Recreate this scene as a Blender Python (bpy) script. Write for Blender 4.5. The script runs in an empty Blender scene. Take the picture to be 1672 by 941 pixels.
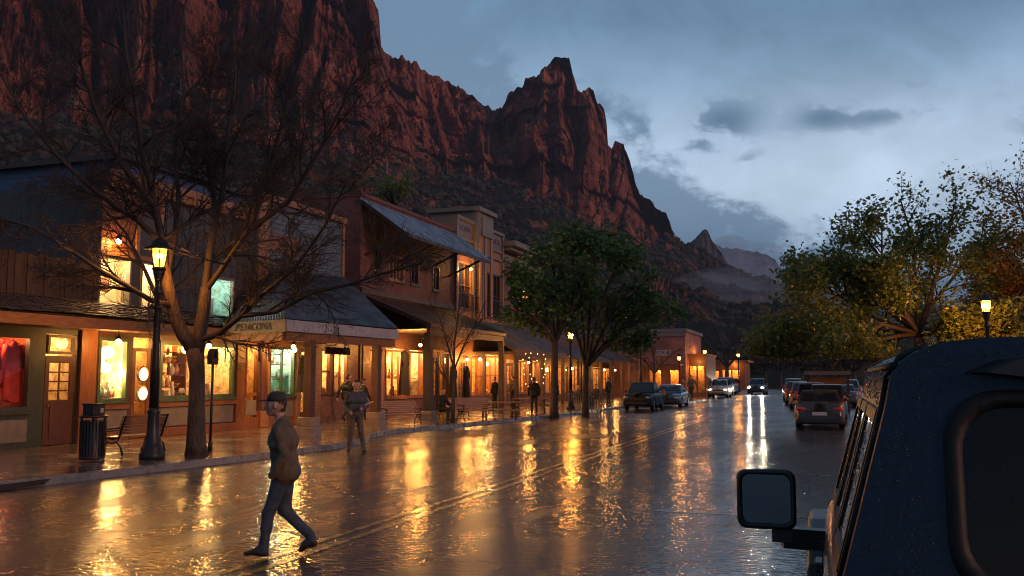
import bpy, math, random
import numpy as np
from mathutils import Vector, Matrix
R = random.Random(11)
NP = np.random.RandomState(5)
sc = bpy.context.scene
COL = sc.collection
# ---------------------------------------------------------------- camera geometry (used to read real places off the survey photo)
P = math.atan(145.5/1500); H = 1.9; CX, CY = 5.53, 1.91; TH = math.atan(.345); sT, cT = math.sin(TH), math.cos(TH)
def ray(x, y):
    a = (x-836)/1500; b = (470.5-y)/1500
    f = math.cos(P)-b*math.sin(P); u = math.sin(P)+b*math.cos(P)
    return (a*cT-f*sT, a*sT+f*cT, u, a, f)
def AX(x, y, X):
    r = ray(x, y); k = (X-CX)/r[0]; return (CY+r[1]*k, H+r[2]*k)
def AY(x, y, Y):
    r = ray(x, y); k = (Y-CY)/r[1]; return (CX+r[0]*k, H+r[2]*k)
def GR(x, y, z=0.):
    r = ray(x, y); k = (z-H)/r[2]; return (CX+r[0]*k, CY+r[1]*k)
def AD(x, y, D):
    r = ray(x, y); k = D/r[4]; return Vector((CX+r[0]*k, CY+r[1]*k, H+r[2]*k))
# ---------------------------------------------------------------- mesh builder
class MB:
    def __init__(s): s.v = []; s.f = []; s.m = []; s.s = []; s.isl = []
    def add(s, vs, fs, mat=0, smooth=False):
        s.isl.append((len(s.v),len(s.f))); n = len(s.v); s.v.extend(tuple(p) for p in vs)
        for f in fs: s.f.append([i+n for i in f]); s.m.append(mat); s.s.append(smooth)
    def box(s, x0, x1, y0, y1, z0, z1, mat=0):
        if x0 > x1: x0, x1 = x1, x0
        if y0 > y1: y0, y1 = y1, y0
        if z0 > z1: z0, z1 = z1, z0
        s.add([(x0,y0,z0),(x1,y0,z0),(x1,y1,z0),(x0,y1,z0),(x0,y0,z1),(x1,y0,z1),(x1,y1,z1),(x0,y1,z1)],
              [(0,3,2,1),(4,5,6,7),(0,1,5,4),(1,2,6,5),(2,3,7,6),(3,0,4,7)], mat)
    def quad(s, a, b, c, d, mat=0): s.add([a,b,c,d], [(0,1,2,3)], mat)
    def slab(s, quad, th, mat=0):            # quad with thickness (downwards along its normal)
        q = [Vector(p) for p in quad]; n = (q[1]-q[0]).cross(q[2]-q[0]).normalized()*th
        s.add([*q, *[p-n for p in q]], [(0,1,2,3),(7,6,5,4),(0,4,5,1),(1,5,6,2),(2,6,7,3),(3,7,4,0)], mat)
    def beam(s, a, b, w, h, mat=0, up=(0,0,1)):
        a = Vector(a); b = Vector(b); d = (b-a).normalized(); x = d.cross(Vector(up))
        x = x.normalized() if x.length > 1e-4 else Vector((1,0,0)); y = x.cross(d)
        vs = [p+x*(sx*w/2)+y*(sy*h/2) for p in (a,b) for sx,sy in ((-1,-1),(1,-1),(1,1),(-1,1))]
        s.add(vs, [(0,1,2,3),(7,6,5,4),(0,4,5,1),(1,5,6,2),(2,6,7,3),(3,7,4,0)], mat)
    def tube(s, pts, rad, n=6, mat=0, cap=True, smooth=True):
        pts = [Vector(p) for p in pts]
        if not hasattr(rad, '__len__'): rad = [rad]*len(pts)
        rings = []; ref = Vector((0.31,0.2,1)).normalized()
        for i, p in enumerate(pts):
            t = (pts[min(i+1,len(pts)-1)]-pts[max(i-1,0)]).normalized()
            if abs(t.dot(ref)) > .95: u = t.cross(Vector((1,0.1,0)))
            else: u = t.cross(ref)
            u.normalize(); w = t.cross(u)
            rings.append([p+(u*math.cos(2*math.pi*k/n)+w*math.sin(2*math.pi*k/n))*rad[i] for k in range(n)])
        vs = [q for r in rings for q in r]; fs = []
        for i in range(len(pts)-1):
            for k in range(n):
                a = i*n+k; b = i*n+(k+1)%n; fs.append((a,b,b+n,a+n))
        if cap: fs.append(tuple(range(n-1,-1,-1))); fs.append(tuple(range((len(pts)-1)*n, len(pts)*n)))
        s.add(vs, fs, mat, smooth)
    def lathe(s, prof, n=16, c=(0,0,0), mat=0, smooth=True, axis='z'):
        vs = []
        for r, z in prof:
            for k in range(n):
                a = 2*math.pi*k/n; p = (r*math.cos(a), r*math.sin(a), z)
                if axis == 'x': p = (z, p[0], p[1])
                if axis == 'y': p = (p[0], z, p[1])
                vs.append((c[0]+p[0], c[1]+p[1], c[2]+p[2]))
        fs = [(i*n+k, i*n+(k+1)%n, (i+1)*n+(k+1)%n, (i+1)*n+k) for i in range(len(prof)-1) for k in range(n)]
        fs.append(tuple(range(n-1,-1,-1))); fs.append(tuple(range((len(prof)-1)*n, len(prof)*n)))
        s.add(vs, fs, mat, smooth)
    def sph(s, c, r, n=10, mat=0):
        if not hasattr(r, '__len__'): r = (r,r,r)
        m = max(4, n//2+1); vs = []
        for i in range(m+1):
            t = math.pi*i/m
            for k in range(n):
                a = 2*math.pi*k/n; vs.append((c[0]+r[0]*math.sin(t)*math.cos(a), c[1]+r[1]*math.sin(t)*math.sin(a), c[2]-r[2]*math.cos(t)))
        s.add(vs, [(i*n+k, i*n+(k+1)%n, (i+1)*n+(k+1)%n, (i+1)*n+k) for i in range(m) for k in range(n)], mat, True)
    def prism(s, poly, axis, lo, hi, mat=0):
        n = len(poly)
        def pt(a, b, c): return {'x': (c,a,b), 'y': (a,c,b), 'z': (a,b,c)}[axis]
        vs = [pt(a,b,lo) for a,b in poly]+[pt(a,b,hi) for a,b in poly]
        fs = [tuple(range(n-1,-1,-1)), tuple(range(n,2*n))]+[(i,(i+1)%n,(i+1)%n+n,i+n) for i in range(n)]
        s.add(vs, fs, mat)
    def wall(s, X, th, y0, y1, z0, z1, ops=(), mat=0, axis='x'):  # wall with openings (y0,y1,z0,z1), outer face at X facing +X (or -Y for axis y)
        ys = sorted({y0,y1,*[min(max(v,y0),y1) for o in ops for v in o[:2]]}); zs = sorted({z0,z1,*[min(max(v,z0),z1) for o in ops for v in o[2:4]]})
        def pt(x, y, z): return (x,y,z) if axis == 'x' else (y, x, z)
        Xb = X-th if axis == 'x' else X+th
        def solid(i, j):
            if i < 0 or j < 0 or i >= len(ys)-1 or j >= len(zs)-1: return None
            cy = (ys[i]+ys[i+1])/2; cz = (zs[j]+zs[j+1])/2
            return not any(o[0] < cy < o[1] and o[2] < cz < o[3] for o in ops)
        for i in range(len(ys)-1):
            for j in range(len(zs)-1):
                if not solid(i,j): continue
                a,b,c,d = ys[i],ys[i+1],zs[j],zs[j+1]
                s.quad(pt(X,a,c),pt(X,b,c),pt(X,b,d),pt(X,a,d),mat); s.quad(pt(Xb,a,c),pt(Xb,a,d),pt(Xb,b,d),pt(Xb,b,c),mat)
                for (ii,jj,q) in ((i-1,j,[(X,a,c),(X,a,d),(Xb,a,d),(Xb,a,c)]),(i+1,j,[(X,b,c),(Xb,b,c),(Xb,b,d),(X,b,d)]),
                                  (i,j-1,[(X,a,c),(Xb,a,c),(Xb,b,c),(X,b,c)]),(i,j+1,[(X,a,d),(X,b,d),(Xb,b,d),(Xb,a,d)])):
                    if not solid(ii,jj): s.quad(*[pt(*p) for p in q], mat)
    def each(s, name, mats, parent, base, bevel=0):      # one object per piece
        isl = s.isl+[(len(s.v),len(s.f))]
        for (v0,f0),(v1,f1) in zip(isl,isl[1:]):
            q = MB(); q.v = s.v[v0:v1]; q.f = [[i-v0 for i in f] for f in s.f[f0:f1]]; q.m = s.m[f0:f1]; q.s = s.s[f0:f1]; q.build(name, mats, parent, base, bevel)
    def build(s, name, mats, parent=None, base=(0,0,0), bevel=0, loc=None):
        me = bpy.data.meshes.new(name); b = base
        me.from_pydata([(x-b[0],y-b[1],z-b[2]) for x,y,z in s.v], [], s.f)
        if not isinstance(mats, (list,tuple)): mats = [mats]
        for m in mats: me.materials.append(m)
        me.polygons.foreach_set('material_index', s.m); me.polygons.foreach_set('use_smooth', s.s); me.update()
        o = bpy.data.objects.new(name, me); COL.objects.link(o)
        if parent is not None: o.parent = parent
        elif loc is not None: o.location = loc
        else: o.location = b
        if bevel:
            md = o.modifiers.new('b','BEVEL'); md.width = bevel; md.segments = 2; md.limit_method = 'ANGLE'; md.angle_limit = .7
        return o
def tag(o, label=None, cat=None, group=None, kind=None):
    if label: o['label'] = label
    if cat: o['category'] = cat
    if group: o['group'] = group
    if kind: o['kind'] = kind
    return o
def thing(name, label, cat, base, group=None, rz=0):
    o = bpy.data.objects.new(name, None); COL.objects.link(o); o.location = base; o.rotation_euler = (0,0,rz); o.empty_display_size = .2
    return tag(o, label, cat, group)
def dup(root, loc, rz=0, label=None, scale=None):
    def cp(o, par):
        c = o.copy(); COL.objects.link(c); c.parent = par
        for ch in list(o.children): cp(ch, c)
        return c
    kids = list(root.children); r = root.copy(); COL.objects.link(r)
    for k in kids: cp(k, r)
    r.location = loc; r.rotation_euler = (0,0,rz)
    if scale: r.scale = (scale,)*3
    if label: r['label'] = label
    return r
def np_mesh(name, V, F, mats, parent=None, loc=(0,0,0), mi=None, smooth=False):
    V = np.asarray(V, np.float32); F = np.asarray(F, np.int32); k = F.shape[1]
    me = bpy.data.meshes.new(name); me.vertices.add(len(V)); me.vertices.foreach_set('co', V.ravel())
    me.loops.add(F.size); me.loops.foreach_set('vertex_index', F.ravel()); me.polygons.add(len(F))
    me.polygons.foreach_set('loop_start', np.arange(0, F.size, k, dtype=np.int32)); me.polygons.foreach_set('loop_total', np.full(len(F), k, np.int32))
    if not isinstance(mats, (list,tuple)): mats = [mats]
    for m in mats: me.materials.append(m)
    if mi is not None: me.polygons.foreach_set('material_index', np.asarray(mi, np.int32))
    me.polygons.foreach_set('use_smooth', np.full(len(F), smooth)); me.update(calc_edges=True); me.validate()
    o = bpy.data.objects.new(name, me); COL.objects.link(o)
    if parent is not None: o.parent = parent
    o.location = loc
    return o
def light(loc, power, color=(1,.55,.2), r=.05, parent=None):
    l = bpy.data.lights.new('lamp_light','POINT'); l.energy = power; l.color = color; l.shadow_soft_size = r
    o = bpy.data.objects.new('lamp_light', l); COL.objects.link(o); o.location = loc
    if parent is not None: o.parent = parent
    return o
def area_light(loc, power, sx, sy, color=(1,.55,.2), rot=(0,0,0)):
    l = bpy.data.lights.new('lamp_light','AREA'); l.shape = 'RECTANGLE'; l.size = sx; l.size_y = sy; l.energy = power; l.color = color
    o = bpy.data.objects.new('lamp_light', l); COL.objects.link(o); o.location = loc; o.rotation_euler = rot
    return o
# ---------------------------------------------------------------- noise
def _hash(i, j, k, seed):
    h = (i*374761393 + j*668265263 + k*2147483647 + seed*974634777) & 0xffffffff
    h = ((h ^ (h >> 13))*1274126177) & 0xffffffff
    h = ((h ^ (h >> 16))*2246822519) & 0xffffffff
    return ((h ^ (h >> 15)) & 0xffffff)/float(0xffffff)
def vnoise(x, y, z=0., seed=0):
    x,y,z = np.broadcast_arrays(np.asarray(x,float),np.asarray(y,float),np.asarray(z,float))
    xi,yi,zi = [np.floor(a).astype(np.int64) for a in (x,y,z)]
    fx,fy,fz = x-xi,y-yi,z-zi; fx,fy,fz = [f*f*f*(f*(f*6-15)+10) for f in (fx,fy,fz)]
    r = 0
    for a in (0,1):
        for b in (0,1):
            for c in (0,1):
                r = r + _hash(xi+a,yi+b,zi+c,seed)*(fx if a else 1-fx)*(fy if b else 1-fy)*(fz if c else 1-fz)
    return r*2-1
def fbm(x, y, z=0., o=4, seed=0, g=.5):
    s = 0; a = 1; f = 1
    for k in range(o): s = s+a*vnoise(np.asarray(x)*f,np.asarray(y)*f,np.asarray(z)*f,seed+k); a *= g; f *= 2.03
    return s
# ---------------------------------------------------------------- materials
def nn(nt, t, **kw):
    n = nt.nodes.new(t)
    for k, v in kw.items():
        if k.startswith('i_'):
            key = k[2:]; key = int(key) if key.isdigit() else key.replace('_',' ')
            n.inputs[key].default_value = v
        else: setattr(n, k, v)
    return n
def c4(c): return (c[0],c[1],c[2],1)
def mat(name, c1, c2=None, scale=4., rough=.6, rough2=None, bump=0., bscale=30., metal=0., stretch=(1,1,1), spec=.5, coat=0., crough=.08, em=None, es=0., detail=5., contrast=(.35,.65), sub=0, bdist=.02):
    m = bpy.data.materials.new(name); m.use_nodes = True; nt = m.node_tree; b = nt.nodes['Principled BSDF']
    b.inputs['Base Color'].default_value = c4(c1); b.inputs['Roughness'].default_value = rough; b.inputs['Metallic'].default_value = metal
    b.inputs['Specular IOR Level'].default_value = spec; b.inputs['Coat Weight'].default_value = coat; b.inputs['Coat Roughness'].default_value = crough
    if em: b.inputs['Emission Color'].default_value = c4(em); b.inputs['Emission Strength'].default_value = es
    if c2 is not None or bump or rough2 is not None:
        tc = nn(nt,'ShaderNodeTexCoord'); mp = nn(nt,'ShaderNodeMapping', i_Scale=stretch); nt.links.new(tc.outputs['Object'], mp.inputs['Vector'])
    if c2 is not None or rough2 is not None:
        no = nn(nt,'ShaderNodeTexNoise', i_Scale=scale, i_Detail=detail, i_Roughness=.6); nt.links.new(mp.outputs[0], no.inputs['Vector'])
        mr = nn(nt,'ShaderNodeMapRange', i_1=contrast[0], i_2=contrast[1]); nt.links.new(no.outputs['Fac'], mr.inputs[0])
        if c2 is not None:
            mx = nn(nt,'ShaderNodeMix', data_type='RGBA'); mx.inputs[6].default_value = c4(c1); mx.inputs[7].default_value = c4(c2)
            nt.links.new(mr.outputs[0], mx.inputs[0]); nt.links.new(mx.outputs[2], b.inputs['Base Color'])
        if rough2 is not None:
            m2 = nn(nt,'ShaderNodeMapRange', i_3=rough, i_4=rough2); nt.links.new(mr.outputs[0], m2.inputs[0]); nt.links.new(m2.outputs[0], b.inputs['Roughness'])
    if bump:
        n2 = nn(nt,'ShaderNodeTexNoise', i_Scale=bscale, i_Detail=4.); nt.links.new(mp.outputs[0], n2.inputs['Vector'])
        bp = nn(nt,'ShaderNodeBump', i_Strength=bump, i_Distance=bdist); nt.links.new(n2.outputs['Fac'], bp.inputs['Height']); nt.links.new(bp.outputs[0], b.inputs['Normal'])
    return m
def brick_mat(name, c1, c2, mortar, bw=.22, bh=.075, rough=.75):
    m = bpy.data.materials.new(name); m.use_nodes = True; nt = m.node_tree; b = nt.nodes['Principled BSDF']; L = nt.links.new
    tc = nn(nt,'ShaderNodeTexCoord'); sp = nn(nt,'ShaderNodeSeparateXYZ'); L(tc.outputs['Object'], sp.inputs[0])
    ad = nn(nt,'ShaderNodeMath', operation='ADD'); L(sp.outputs[0], ad.inputs[0]); L(sp.outputs[1], ad.inputs[1])
    cb = nn(nt,'ShaderNodeCombineXYZ'); L(ad.outputs[0], cb.inputs[0]); L(sp.outputs[2], cb.inputs[1])
    br = nn(nt,'ShaderNodeTexBrick', i_Scale=1., i_Mortar_Size=.008, i_Brick_Width=bw, i_Row_Height=bh, i_Bias=0.); L(cb.outputs[0], br.inputs['Vector'])
    br.inputs['Color1'].default_value = c4(c1); br.inputs['Color2'].default_value = c4(c2); br.inputs['Mortar'].default_value = c4(mortar)
    no = nn(nt,'ShaderNodeTexNoise', i_Scale=.9, i_Detail=6., i_Roughness=.65); L(tc.outputs['Object'], no.inputs['Vector'])
    mr = nn(nt,'ShaderNodeMapRange', i_1=.3, i_2=.7, i_3=.55, i_4=1.25); L(no.outputs['Fac'], mr.inputs[0])
    mx = nn(nt,'ShaderNodeMix', data_type='RGBA', blend_type='MULTIPLY'); mx.inputs[0].default_value = 1; L(br.outputs['Color'], mx.inputs[6]); L(mr.outputs[0], mx.inputs[7])
    L(mx.outputs[2], b.inputs['Base Color']); b.inputs['Roughness'].default_value = rough
    bp = nn(nt,'ShaderNodeBump', i_Strength=.5, i_Distance=.01); bp.invert = True; L(br.outputs['Fac'], bp.inputs['Height']); L(bp.outputs[0], b.inputs['Normal'])
    return m
def glass_mat(name, tint=(1,1,1), rough=.02, glossy=.9, em=None, es=0., fr=1.45):
    m = bpy.data.materials.new(name); m.use_nodes = True; nt = m.node_tree; nt.nodes.clear(); L = nt.links.new
    o = nn(nt,'ShaderNodeOutputMaterial'); t = nn(nt,'ShaderNodeBsdfTransparent', i_Color=c4(tint)); g = nn(nt,'ShaderNodeBsdfGlossy', i_Roughness=rough, i_Color=(glossy,glossy,glossy,1))
    f = nn(nt,'ShaderNodeFresnel', i_IOR=fr); x = nn(nt,'ShaderNodeMixShader'); L(f.outputs[0], x.inputs[0]); L(t.outputs[0], x.inputs[1]); L(g.outputs[0], x.inputs[2])
    out = x.outputs[0]
    if em:
        e = nn(nt,'ShaderNodeEmission', i_Color=c4(em), i_Strength=es); a = nn(nt,'ShaderNodeAddShader'); L(out, a.inputs[0]); L(e.outputs[0], a.inputs[1]); out = a.outputs[0]
    L(out, o.inputs[0]); return m
def emit_mat(name, c, s):
    m = bpy.data.materials.new(name); m.use_nodes = True; nt = m.node_tree; nt.nodes.clear()
    o = nn(nt,'ShaderNodeOutputMaterial'); e = nn(nt,'ShaderNodeEmission', i_Color=c4(c), i_Strength=s); nt.links.new(e.outputs[0], o.inputs[0]); return m
M = {}
def dm(k, *a, **kw): M[k] = mat(k, *a, **kw)
dm('wood_tan', (.34,.17,.08), (.22,.10,.045), 3, .5, bump=.2, bscale=12, stretch=(6,1.2,6))
dm('wood_orange', (.26,.10,.034), (.16,.058,.02), 3, .42, bump=.2, bscale=12, stretch=(6,6,1))
dm('wood_dark', (.07,.035,.02), (.035,.018,.012), 3, .5, bump=.3, bscale=14, stretch=(6,6,.8))
dm('wood_red', (.11,.034,.02), (.06,.02,.014), 3, .45, bump=.2, bscale=12, stretch=(6,6,1))
dm('wood_grey', (.22,.19,.17), (.13,.115,.105), 4, .6, bump=.3, bscale=14, stretch=(5,1,5))
dm('plank_dark', (.085,.048,.03), (.04,.022,.015), 2.5, .7, bump=.4, bscale=10, stretch=(7,7,.6))
dm('siding_grey', (.07,.072,.078), (.045,.046,.05), 2, .6, bump=.3, bscale=12, stretch=(5,5,.7))
dm('siding_blue', (.11,.145,.185), (.07,.095,.125), 2, .55, bump=.25, bscale=12, stretch=(5,.8,5))
dm('shingle_blue', (.045,.1,.2), (.03,.068,.14), 6, .6)
dm('cream', (.55,.45,.32), (.42,.34,.24), 3, .5)
dm('panel_grey', (.2,.175,.145), (.14,.12,.1), 3, .45)
dm('green_paint', (.07,.12,.06), (.05,.085,.045), 4, .4)
dm('green_dark', (.035,.05,.035), (.02,.03,.022), 4, .45)
dm('roof_metal', (.36,.41,.46), (.18,.2,.23), 1.2, .34, .6, metal=.75, stretch=(1,1,1))
dm('roof_corr', (.13,.135,.15), (.07,.07,.08), 1.5, .4, .6, metal=.5)
dm('roof_brown', (.12,.085,.07), (.06,.045,.04), 1.5, .42, .6, metal=.3)
dm('shake', (.05,.035,.03), (.025,.018,.016), 5, .6, .4, bump=.5, bscale=14)
dm('black_metal', (.018,.018,.02), (.03,.028,.028), 6, .32, .5, metal=.4)
dm('iron', (.02,.02,.022), None, 6, .3, metal=.6)
dm('bench_wood', (.36,.17,.07), (.24,.11,.045), 3, .32, bump=.2, bscale=14, stretch=(1,8,8), coat=.3)
dm('stone', (.3,.22,.17), (.2,.145,.11), 5, .55, .35, bump=.4, bscale=12)
dm('concrete', (.25,.22,.2), (.16,.14,.13), 2.2, .5, .2, bump=.3, bscale=25)
dm('bark', (.085,.055,.038), (.035,.022,.016), 6, .75, bump=.9, bscale=9, stretch=(2.2,2.2,.5), bdist=.06)
dm('twig', (.032,.023,.02), None, 5, .75)
dm('room_warm', (.82,.66,.42), (.7,.5,.28), 1.2, .8)
dm('room_orange', (.72,.42,.17), (.55,.29,.1), 1.2, .8)
dm('room_red', (.55,.2,.1), (.4,.12,.06), 1.4, .8)
dm('room_teal', (.35,.62,.6), (.28,.5,.5), 1.4, .8)
dm('tex_dark', (.02,.016,.014), (.035,.025,.02), 8, .9)
dm('white_item', (.75,.68,.55), None, 3, .5); dm('clay', (.45,.22,.1), None, 3, .5); dm('brass', (.6,.36,.12), None, 3, .3, metal=.8)
dm('jade', (.15,.42,.28), None, 3, .4); dm('dark_item', (.08,.045,.03), None, 3, .5); dm('red_cloth', (.55,.05,.035), (.35,.03,.03), 6, .8); dm('plant_green', (.09,.16,.04), (.05,.09,.02), 9, .6)
dm('chrome', (.6,.6,.62), None, 3, .15, metal=1); dm('rubber', (.007,.007,.008), None, 3, .5, spec=.3); dm('plastic_black', (.012,.012,.013), (.02,.02,.021), 40, .38)
dm('plate', (.5,.48,.46), None, 3, .4); dm('sign_white', (.36,.36,.39), (.25,.25,.28), 5, .5); dm('letter', (.02,.02,.035), None, 3, .5)
def goods_wall(k, c1, c2, c3):
    m = bpy.data.materials.new(k); m.use_nodes = True; nt = m.node_tree; b = nt.nodes['Principled BSDF']; L = nt.links.new
    tc = nn(nt,'ShaderNodeTexCoord'); sp = nn(nt,'ShaderNodeSeparateXYZ'); L(tc.outputs['Object'], sp.inputs[0]); ad = nn(nt,'ShaderNodeMath', operation='ADD'); L(sp.outputs[0], ad.inputs[0]); L(sp.outputs[1], ad.inputs[1])
    cb = nn(nt,'ShaderNodeCombineXYZ'); L(ad.outputs[0], cb.inputs[0]); L(sp.outputs[2], cb.inputs[1])
    cols = []
    for w_,h_,o_ in ((.13,.37,0.),(.31,.37,.4)):
        br = nn(nt,'ShaderNodeTexBrick', i_Scale=1., i_Mortar_Size=.022, i_Mortar_Smooth=.1, i_Brick_Width=w_, i_Row_Height=h_, offset=.37); L(cb.outputs[0], br.inputs['Vector'])
        br.inputs['Color1'].default_value = c4(c1 if not o_ else (1,1,1)); br.inputs['Color2'].default_value = c4(c2 if not o_ else (.3,.25,.2)); br.inputs['Mortar'].default_value = c4(c3 if not o_ else (.75,.7,.6)); cols.append(br.outputs['Color'])
    mx = nn(nt,'ShaderNodeMix', data_type='RGBA', blend_type='MULTIPLY'); mx.inputs[0].default_value = .8; L(cols[0], mx.inputs[6]); L(cols[1], mx.inputs[7])
    n = nn(nt,'ShaderNodeTexNoise', i_Scale=4., i_Detail=5., i_Roughness=.7); L(tc.outputs['Object'], n.inputs['Vector']); mr = nn(nt,'ShaderNodeMapRange', i_1=.36, i_2=.56); L(n.outputs['Fac'], mr.inputs[0])
    m2 = nn(nt,'ShaderNodeMix', data_type='RGBA'); L(mr.outputs[0], m2.inputs[0]); L(mx.outputs[2], m2.inputs[6]); m2.inputs[7].default_value = c4(c1); L(m2.outputs[2], b.inputs['Base Color']); b.inputs['Roughness'].default_value = .8
    M[k] = m
goods_wall('room_warm',(.85,.72,.5),(.16,.07,.03),(.45,.28,.12)); goods_wall('room_orange',(.78,.5,.22),(.12,.05,.025),(.35,.18,.07)); goods_wall('room_teal',(.42,.72,.7),(.12,.2,.2),(.5,.45,.3))
M['glass'] = glass_mat('glass'); M['glass_dark'] = mat('glass_dark', (.012,.015,.02), None, 3, .05, spec=.8)
M['lamp_glass'] = glass_mat('lamp_glass', (1,.75,.4), .1, .7, (1,.42,.07), 1.5)
M['bulb'] = emit_mat('bulb', (1,.66,.28), 45); M['bulb_porch'] = emit_mat('bulb_porch', (1,.6,.22), 40)
M['paper_lantern'] = emit_mat('paper_lantern', (1,.7,.32), 3.2); M['bead'] = emit_mat('bead', (1,.5,.12), 8); M['headlight'] = emit_mat('headlight', (1,.86,.6), 30)
M['taillight'] = mat('taillight', (.6,.015,.012), None, 3, .15, coat=1); M['lens'] = mat('lens', (.5,.45,.4), None, 3, .1, metal=.6, coat=1)
M['brick'] = brick_mat('brick', (.2,.06,.045), (.135,.042,.034), (.16,.12,.11)); M['brick_light'] = brick_mat('brick_light', (.36,.13,.09), (.28,.095,.07), (.27,.21,.18))
WARM = (1,.42,.085)
# ================================================================ SETTING
def xc(Y):
    Y = max(0, Y)
    if Y < 50: return 0.
    if Y < 110: return -.0005*(Y-50)**2
    return -1.8-.055*(Y-110)
KERB = [(-8.2,-30),(-8.0,8),(-7.65,14.5),(-7.05,20),(-6.95,24),(-7.3,26.3),(-8.1,28),(-8.45,30),(-7.95,34.5),(-6.95,43),(-6.6,48),(-6.7,58),(-4.9,61.5),(-4.2,65),(-4.0,78),(-4.9,84),(-6.2,88)]
def kerb_x(Y):
    if Y >= 88: return -6.2+(xc(Y)-xc(88))
    for (xa,ya),(xb,yb) in zip(KERB,KERB[1:]):
        if ya <= Y <= yb:
            t = (Y-ya)/(yb-ya); t = t*t*(3-2*t) if False else t; return xa+(xb-xa)*t
    return KERB[0][0]
def wet_asphalt():
    m = bpy.data.materials.new('wet_asphalt'); m.use_nodes = True; nt = m.node_tree; b = nt.nodes['Principled BSDF']; L = nt.links.new
    tc = nn(nt,'ShaderNodeTexCoord')
    mp = nn(nt,'ShaderNodeMapping', i_Scale=(1,.35,1)); L(tc.outputs['Object'], mp.inputs[0])
    big = nn(nt,'ShaderNodeTexNoise', i_Scale=.42, i_Detail=7., i_Roughness=.62, i_Distortion=.4); L(mp.outputs[0], big.inputs['Vector'])
    wet = nn(nt,'ShaderNodeMapRange', i_1=.40, i_2=.60); L(big.outputs['Fac'], wet.inputs[0])
    fine = nn(nt,'ShaderNodeTexNoise', i_Scale=30., i_Detail=2., i_Roughness=.6); L(tc.outputs['Object'], fine.inputs['Vector'])
    mpm = nn(nt,'ShaderNodeMapping', i_Scale=(1.,1.6,1.)); L(tc.outputs['Object'], mpm.inputs[0])
    mid = nn(nt,'ShaderNodeTexNoise', i_Scale=8.5, i_Detail=.6, i_Roughness=.5, i_Distortion=.6); L(mpm.outputs[0], mid.inputs['Vector'])
    cr = nn(nt,'ShaderNodeMix', data_type='RGBA'); cr.inputs[6].default_value = (.018,.02,.024,1); cr.inputs[7].default_value = (.05,.052,.057,1); L(fine.outputs['Fac'], cr.inputs[0])
    L(cr.outputs[2], b.inputs['Base Color'])
    r1 = nn(nt,'ShaderNodeMapRange', i_3=.6, i_4=.45); L(wet.outputs[0], r1.inputs[0]); L(r1.outputs[0], b.inputs['Roughness'])
    b.inputs['Specular IOR Level'].default_value = .12
    cw = nn(nt,'ShaderNodeMapRange', i_3=.5, i_4=1.); L(wet.outputs[0], cw.inputs[0]); L(cw.outputs[0], b.inputs['Coat Weight'])
    r2 = nn(nt,'ShaderNodeMapRange', i_3=.23, i_4=.12); L(wet.outputs[0], r2.inputs[0]); L(r2.outputs[0], b.inputs['Coat Roughness']); b.inputs['Coat IOR'].default_value = 1.65
    inv = nn(nt,'ShaderNodeMapRange', i_3=.16, i_4=.03); L(wet.outputs[0], inv.inputs[0])
    sc1 = nn(nt,'ShaderNodeMath', operation='MULTIPLY'); L(fine.outputs['Fac'], sc1.inputs[0]); L(inv.outputs[0], sc1.inputs[1])
    sm = nn(nt,'ShaderNodeMath', operation='MULTIPLY_ADD'); sm.inputs[1].default_value = 1.15; L(mid.outputs['Fac'], sm.inputs[0]); L(sc1.outputs[0], sm.inputs[2])
    vo = nn(nt,'ShaderNodeTexVoronoi', i_Scale=.33, feature='DISTANCE_TO_EDGE'); wv = nn(nt,'ShaderNodeVectorMath', operation='MULTIPLY_ADD'); wv.inputs[1].default_value = (.5,.5,0); L(mid.outputs['Color'], wv.inputs[0]); L(tc.outputs['Object'], wv.inputs[2]); L(wv.outputs[0], vo.inputs['Vector'])
    ck = nn(nt,'ShaderNodeMapRange', i_1=0., i_2=.012, i_3=-.9, i_4=0.); L(vo.outputs['Distance'], ck.inputs[0])
    br = nn(nt,'ShaderNodeTexBrick', i_Scale=1., i_Brick_Width=60., i_Row_Height=4.3, i_Mortar_Size=.03, offset=0.); L(tc.outputs['Object'], br.inputs['Vector']); jt = nn(nt,'ShaderNodeMath', operation='MULTIPLY_ADD'); jt.inputs[1].default_value = -.8; L(br.outputs['Fac'], jt.inputs[0]); L(ck.outputs[0], jt.inputs[2])
    s2 = nn(nt,'ShaderNodeMath', operation='ADD'); L(sm.outputs[0], s2.inputs[0]); L(jt.outputs[0], s2.inputs[1]); sm = s2
    bp = nn(nt,'ShaderNodeBump', i_Strength=1., i_Distance=.0085); L(sm.outputs[0], bp.inputs['Height']); L(bp.outputs[0], b.inputs['Normal']); L(bp.outputs[0], b.inputs['Coat Normal'])
    return m
M['road'] = wet_asphalt()
def wet_pave():
    m = mat('wet_pavement', (.19,.15,.125), (.11,.09,.078), 1.1, .32, .1, bump=.16, bscale=9, coat=.4, crough=.12, bdist=.02)
    nt = m.node_tree; b = nt.nodes['Principled BSDF']; L = nt.links.new
    tc = nn(nt,'ShaderNodeTexCoord'); br = nn(nt,'ShaderNodeTexBrick', i_Scale=1., i_Brick_Width=1.5, i_Row_Height=1.5, i_Mortar_Size=.012, offset=0.); L(tc.outputs['Object'], br.inputs['Vector'])
    br.inputs['Color1'].default_value = (1,1,1,1); br.inputs['Color2'].default_value = (.8,.8,.8,1); br.inputs['Mortar'].default_value = (.25,.25,.25,1)
    src = b.inputs['Base Color'].links[0].from_socket; mx = nn(nt,'ShaderNodeMix', data_type='RGBA', blend_type='MULTIPLY'); mx.inputs[0].default_value = 1
    L(src, mx.inputs[6]); L(br.outputs['Color'], mx.inputs[7]); L(mx.outputs[2], b.inputs['Base Color']); return m
M['pave'] = wet_pave()
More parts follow.
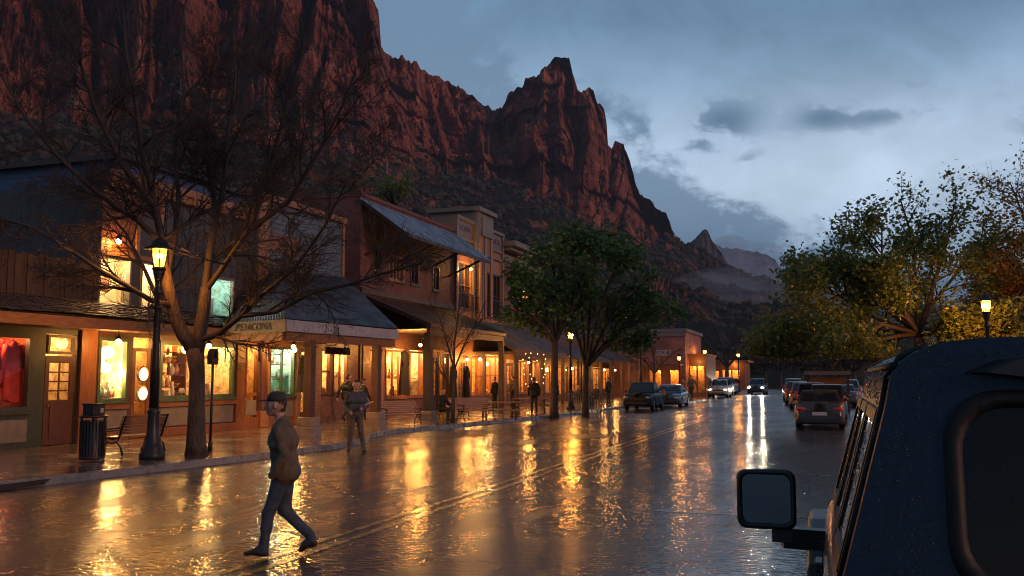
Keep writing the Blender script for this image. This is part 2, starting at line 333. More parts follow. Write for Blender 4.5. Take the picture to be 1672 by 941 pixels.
dm('kerb', (.2,.18,.165), (.12,.11,.1), 3, .4, .18, bump=.3, bscale=20, coat=.3)
dm('ground', (.05,.045,.035), (.03,.035,.02), .05, .9)
dm('line_yellow', (.5,.27,.03), (.16,.09,.03), 5, .35, .2, bump=.4, bscale=40, coat=.6, crough=.15, contrast=(.4,.62))
dm('line_white', (.4,.4,.4), (.05,.05,.05), 4, .35, .2, coat=.6, crough=.15, contrast=(.38,.58))
YS = list(np.arange(-30, 100, 1.0))+list(np.arange(100, 341, 4.0))
mb = MB()
mb.quad((-3800,-600,-.02),(2600,-600,-.02),(2600,5200,-.02),(-3800,5200,-.02)); tag(mb.build('ground', M['ground']), kind='structure')
mb = MB(); rows = []
for Y in YS: rows.append([(kerb_x(Y)-.05+(xc(Y)+7.5-kerb_x(Y)+.1)*t, Y, .06*(1-abs(2*t-1)**2)*0) for t in (0,.25,.5,.75,1)])
mb.add([p for r in rows for p in r], [(i*5+k,i*5+k+1,i*5+k+6,i*5+k+5) for i in range(len(rows)-1) for k in range(4)]); tag(mb.build('road', M['road']), kind='structure')
mb = MB()
for off in (-.13,.13):
    vs = []
    for Y in YS: vs += [(xc(Y)+off-.055,Y,.004),(xc(Y)+off+.055,Y,.004)]
    mb.add(vs, [(2*i,2*i+1,2*i+3,2*i+2) for i in range(len(YS)-1)])
tag(mb.build('centre_line', M['line_yellow']), kind='structure')
mb = MB()
for Y, x0, x1 in ((33.4,4.1,6.9),(30.9,4.4,6.9),(15.2,3.1,5.4),(26.8,4.4,6.9),(21.0,4.3,6.9),(46.2,4.0,6.9),(54,4,6.8),(62,3.6,6.6)):
    mb.quad((x0,Y-.05,.004),(x1,Y-.05,.004),(x1,Y+.05,.004),(x0,Y+.05,.004))
tag(mb.build('parking_marking', M['line_white']), kind='structure')
def walk(name, inner, outer, z):
    mb = MB(); vs = []
    for Y in YS: vs += [(outer(Y),Y,z),(inner(Y),Y,z)]
    mb.add(vs, [(2*i,2*i+1,2*i+3,2*i+2) for i in range(len(YS)-1)]); tag(mb.build(name, M['pave']), kind='structure')
walk('left_sidewalk', lambda Y: kerb_x(Y)-.15, lambda Y: -16.5 if Y < 110 else xc(Y)-15, .14)
walk('right_sidewalk', lambda Y: xc(Y)+16, lambda Y: xc(Y)+7.65, .14)
def kerb(name, f, sgn):
    mb = MB(); vs = []
    for Y in YS:
        x = f(Y); vs += [(x,Y,-.01),(x-sgn*.02,Y,.12),(x-sgn*.04,Y,.144),(x-sgn*.15,Y,.144),(x-sgn*.15,Y,-.01)]
    mb.add(vs, [(5*i+k,5*i+k+1,5*i+k+6,5*i+k+5) for i in range(len(YS)-1) for k in range(4)]); tag(mb.build(name, M['kerb']), kind='structure')
kerb('left_kerb', kerb_x, 1); kerb('right_kerb', lambda Y: xc(Y)+7.5, -1)
mb = MB()   # dark inlet of the storm drain in the kerb face
mb.box(-7.84,-7.62,13.4,16.0,.012,.105); dr = mb.build('storm_drain', M['tex_dark'], base=(-7.7,14.7,0)); dr['category'] = 'drain'; dr['label'] = 'dark storm drain slot in the kerb at the near street corner'
# ---------------------------------------------------------------- mountains
def rock_mat(name, c1, c2, c3, veg, vegamt):
    m = bpy.data.materials.new(name); m.use_nodes = True; nt = m.node_tree; b = nt.nodes['Principled BSDF']; L = nt.links.new
    tc = nn(nt,'ShaderNodeTexCoord'); ge = nn(nt,'ShaderNodeNewGeometry')
    mp = nn(nt,'ShaderNodeMapping', i_Scale=(.03,.03,.006)); L(tc.outputs['Object'], mp.inputs[0])
    n1 = nn(nt,'ShaderNodeTexNoise', i_Scale=1.6, i_Detail=9., i_Roughness=.68); L(mp.outputs[0], n1.inputs['Vector'])
    mp2 = nn(nt,'ShaderNodeMapping', i_Scale=(.004,.004,.09)); L(tc.outputs['Object'], mp2.inputs[0])
    n2 = nn(nt,'ShaderNodeTexNoise', i_Scale=1., i_Detail=6., i_Roughness=.7); L(mp2.outputs[0], n2.inputs['Vector'])
    r = nn(nt,'ShaderNodeValToRGB'); e = r.color_ramp.elements; e[0].position = .3; e[0].color = c4(c1); e[1].position = .66; e[1].color = c4(c3); k = e.new(.49); k.color = c4(c2); L(n1.outputs['Fac'], r.inputs[0])
    mr = nn(nt,'ShaderNodeMapRange', i_1=.3, i_2=.7, i_3=.45, i_4=1.4); L(n2.outputs['Fac'], mr.inputs[0])
    mx = nn(nt,'ShaderNodeMix', data_type='RGBA', blend_type='MULTIPLY'); mx.inputs[0].default_value = .95; L(r.outputs[0], mx.inputs[6]); L(mr.outputs[0], mx.inputs[7])
    n3 = nn(nt,'ShaderNodeTexNoise', i_Scale=.05, i_Detail=8., i_Roughness=.7); L(tc.outputs['Object'], n3.inputs['Vector'])
    sx = nn(nt,'ShaderNodeSeparateXYZ'); L(ge.outputs['Normal'], sx.inputs[0])
    ad = nn(nt,'ShaderNodeMath', operation='MULTIPLY_ADD'); ad.inputs[1].default_value = 1.1; ad.inputs[2].default_value = vegamt; L(n3.outputs['Fac'], ad.inputs[0])
    s2 = nn(nt,'ShaderNodeMath', operation='MULTIPLY_ADD'); s2.inputs[1].default_value = 1.0; L(sx.outputs[2], s2.inputs[0]); L(ad.outputs[0], s2.inputs[2])
    vr = nn(nt,'ShaderNodeMapRange', i_1=.78, i_2=1.05); L(s2.outputs[0], vr.inputs[0])
    n4 = nn(nt,'ShaderNodeTexNoise', i_Scale=.25, i_Detail=6., i_Roughness=.7); L(tc.outputs['Object'], n4.inputs['Vector'])
    vg = nn(nt,'ShaderNodeMix', data_type='RGBA'); vg.inputs[6].default_value = c4([x*.45 for x in veg]); vg.inputs[7].default_value = c4([x*1.5 for x in veg]); L(n4.outputs['Fac'], vg.inputs[0])
    fx = nn(nt,'ShaderNodeMix', data_type='RGBA'); L(vr.outputs[0], fx.inputs[0]); L(mx.outputs[2], fx.inputs[6]); L(vg.outputs[2], fx.inputs[7])
    L(fx.outputs[2], b.inputs['Base Color']); b.inputs['Roughness'].default_value = .9; b.inputs['Specular IOR Level'].default_value = .1
    mp5 = nn(nt,'ShaderNodeMapping', i_Scale=(.11,.11,.018)); L(tc.outputs['Object'], mp5.inputs[0])
    n5 = nn(nt,'ShaderNodeTexVoronoi', i_Scale=1., feature='DISTANCE_TO_EDGE'); wn = nn(nt,'ShaderNodeTexNoise', i_Scale=2., i_Detail=5.); L(mp5.outputs[0], wn.inputs['Vector']); vm = nn(nt,'ShaderNodeVectorMath', operation='MULTIPLY_ADD'); vm.inputs[1].default_value = (.9,.9,.9); L(wn.outputs['Color'], vm.inputs[0]); L(mp5.outputs[0], vm.inputs[2]); L(vm.outputs[0], n5.inputs['Vector'])
    ce = nn(nt,'ShaderNodeMapRange', i_1=.0, i_2=.14); L(n5.outputs['Distance'], ce.inputs[0])
    mp6 = nn(nt,'ShaderNodeMapping', i_Scale=(.3,.3,.12)); L(tc.outputs['Object'], mp6.inputs[0]); n6 = nn(nt,'ShaderNodeTexNoise', i_Scale=1., i_Detail=6., i_Roughness=.7); L(mp6.outputs[0], n6.inputs['Vector'])
    b1 = nn(nt,'ShaderNodeBump', i_Strength=1., i_Distance=9.); L(n1.outputs['Fac'], b1.inputs['Height'])
    b2 = nn(nt,'ShaderNodeBump', i_Strength=1., i_Distance=2.2); L(ce.outputs[0], b2.inputs['Height']); L(b1.outputs[0], b2.inputs['Normal'])
    bp = nn(nt,'ShaderNodeBump', i_Strength=1., i_Distance=3.); L(n6.outputs['Fac'], bp.inputs['Height']); L(b2.outputs[0], bp.inputs['Normal'])
    L(bp.outputs[0], b.inputs['Normal'])
    return m
M['rock'] = rock_mat('red_rock', (.085,.032,.03), (.33,.10,.065), (.62,.25,.15), (.028,.032,.022), -.33)
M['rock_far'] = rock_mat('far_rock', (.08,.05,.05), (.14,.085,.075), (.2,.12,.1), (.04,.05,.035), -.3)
def interp(pts, x):
    p = np.array(pts, float); return np.interp(x, p[:,0], p[:,1])
def mountain(name, xs, ridge, foot, dist, base_d, cliff_run, nrock, ntal, m, amp=1., jag=2.5, seed=3, back=700):
    x = np.asarray(xs, float); u = (x-836)/1500
    fz = math.cos(P); 
    def wv(py):                                       # elevation tangent per unit forward distance
        b = (470.5-py)/1500; return (math.sin(P)+b*math.cos(P))/(math.cos(P)-b*math.sin(P))
    D = interp(dist, x); yr = interp(ridge, x)+fbm(x/7., 0, 0, 4, seed)*jag+np.abs(vnoise(x/20., 3.3, 0, seed+9))*jag*1.6-np.round(np.abs(vnoise(x/13.,8.8,0,seed+19))*3)/3*jag*1.3; yf = np.maximum(interp(foot, x)+fbm(x/14., 5, 0, 3, seed+5)*5, yr+.5)
    Df = D-cliff_run*np.clip((yf-yr)/60, .05, 1.4); zr = H+D*wv(yr); zf = H+Df*wv(yf)
    rowsD, rowsZ, rowsC = [], [], []
    for f, k in ((back,.0),(back*.6,.45),(70,.86),(18,.985)):
        rowsD.append(D+f); rowsZ.append(zr*k-(0 if k else 3)); rowsC.append(np.zeros_like(x))
    for i in range(nrock):
        t = i/(nrock-1); z = zr+(zf-zr)*t
        rowsD.append(D+(Df-D)*t**1.15); rowsZ.append(z); rowsC.append(np.clip((zr-z)/6, 0, 1)*np.clip((yf-yr)/40, 0, 1)*(1-.55*max(0,(t-.75)/.25)))
    Bd = np.minimum(base_d+0*x, Df-30)
    def smooth(a): k = np.hanning(61); k /= k.sum(); return np.convolve(np.pad(a,30,mode='edge'), k, 'valid')
    zfs, Dfs = smooth(zf), smooth(Df)
    for i in range(1, ntal+1):
        t = i/ntal; q_ = max(0., 1-t*9); zt = zfs+(zf-zfs)*q_; Dt = Dfs+(Df-Dfs)*q_; d = Dt+(Bd-Dt)*t; rowsD.append(d)
        z = zt*((d-Bd)/(Dt-Bd))**1.45
        z = z+(fbm(u*d/45., d/45., 0, 5, seed+20)*7+fbm(u*d/14., d/14., 0, 3, seed+30)*1.6)*math.sin(math.pi*min(1,t*1.02))**.7*np.clip(d/400,.15,1)
        rowsZ.append(z); rowsC.append(np.zeros_like(x))
    Dm = np.array(rowsD); Z = np.array(rowsZ); C = np.array(rowsC); A = u[None,:]*D.mean()
    # buttresses, cracks and ledges pushed in and out of the face
    wob = fbm(A/90., Z/160., 0, 3, seed+1)*25
    rid = 1-np.abs(fbm((A+wob)/62., Z/520., 0, 3, seed+2))*1.6
    crk = 1-np.abs(fbm((A+wob*.6)/19., Z/230., 0, 3, seed+3))*1.8
    led = np.floor((Z+fbm(A/70., Z/60., 0, 3, seed+4)*16)/17.)
    ledv = vnoise(led*7.3, A/120., 0, seed+6)
    rub = fbm(A/9., Z/13., 0, 4, seed+7)
    blk = np.round(fbm((A+wob*.5)/34., Z/190., 0, 2, seed+8)*4)/4+.35*np.round(fbm((A+wob*.3)/12., Z/70., 0, 2, seed+12)*3)/3
    off = (rid*27+crk*15+blk*22+ledv*15+rub*6.5-20)*amp*C
    Dm = Dm-off
    X = CX+Dm*(u[None,:]*cT-sT); Y = CY+Dm*(u[None,:]*sT+cT)
    V = np.stack([X,Y,Z],-1).reshape(-1,3); nr, nc = Z.shape
    i, j = np.meshgrid(np.arange(nr-1), np.arange(nc-1), indexing='ij'); a = (i*nc+j).ravel()
    F = np.stack([a,a+nc,a+nc+1,a+1],-1)
    o = np_mesh(name, V, F, m, smooth=False); tag(o, kind='structure')
    return V.reshape(nr,nc,3), C, nr-ntal
RIDGE = [(-700,-500),(-300,-330),(300,-220),(520,-120),(590,-45),(597,-2),(611,28),(616,80),(624,88),(650,95),(690,118),(715,128),(740,140),(770,155),(800,175),(808,183),(818,178),(830,155),(845,143),(870,130),(885,112),(905,98),(918,91),(932,92),(938,120),(946,147),(958,150),(965,140),(972,146),(978,165),(990,180),(994,205),(996,235),(1003,240),(1008,235),(1022,234),(1032,262),(1042,300),(1048,318),(1065,322),(1075,345),(1090,350),(1100,375),(1106,388),(1125,398),(1140,405),(1185,430),(1220,441),(1260,453),(1290,470),(1340,500),(1420,535),(1560,570),(1800,590),(2100,600)]
FOOT = [(-700,150),(0,185),(200,200),(400,225),(500,245),(620,262),(690,278),(800,290),(850,312),(900,335),(960,362),(1000,385),(1060,402),(1106,396),(1125,400),(2100,602)]
DIST = [(-700,560),(300,640),(600,760),(630,880),(800,1000),(830,960),(930,930),(1106,980),(1300,900),(1500,800),(2100,700)]
MV, MC, TAL = mountain('red_cliff_mountain', np.arange(-420,1800,2.0), RIDGE, FOOT, DIST, 150, 105, 170, 90, M['rock'], jag=3.2)
xs2 = np.arange(1040,1420,2.5)
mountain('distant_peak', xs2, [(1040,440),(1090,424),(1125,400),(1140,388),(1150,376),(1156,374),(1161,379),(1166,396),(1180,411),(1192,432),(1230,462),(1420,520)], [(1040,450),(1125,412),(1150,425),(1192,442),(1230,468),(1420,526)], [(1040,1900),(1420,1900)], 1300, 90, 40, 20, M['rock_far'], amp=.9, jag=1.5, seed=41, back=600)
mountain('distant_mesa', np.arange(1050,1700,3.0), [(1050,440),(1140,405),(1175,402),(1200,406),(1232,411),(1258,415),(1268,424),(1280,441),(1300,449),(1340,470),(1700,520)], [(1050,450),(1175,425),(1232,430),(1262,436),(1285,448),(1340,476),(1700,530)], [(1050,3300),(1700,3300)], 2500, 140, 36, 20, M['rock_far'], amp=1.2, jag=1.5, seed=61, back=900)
# scrub: one mass over the talus
def scrub():
    nr, nc, _ = MV.shape; base = []
    ico = []
    g = (1+5**.5)/2
    V0 = np.array([(-1,g,0),(1,g,0),(-1,-g,0),(1,-g,0),(0,-1,g),(0,1,g),(0,-1,-g),(0,1,-g),(g,0,-1),(g,0,1),(-g,0,-1),(-g,0,1)])/1.9
    F0 = np.array([(0,11,5),(0,5,1),(0,1,7),(0,7,10),(0,10,11),(1,5,9),(5,11,4),(11,10,2),(10,7,6),(7,1,8),(3,9,4),(3,4,2),(3,2,6),(3,6,8),(3,8,9),(4,9,5),(2,4,11),(6,2,10),(8,6,7),(9,8,1)])
    V, F, mi = [], [], []; n = 0
    for k in range(9500):
        j = NP.randint(0, nc); i = NP.randint(TAL-26, nr-4) if k % 5 else NP.randint(TAL-70, TAL)
        p = MV[i,j]
        d = math.hypot(p[0]-CX, p[1]-CY)
        if i < TAL and vnoise(p[0]/40., p[2]/25., 0, 77) < .15: continue
        if vnoise(p[0]/50., p[1]/50., 0, 78) < -.35: continue
        s = (1.1+1.6*NP.rand()**2)*(.55+d/900)*(1 if i >= TAL else .7)
        for c in range(2):
            o = NP.randn(3)*np.array([.5,.5,.15])*s
            V.append(V0*s*np.array([1,1,.85])*(.75+.5*NP.rand(12,1))+p+o+np.array([0,0,s*.35])); F.append(F0+n); n += 12; mi.append(np.full(20, NP.randint(0,3)))
    o = np_mesh('mountain_scrub', np.concatenate(V), np.concatenate(F), [M['scrub1'],M['scrub2'],M['scrub3']], mi=np.concatenate(mi)); tag(o, 'dark juniper scrub covering the slopes below the red cliffs', 'scrub', kind='stuff')
dm('scrub1', (.022,.03,.016), (.035,.042,.02), 1, .9); dm('scrub2', (.035,.035,.018), (.05,.045,.022), 1, .9); dm('scrub3', (.045,.03,.02), (.03,.025,.018), 1, .9)
scrub()
# ---------------------------------------------------------------- sky, sun
w = bpy.data.worlds.new('World'); sc.world = w; w.use_nodes = True; nt = w.node_tree; L = nt.links.new; nt.nodes.clear()
out = nn(nt,'ShaderNodeOutputWorld'); bg = nn(nt,'ShaderNodeBackground'); L(bg.outputs[0], out.inputs[0])
tc = nn(nt,'ShaderNodeTexCoord'); sp = nn(nt,'ShaderNodeSeparateXYZ'); L(tc.outputs['Generated'], sp.inputs[0])
def mth(op, a, b=None, c=None, clamp=False):
    n = nn(nt,'ShaderNodeMath', operation=op, use_clamp=clamp)
    for i, v in enumerate((a,b,c)):
        if v is None: continue
        if isinstance(v, (int,float)): n.inputs[i].default_value = v
        else: L(v, n.inputs[i])
    return n.outputs[0]
# compass: bearing measured from up-valley (the way the street runs, 19 degrees west of it)
rgt = mth('ADD', mth('MULTIPLY', sp.outputs[0], cT), mth('MULTIPLY', sp.outputs[1], sT)); fwd = mth('ADD', mth('MULTIPLY', sp.outputs[0], -sT), mth('MULTIPLY', sp.outputs[1], cT))
az = mth('ARCTAN2', rgt, fwd); el = sp.outputs[2]
vec = nn(nt,'ShaderNodeCombineXYZ'); L(az, vec.inputs[0]); L(mth('MULTIPLY', el, 1.6), vec.inputs[1])
def wnoise(scale, det=7., rough=.58, dist=.3, off=0.):
    mp = nn(nt,'ShaderNodeMapping', i_Location=(off,off*.7,off*.3)); L(vec.outputs[0], mp.inputs[0])
    n = nn(nt,'ShaderNodeTexNoise', i_Scale=scale, i_Detail=det, i_Roughness=rough, i_Distortion=dist); L(mp.outputs[0], n.inputs['Vector']); return mth('SUBTRACT', n.outputs['Fac'], .5)
def sms(v, a, b):
    n = nn(nt,'ShaderNodeMapRange', interpolation_type='SMOOTHSTEP', i_1=a, i_2=b)
    L(v, n.inputs[0]); return n.outputs[0]
def mixc(f, a, b):
    n = nn(nt,'ShaderNodeMix', data_type='RGBA')
    if isinstance(f, float): n.inputs[0].default_value = f
    else: L(f, n.inputs[0])
    for i, v in ((6,a),(7,b)):
        if isinstance(v, tuple): n.inputs[i].default_value = c4(v)
        else: L(v, n.inputs[i])
    return n.outputs[2]
nA = wnoise(3.2, 8.); nB = wnoise(9., 7., .6, .5, 3.1); nC = wnoise(1.7, 6., .6, .4, 7.7); nD = wnoise(22., 6., .65, .3, 1.3)
rp = nn(nt,'ShaderNodeValToRGB'); e = rp.color_ramp.elements
e[0].position = .0; e[0].color = (.10,.17,.26,1); e[1].position = 1.; e[1].color = (.03,.055,.09,1)
for ps, cc in ((.12,(.16,.24,.34)),(.19,(.30,.40,.52)),(.245,(.31,.41,.53)),(.30,(.20,.30,.41)),(.36,(.115,.195,.285)),(.5,(.09,.155,.24)),(.7,(.05,.085,.135))): k = e.new(ps); k.color = c4(cc)
elw = mth('ADD', el, mth('MULTIPLY', nC, .10)); L(elw, rp.inputs[0])
col = rp.outputs[0]
# brightest gap in the cloud, low in the valley mouth
bx = mth('DIVIDE', mth('SUBTRACT', az, .36), .27); by = mth('DIVIDE', mth('SUBTRACT', elw, .205), .062)
gap = mth('POWER', 2.718, mth('MULTIPLY', mth('ADD', mth('MULTIPLY', bx, bx), mth('MULTIPLY', by, by)), -1.))
col = mixc(mth('MULTIPLY', gap, .92), col, (.50,.60,.71))
# away from the gap the overcast is duller
dull = sms(mth('ABSOLUTE', mth('SUBTRACT', az, .36)), .35, .75); col = mixc(mth('MULTIPLY', dull, .7), col, (.125,.21,.31)); behind = sms(mth('ABSOLUTE', az), .9, 1.5); col = mixc(mth('MULTIPLY', behind, .85), col, (.052,.09,.145))
nE = wnoise(5.5, 9., .66, .9, 9.4); mott = mth('MULTIPLY_ADD', nE, .85, mth('MULTIPLY_ADD', nA, 1.1, 1.0)); mu = nn(nt,'ShaderNodeMix', data_type='RGBA', blend_type='MULTIPLY'); mu.inputs[0].default_value = .8; L(col, mu.inputs[6]); L(mott, mu.inputs[7]); col = mu.outputs[2]
# cloud bank leaning against the mountains
line = mth('MULTIPLY_ADD', mth('SUBTRACT', az, .135), -.62, .262)
line = mth('MAXIMUM', line, .112)
bank = sms(mth('ADD', mth('SUBTRACT', line, el), mth('ADD', mth('MULTIPLY', nB, .30), mth('MULTIPLY', nD, .12))), -.014, .036)
bank = mth('MULTIPLY', bank, sms(mth('ABSOLUTE', az), .95, .6)); bcol = mixc(sms(mth('ADD', el, mth('MULTIPLY', nB, .12)), .08, .24), (.05,.11,.185), (.125,.195,.28))
col = mixc(mth('MULTIPLY', bank, .92), col, bcol)
# small dark scud
def blob(a, e_, ra, re, amt, col):
    x = mth('DIVIDE', mth('SUBTRACT', az, a), ra); y = mth('DIVIDE', mth('SUBTRACT', el, e_), re)
    r2 = mth('ADD', mth('MULTIPLY', x, x), mth('MULTIPLY', y, y)); f = mth('POWER', 2.718, mth('MULTIPLY', r2, -1.))
    f = mth('MULTIPLY', f, sms(mth('ADD', f, mth('ADD', mth('MULTIPLY', nB, 4.), mth('MULTIPLY', nD, 3.6))), .25, .95))
    return mixc(mth('MULTIPLY', f, amt), col, (.085,.15,.225))
for a,e_,ra,re,amt in ((.232,.266,.042,.024,1.),(.205,.245,.022,.014,.8),(.335,.262,.036,.014,.95),(.385,.258,.034,.009,.8),(.255,.228,.022,.008,.5),(.44,.258,.045,.012,.4),(.55,.235,.06,.03,.45),(.43,.285,.03,.012,.35),(.13,.28,.03,.016,.3)): col = blob(a,e_,ra,re,amt,col)
sky = nn(nt,'ShaderNodeTexSky', sky_type='NISHITA', sun_disc=False, sun_elevation=math.radians(4), sun_rotation=math.radians(150), altitude=1200)
hs = nn(nt,'ShaderNodeMix', data_type='RGBA', blend_type='ADD'); hs.inputs[0].default_value = .012; L(col, hs.inputs[6]); L(sky.outputs[0], hs.inputs[7])
gr = sms(el, -.03, .0); fin = mixc(gr, (.02,.025,.03), hs.outputs[2])
tn = nn(nt,'ShaderNodeMix', data_type='RGBA', blend_type='MULTIPLY'); tn.inputs[0].default_value = 1; tn.inputs[7].default_value = (.97,1.,1.055,1); L(fin, tn.inputs[6]); L(tn.outputs[2], bg.inputs[0]); bg.inputs[1].default_value = 1.3
sl = bpy.data.lights.new('sun_light','SUN'); sl.energy = 1.2; sl.angle = math.radians(14); sl.color = (1,.5,.36); so = bpy.data.objects.new('sun_light', sl); COL.objects.link(so)
sd = Vector((math.sin(math.radians(107))*math.cos(math.radians(14)), math.cos(math.radians(107))*math.cos(math.radians(14)), math.sin(math.radians(14))))
so.rotation_euler = sd.to_track_quat('Z','Y').to_euler()

# ---------------------------------------------------------------- the damp evening air
def air(name, x0,x1,y0,y1,z0,z1,dens,col,label):
    mb = MB(); mb.box(x0,x1,y0,y1,z0,z1); o = mb.build(name, [M['road']], loc=(0,0,0)); o.location = (0,0,0); m = bpy.data.materials.new(name); m.use_nodes = True; nt = m.node_tree; nt.nodes.clear()
    o2 = nn(nt,'ShaderNodeOutputMaterial'); v = nn(nt,'ShaderNodeVolumePrincipled', i_Density=dens, i_Color=c4(col), i_Anisotropy=0.); nt.links.new(v.outputs[0], o2.inputs['Volume']); o.data.materials.clear(); o.data.materials.append(m)
    tag(o, label, 'haze', kind='stuff'); return o
air('haze', -4200,3000,-800,5600,-1.5,470,.00011,(.62,.76,.95),'pale damp evening haze that fades the far peaks')

def mist(label, blobs, dens):
    b0 = AD(*blobs[0][:3]); mb = MB()
    m = bpy.data.materials.new('mist'); m.use_nodes = True; nt = m.node_tree; nt.nodes.clear(); o2 = nn(nt,'ShaderNodeOutputMaterial'); v = nn(nt,'ShaderNodeVolumePrincipled', i_Density=dens, i_Color=(.75,.85,1.,1)); nt.links.new(v.outputs[0], o2.inputs['Volume'])
    for (px,py,D,rx,ry,rz) in blobs: mb.sph(AD(px,py,D),(rx,ry,rz),20)
    tag(mb.build('mist', m, base=b0), label, 'mist', kind='stuff')
R.seed(5)
mist('thin bank of mist drifting over the dark slope below the far peak', [(R.gauss(1205,55),R.gauss(500,18),690+R.uniform(-70,60),R.uniform(20,55),R.uniform(20,45),R.uniform(7,17)) for k in range(16)], .0055)
mist('pale mist lying against the distant mesa', [(R.gauss(1225,25),R.gauss(432,9),2350+R.uniform(-60,60),R.uniform(50,110),R.uniform(50,90),R.uniform(16,40)) for k in range(10)], .0045)
# ================================================================ BUILDINGS
FX = -13.5
def part(name, mb, m, par, base, bevel=0, label=None):
    if name in ('pilaster','panel','bracket','balcony'): return mb.each(name, m, par, base, bevel)
    o = mb.build(name, m, par, base, bevel)
    if label: o['label'] = label
    return o
def room(par, base, y0, y1, z0, z1, depth, m, X=FX, lights=(), power=60, color=WARM):
    mb = MB(); x1 = X-.14; x0 = X-depth
    mb.quad((x0,y0,z0),(x1,y0,z0),(x1,y1,z0),(x0,y1,z0)); mb.quad((x0,y0,z1),(x0,y1,z1),(x1,y1,z1),(x1,y0,z1))
    mb.quad((x0,y0,z0),(x0,y1,z0),(x0,y1,z1),(x0,y0,z1)); mb.quad((x0,y0,z0),(x0,y0,z1),(x1,y0,z1),(x1,y0,z0)); mb.quad((x0,y1,z0),(x1,y1,z0),(x1,y1,z1),(x0,y1,z1))
    o = part('display_room', mb, m, par, base)
    for (y,z,dx) in lights: light((X-dx,y,z), power*2.1, (1,.52,.16) if color is WARM else color, .05)
    return o
def window(par, base, y0, y1, z0, z1, fm, X=FX, fw=.09, nv=0, nh=0, gm='glass', mw=.035, sill=True, fd=.14, name='window', hs=None):
    mb = MB(); xo = X+.03; xi = X-fd+.03
    mb.box(xi,xo,y0,y0+fw,z0,z1); mb.box(xi,xo,y1-fw,y1,z0,z1); mb.box(xi,xo,y0+fw,y1-fw,z1-fw,z1); mb.box(xi,xo,y0+fw,y1-fw,z0,z0+fw)
    if sill: mb.box(xi,X+.10,y0-.05,y1+.05,z0-.06,z0-.002)
    ya,yb,za,zb = y0+fw,y1-fw,z0+fw,z1-fw
    for i in range(nv): c = ya+(yb-ya)*(i+1)/(nv+1); mb.box(xi+.03,xo-.02,c-mw/2,c+mw/2,za,zb)
    for h in (hs if hs else [(i+1)/(nh+1) for i in range(nh)]): c = za+(zb-za)*h; mb.box(xi+.04,xo-.03,ya,yb,c-mw/2,c+mw/2)
    f = part(name, mb, M[fm], par, base)
    g = MB(); xg = X-.075; g.quad((xg,ya,za),(xg,yb,za),(xg,yb,zb),(xg,ya,zb)); g.build('pane', M[gm], f, base)
    return f
def door(par, base, y0, y1, z0, z1, m, X=FX, glass=(.5,.92), nv=1, nh=3, gm='glass', hx=.1):
    mb = MB(); xo = X-.03; xi = X-.08; zs = z0+(z1-z0)*glass[0]; ze = z0+(z1-z0)*glass[1]; s = .13
    mb.box(xi,xo,y0,y0+s,z0,z1); mb.box(xi,xo,y1-s,y1,z0,z1); mb.box(xi,xo,y0+s,y1-s,z0,zs); mb.box(xi,xo,y0+s,y1-s,ze,z1)
    if zs-z0 > .7: mb.box(xo,xo+.015,y0+s+.06,y1-s-.06,z0+.2,zs-.15)
    for i in range(nv): c = y0+s+(y1-y0-2*s)*(i+1)/(nv+1); mb.box(xi+.01,xo-.005,c-.018,c+.018,zs,ze)
    for i in range(nh): c = zs+(ze-zs)*(i+1)/(nh+1); mb.box(xi+.012,xo-.008,y0+s,y1-s,c-.018,c+.018)
    d = part('door', mb, M[m], par, base)
    g = MB(); g.quad((X-.055,y0+s,zs),(X-.055,y1-s,zs),(X-.055,y1-s,ze),(X-.055,y0+s,ze)); g.build('pane', M[gm], d, base)
    h = MB(); h.sph((xo+.045,y0+hx,z0+1.0),.032,8); h.tube([(xo,y0+hx,z0+1.0),(xo+.04,y0+hx,z0+1.0)],.012,6); h.build('handle', M['brass'], d, base)
    return d
def shed_roof(name, par, base, y0, y1, xw, zw, xe, ze, m, fm='wood_dark', rib=.3, rh=.035, th=.06, ye0=None, ye1=None):
    ye0 = y0 if ye0 is None else ye0; ye1 = y1 if ye1 is None else ye1
    mb = MB(); mb.slab([(xe,ye0,ze),(xe,ye1,ze),(xw,y1,zw),(xw,y0,zw)], th)
    n = max(2,int((y1-y0)/rib))
    nrm = Vector((zw-ze,0,xe-xw)).normalized(); nrm = nrm if nrm.z > 0 else -nrm
    for i in range(n+1):
        t = i/n; a = Vector((xw,y0+(y1-y0)*t,zw)); b = Vector((xe,ye0+(ye1-ye0)*t,ze)); d = Vector((0,rib*.16,0))
        a1,b1 = a+nrm*rh,b+nrm*rh; mb.add([a-d,a+d,a1+d*.5,a1-d*.5,b-d,b+d,b1+d*.5,b1-d*.5],[(0,1,2,3),(4,7,6,5),(0,4,5,1),(1,5,6,2),(2,6,7,3),(3,7,4,0)])
    r = part(name, mb, m if not isinstance(m,str) else M[m], par, base)
    f = MB(); f.beam((xe+.01,ye0,ze-.09),(xe+.01,ye1,ze-.09),.05,.16)
    f.beam((xe,ye0+.02,ze-.09),(xw,y0+.02,zw-.09),.05,.14); f.beam((xe,ye1-.02,ze-.09),(xw,y1-.02,zw-.09),.05,.14)
    k = int((y1-y0)/.7)
    for i in range(1,k): y = y0+(y1-y0)*i/k; f.beam((xe-.06,ye0+(ye1-ye0)*i/k,ze-.12),(xw,y,zw-.12),.05,.1)
    f.build('rafter', M[fm], r, base); return r
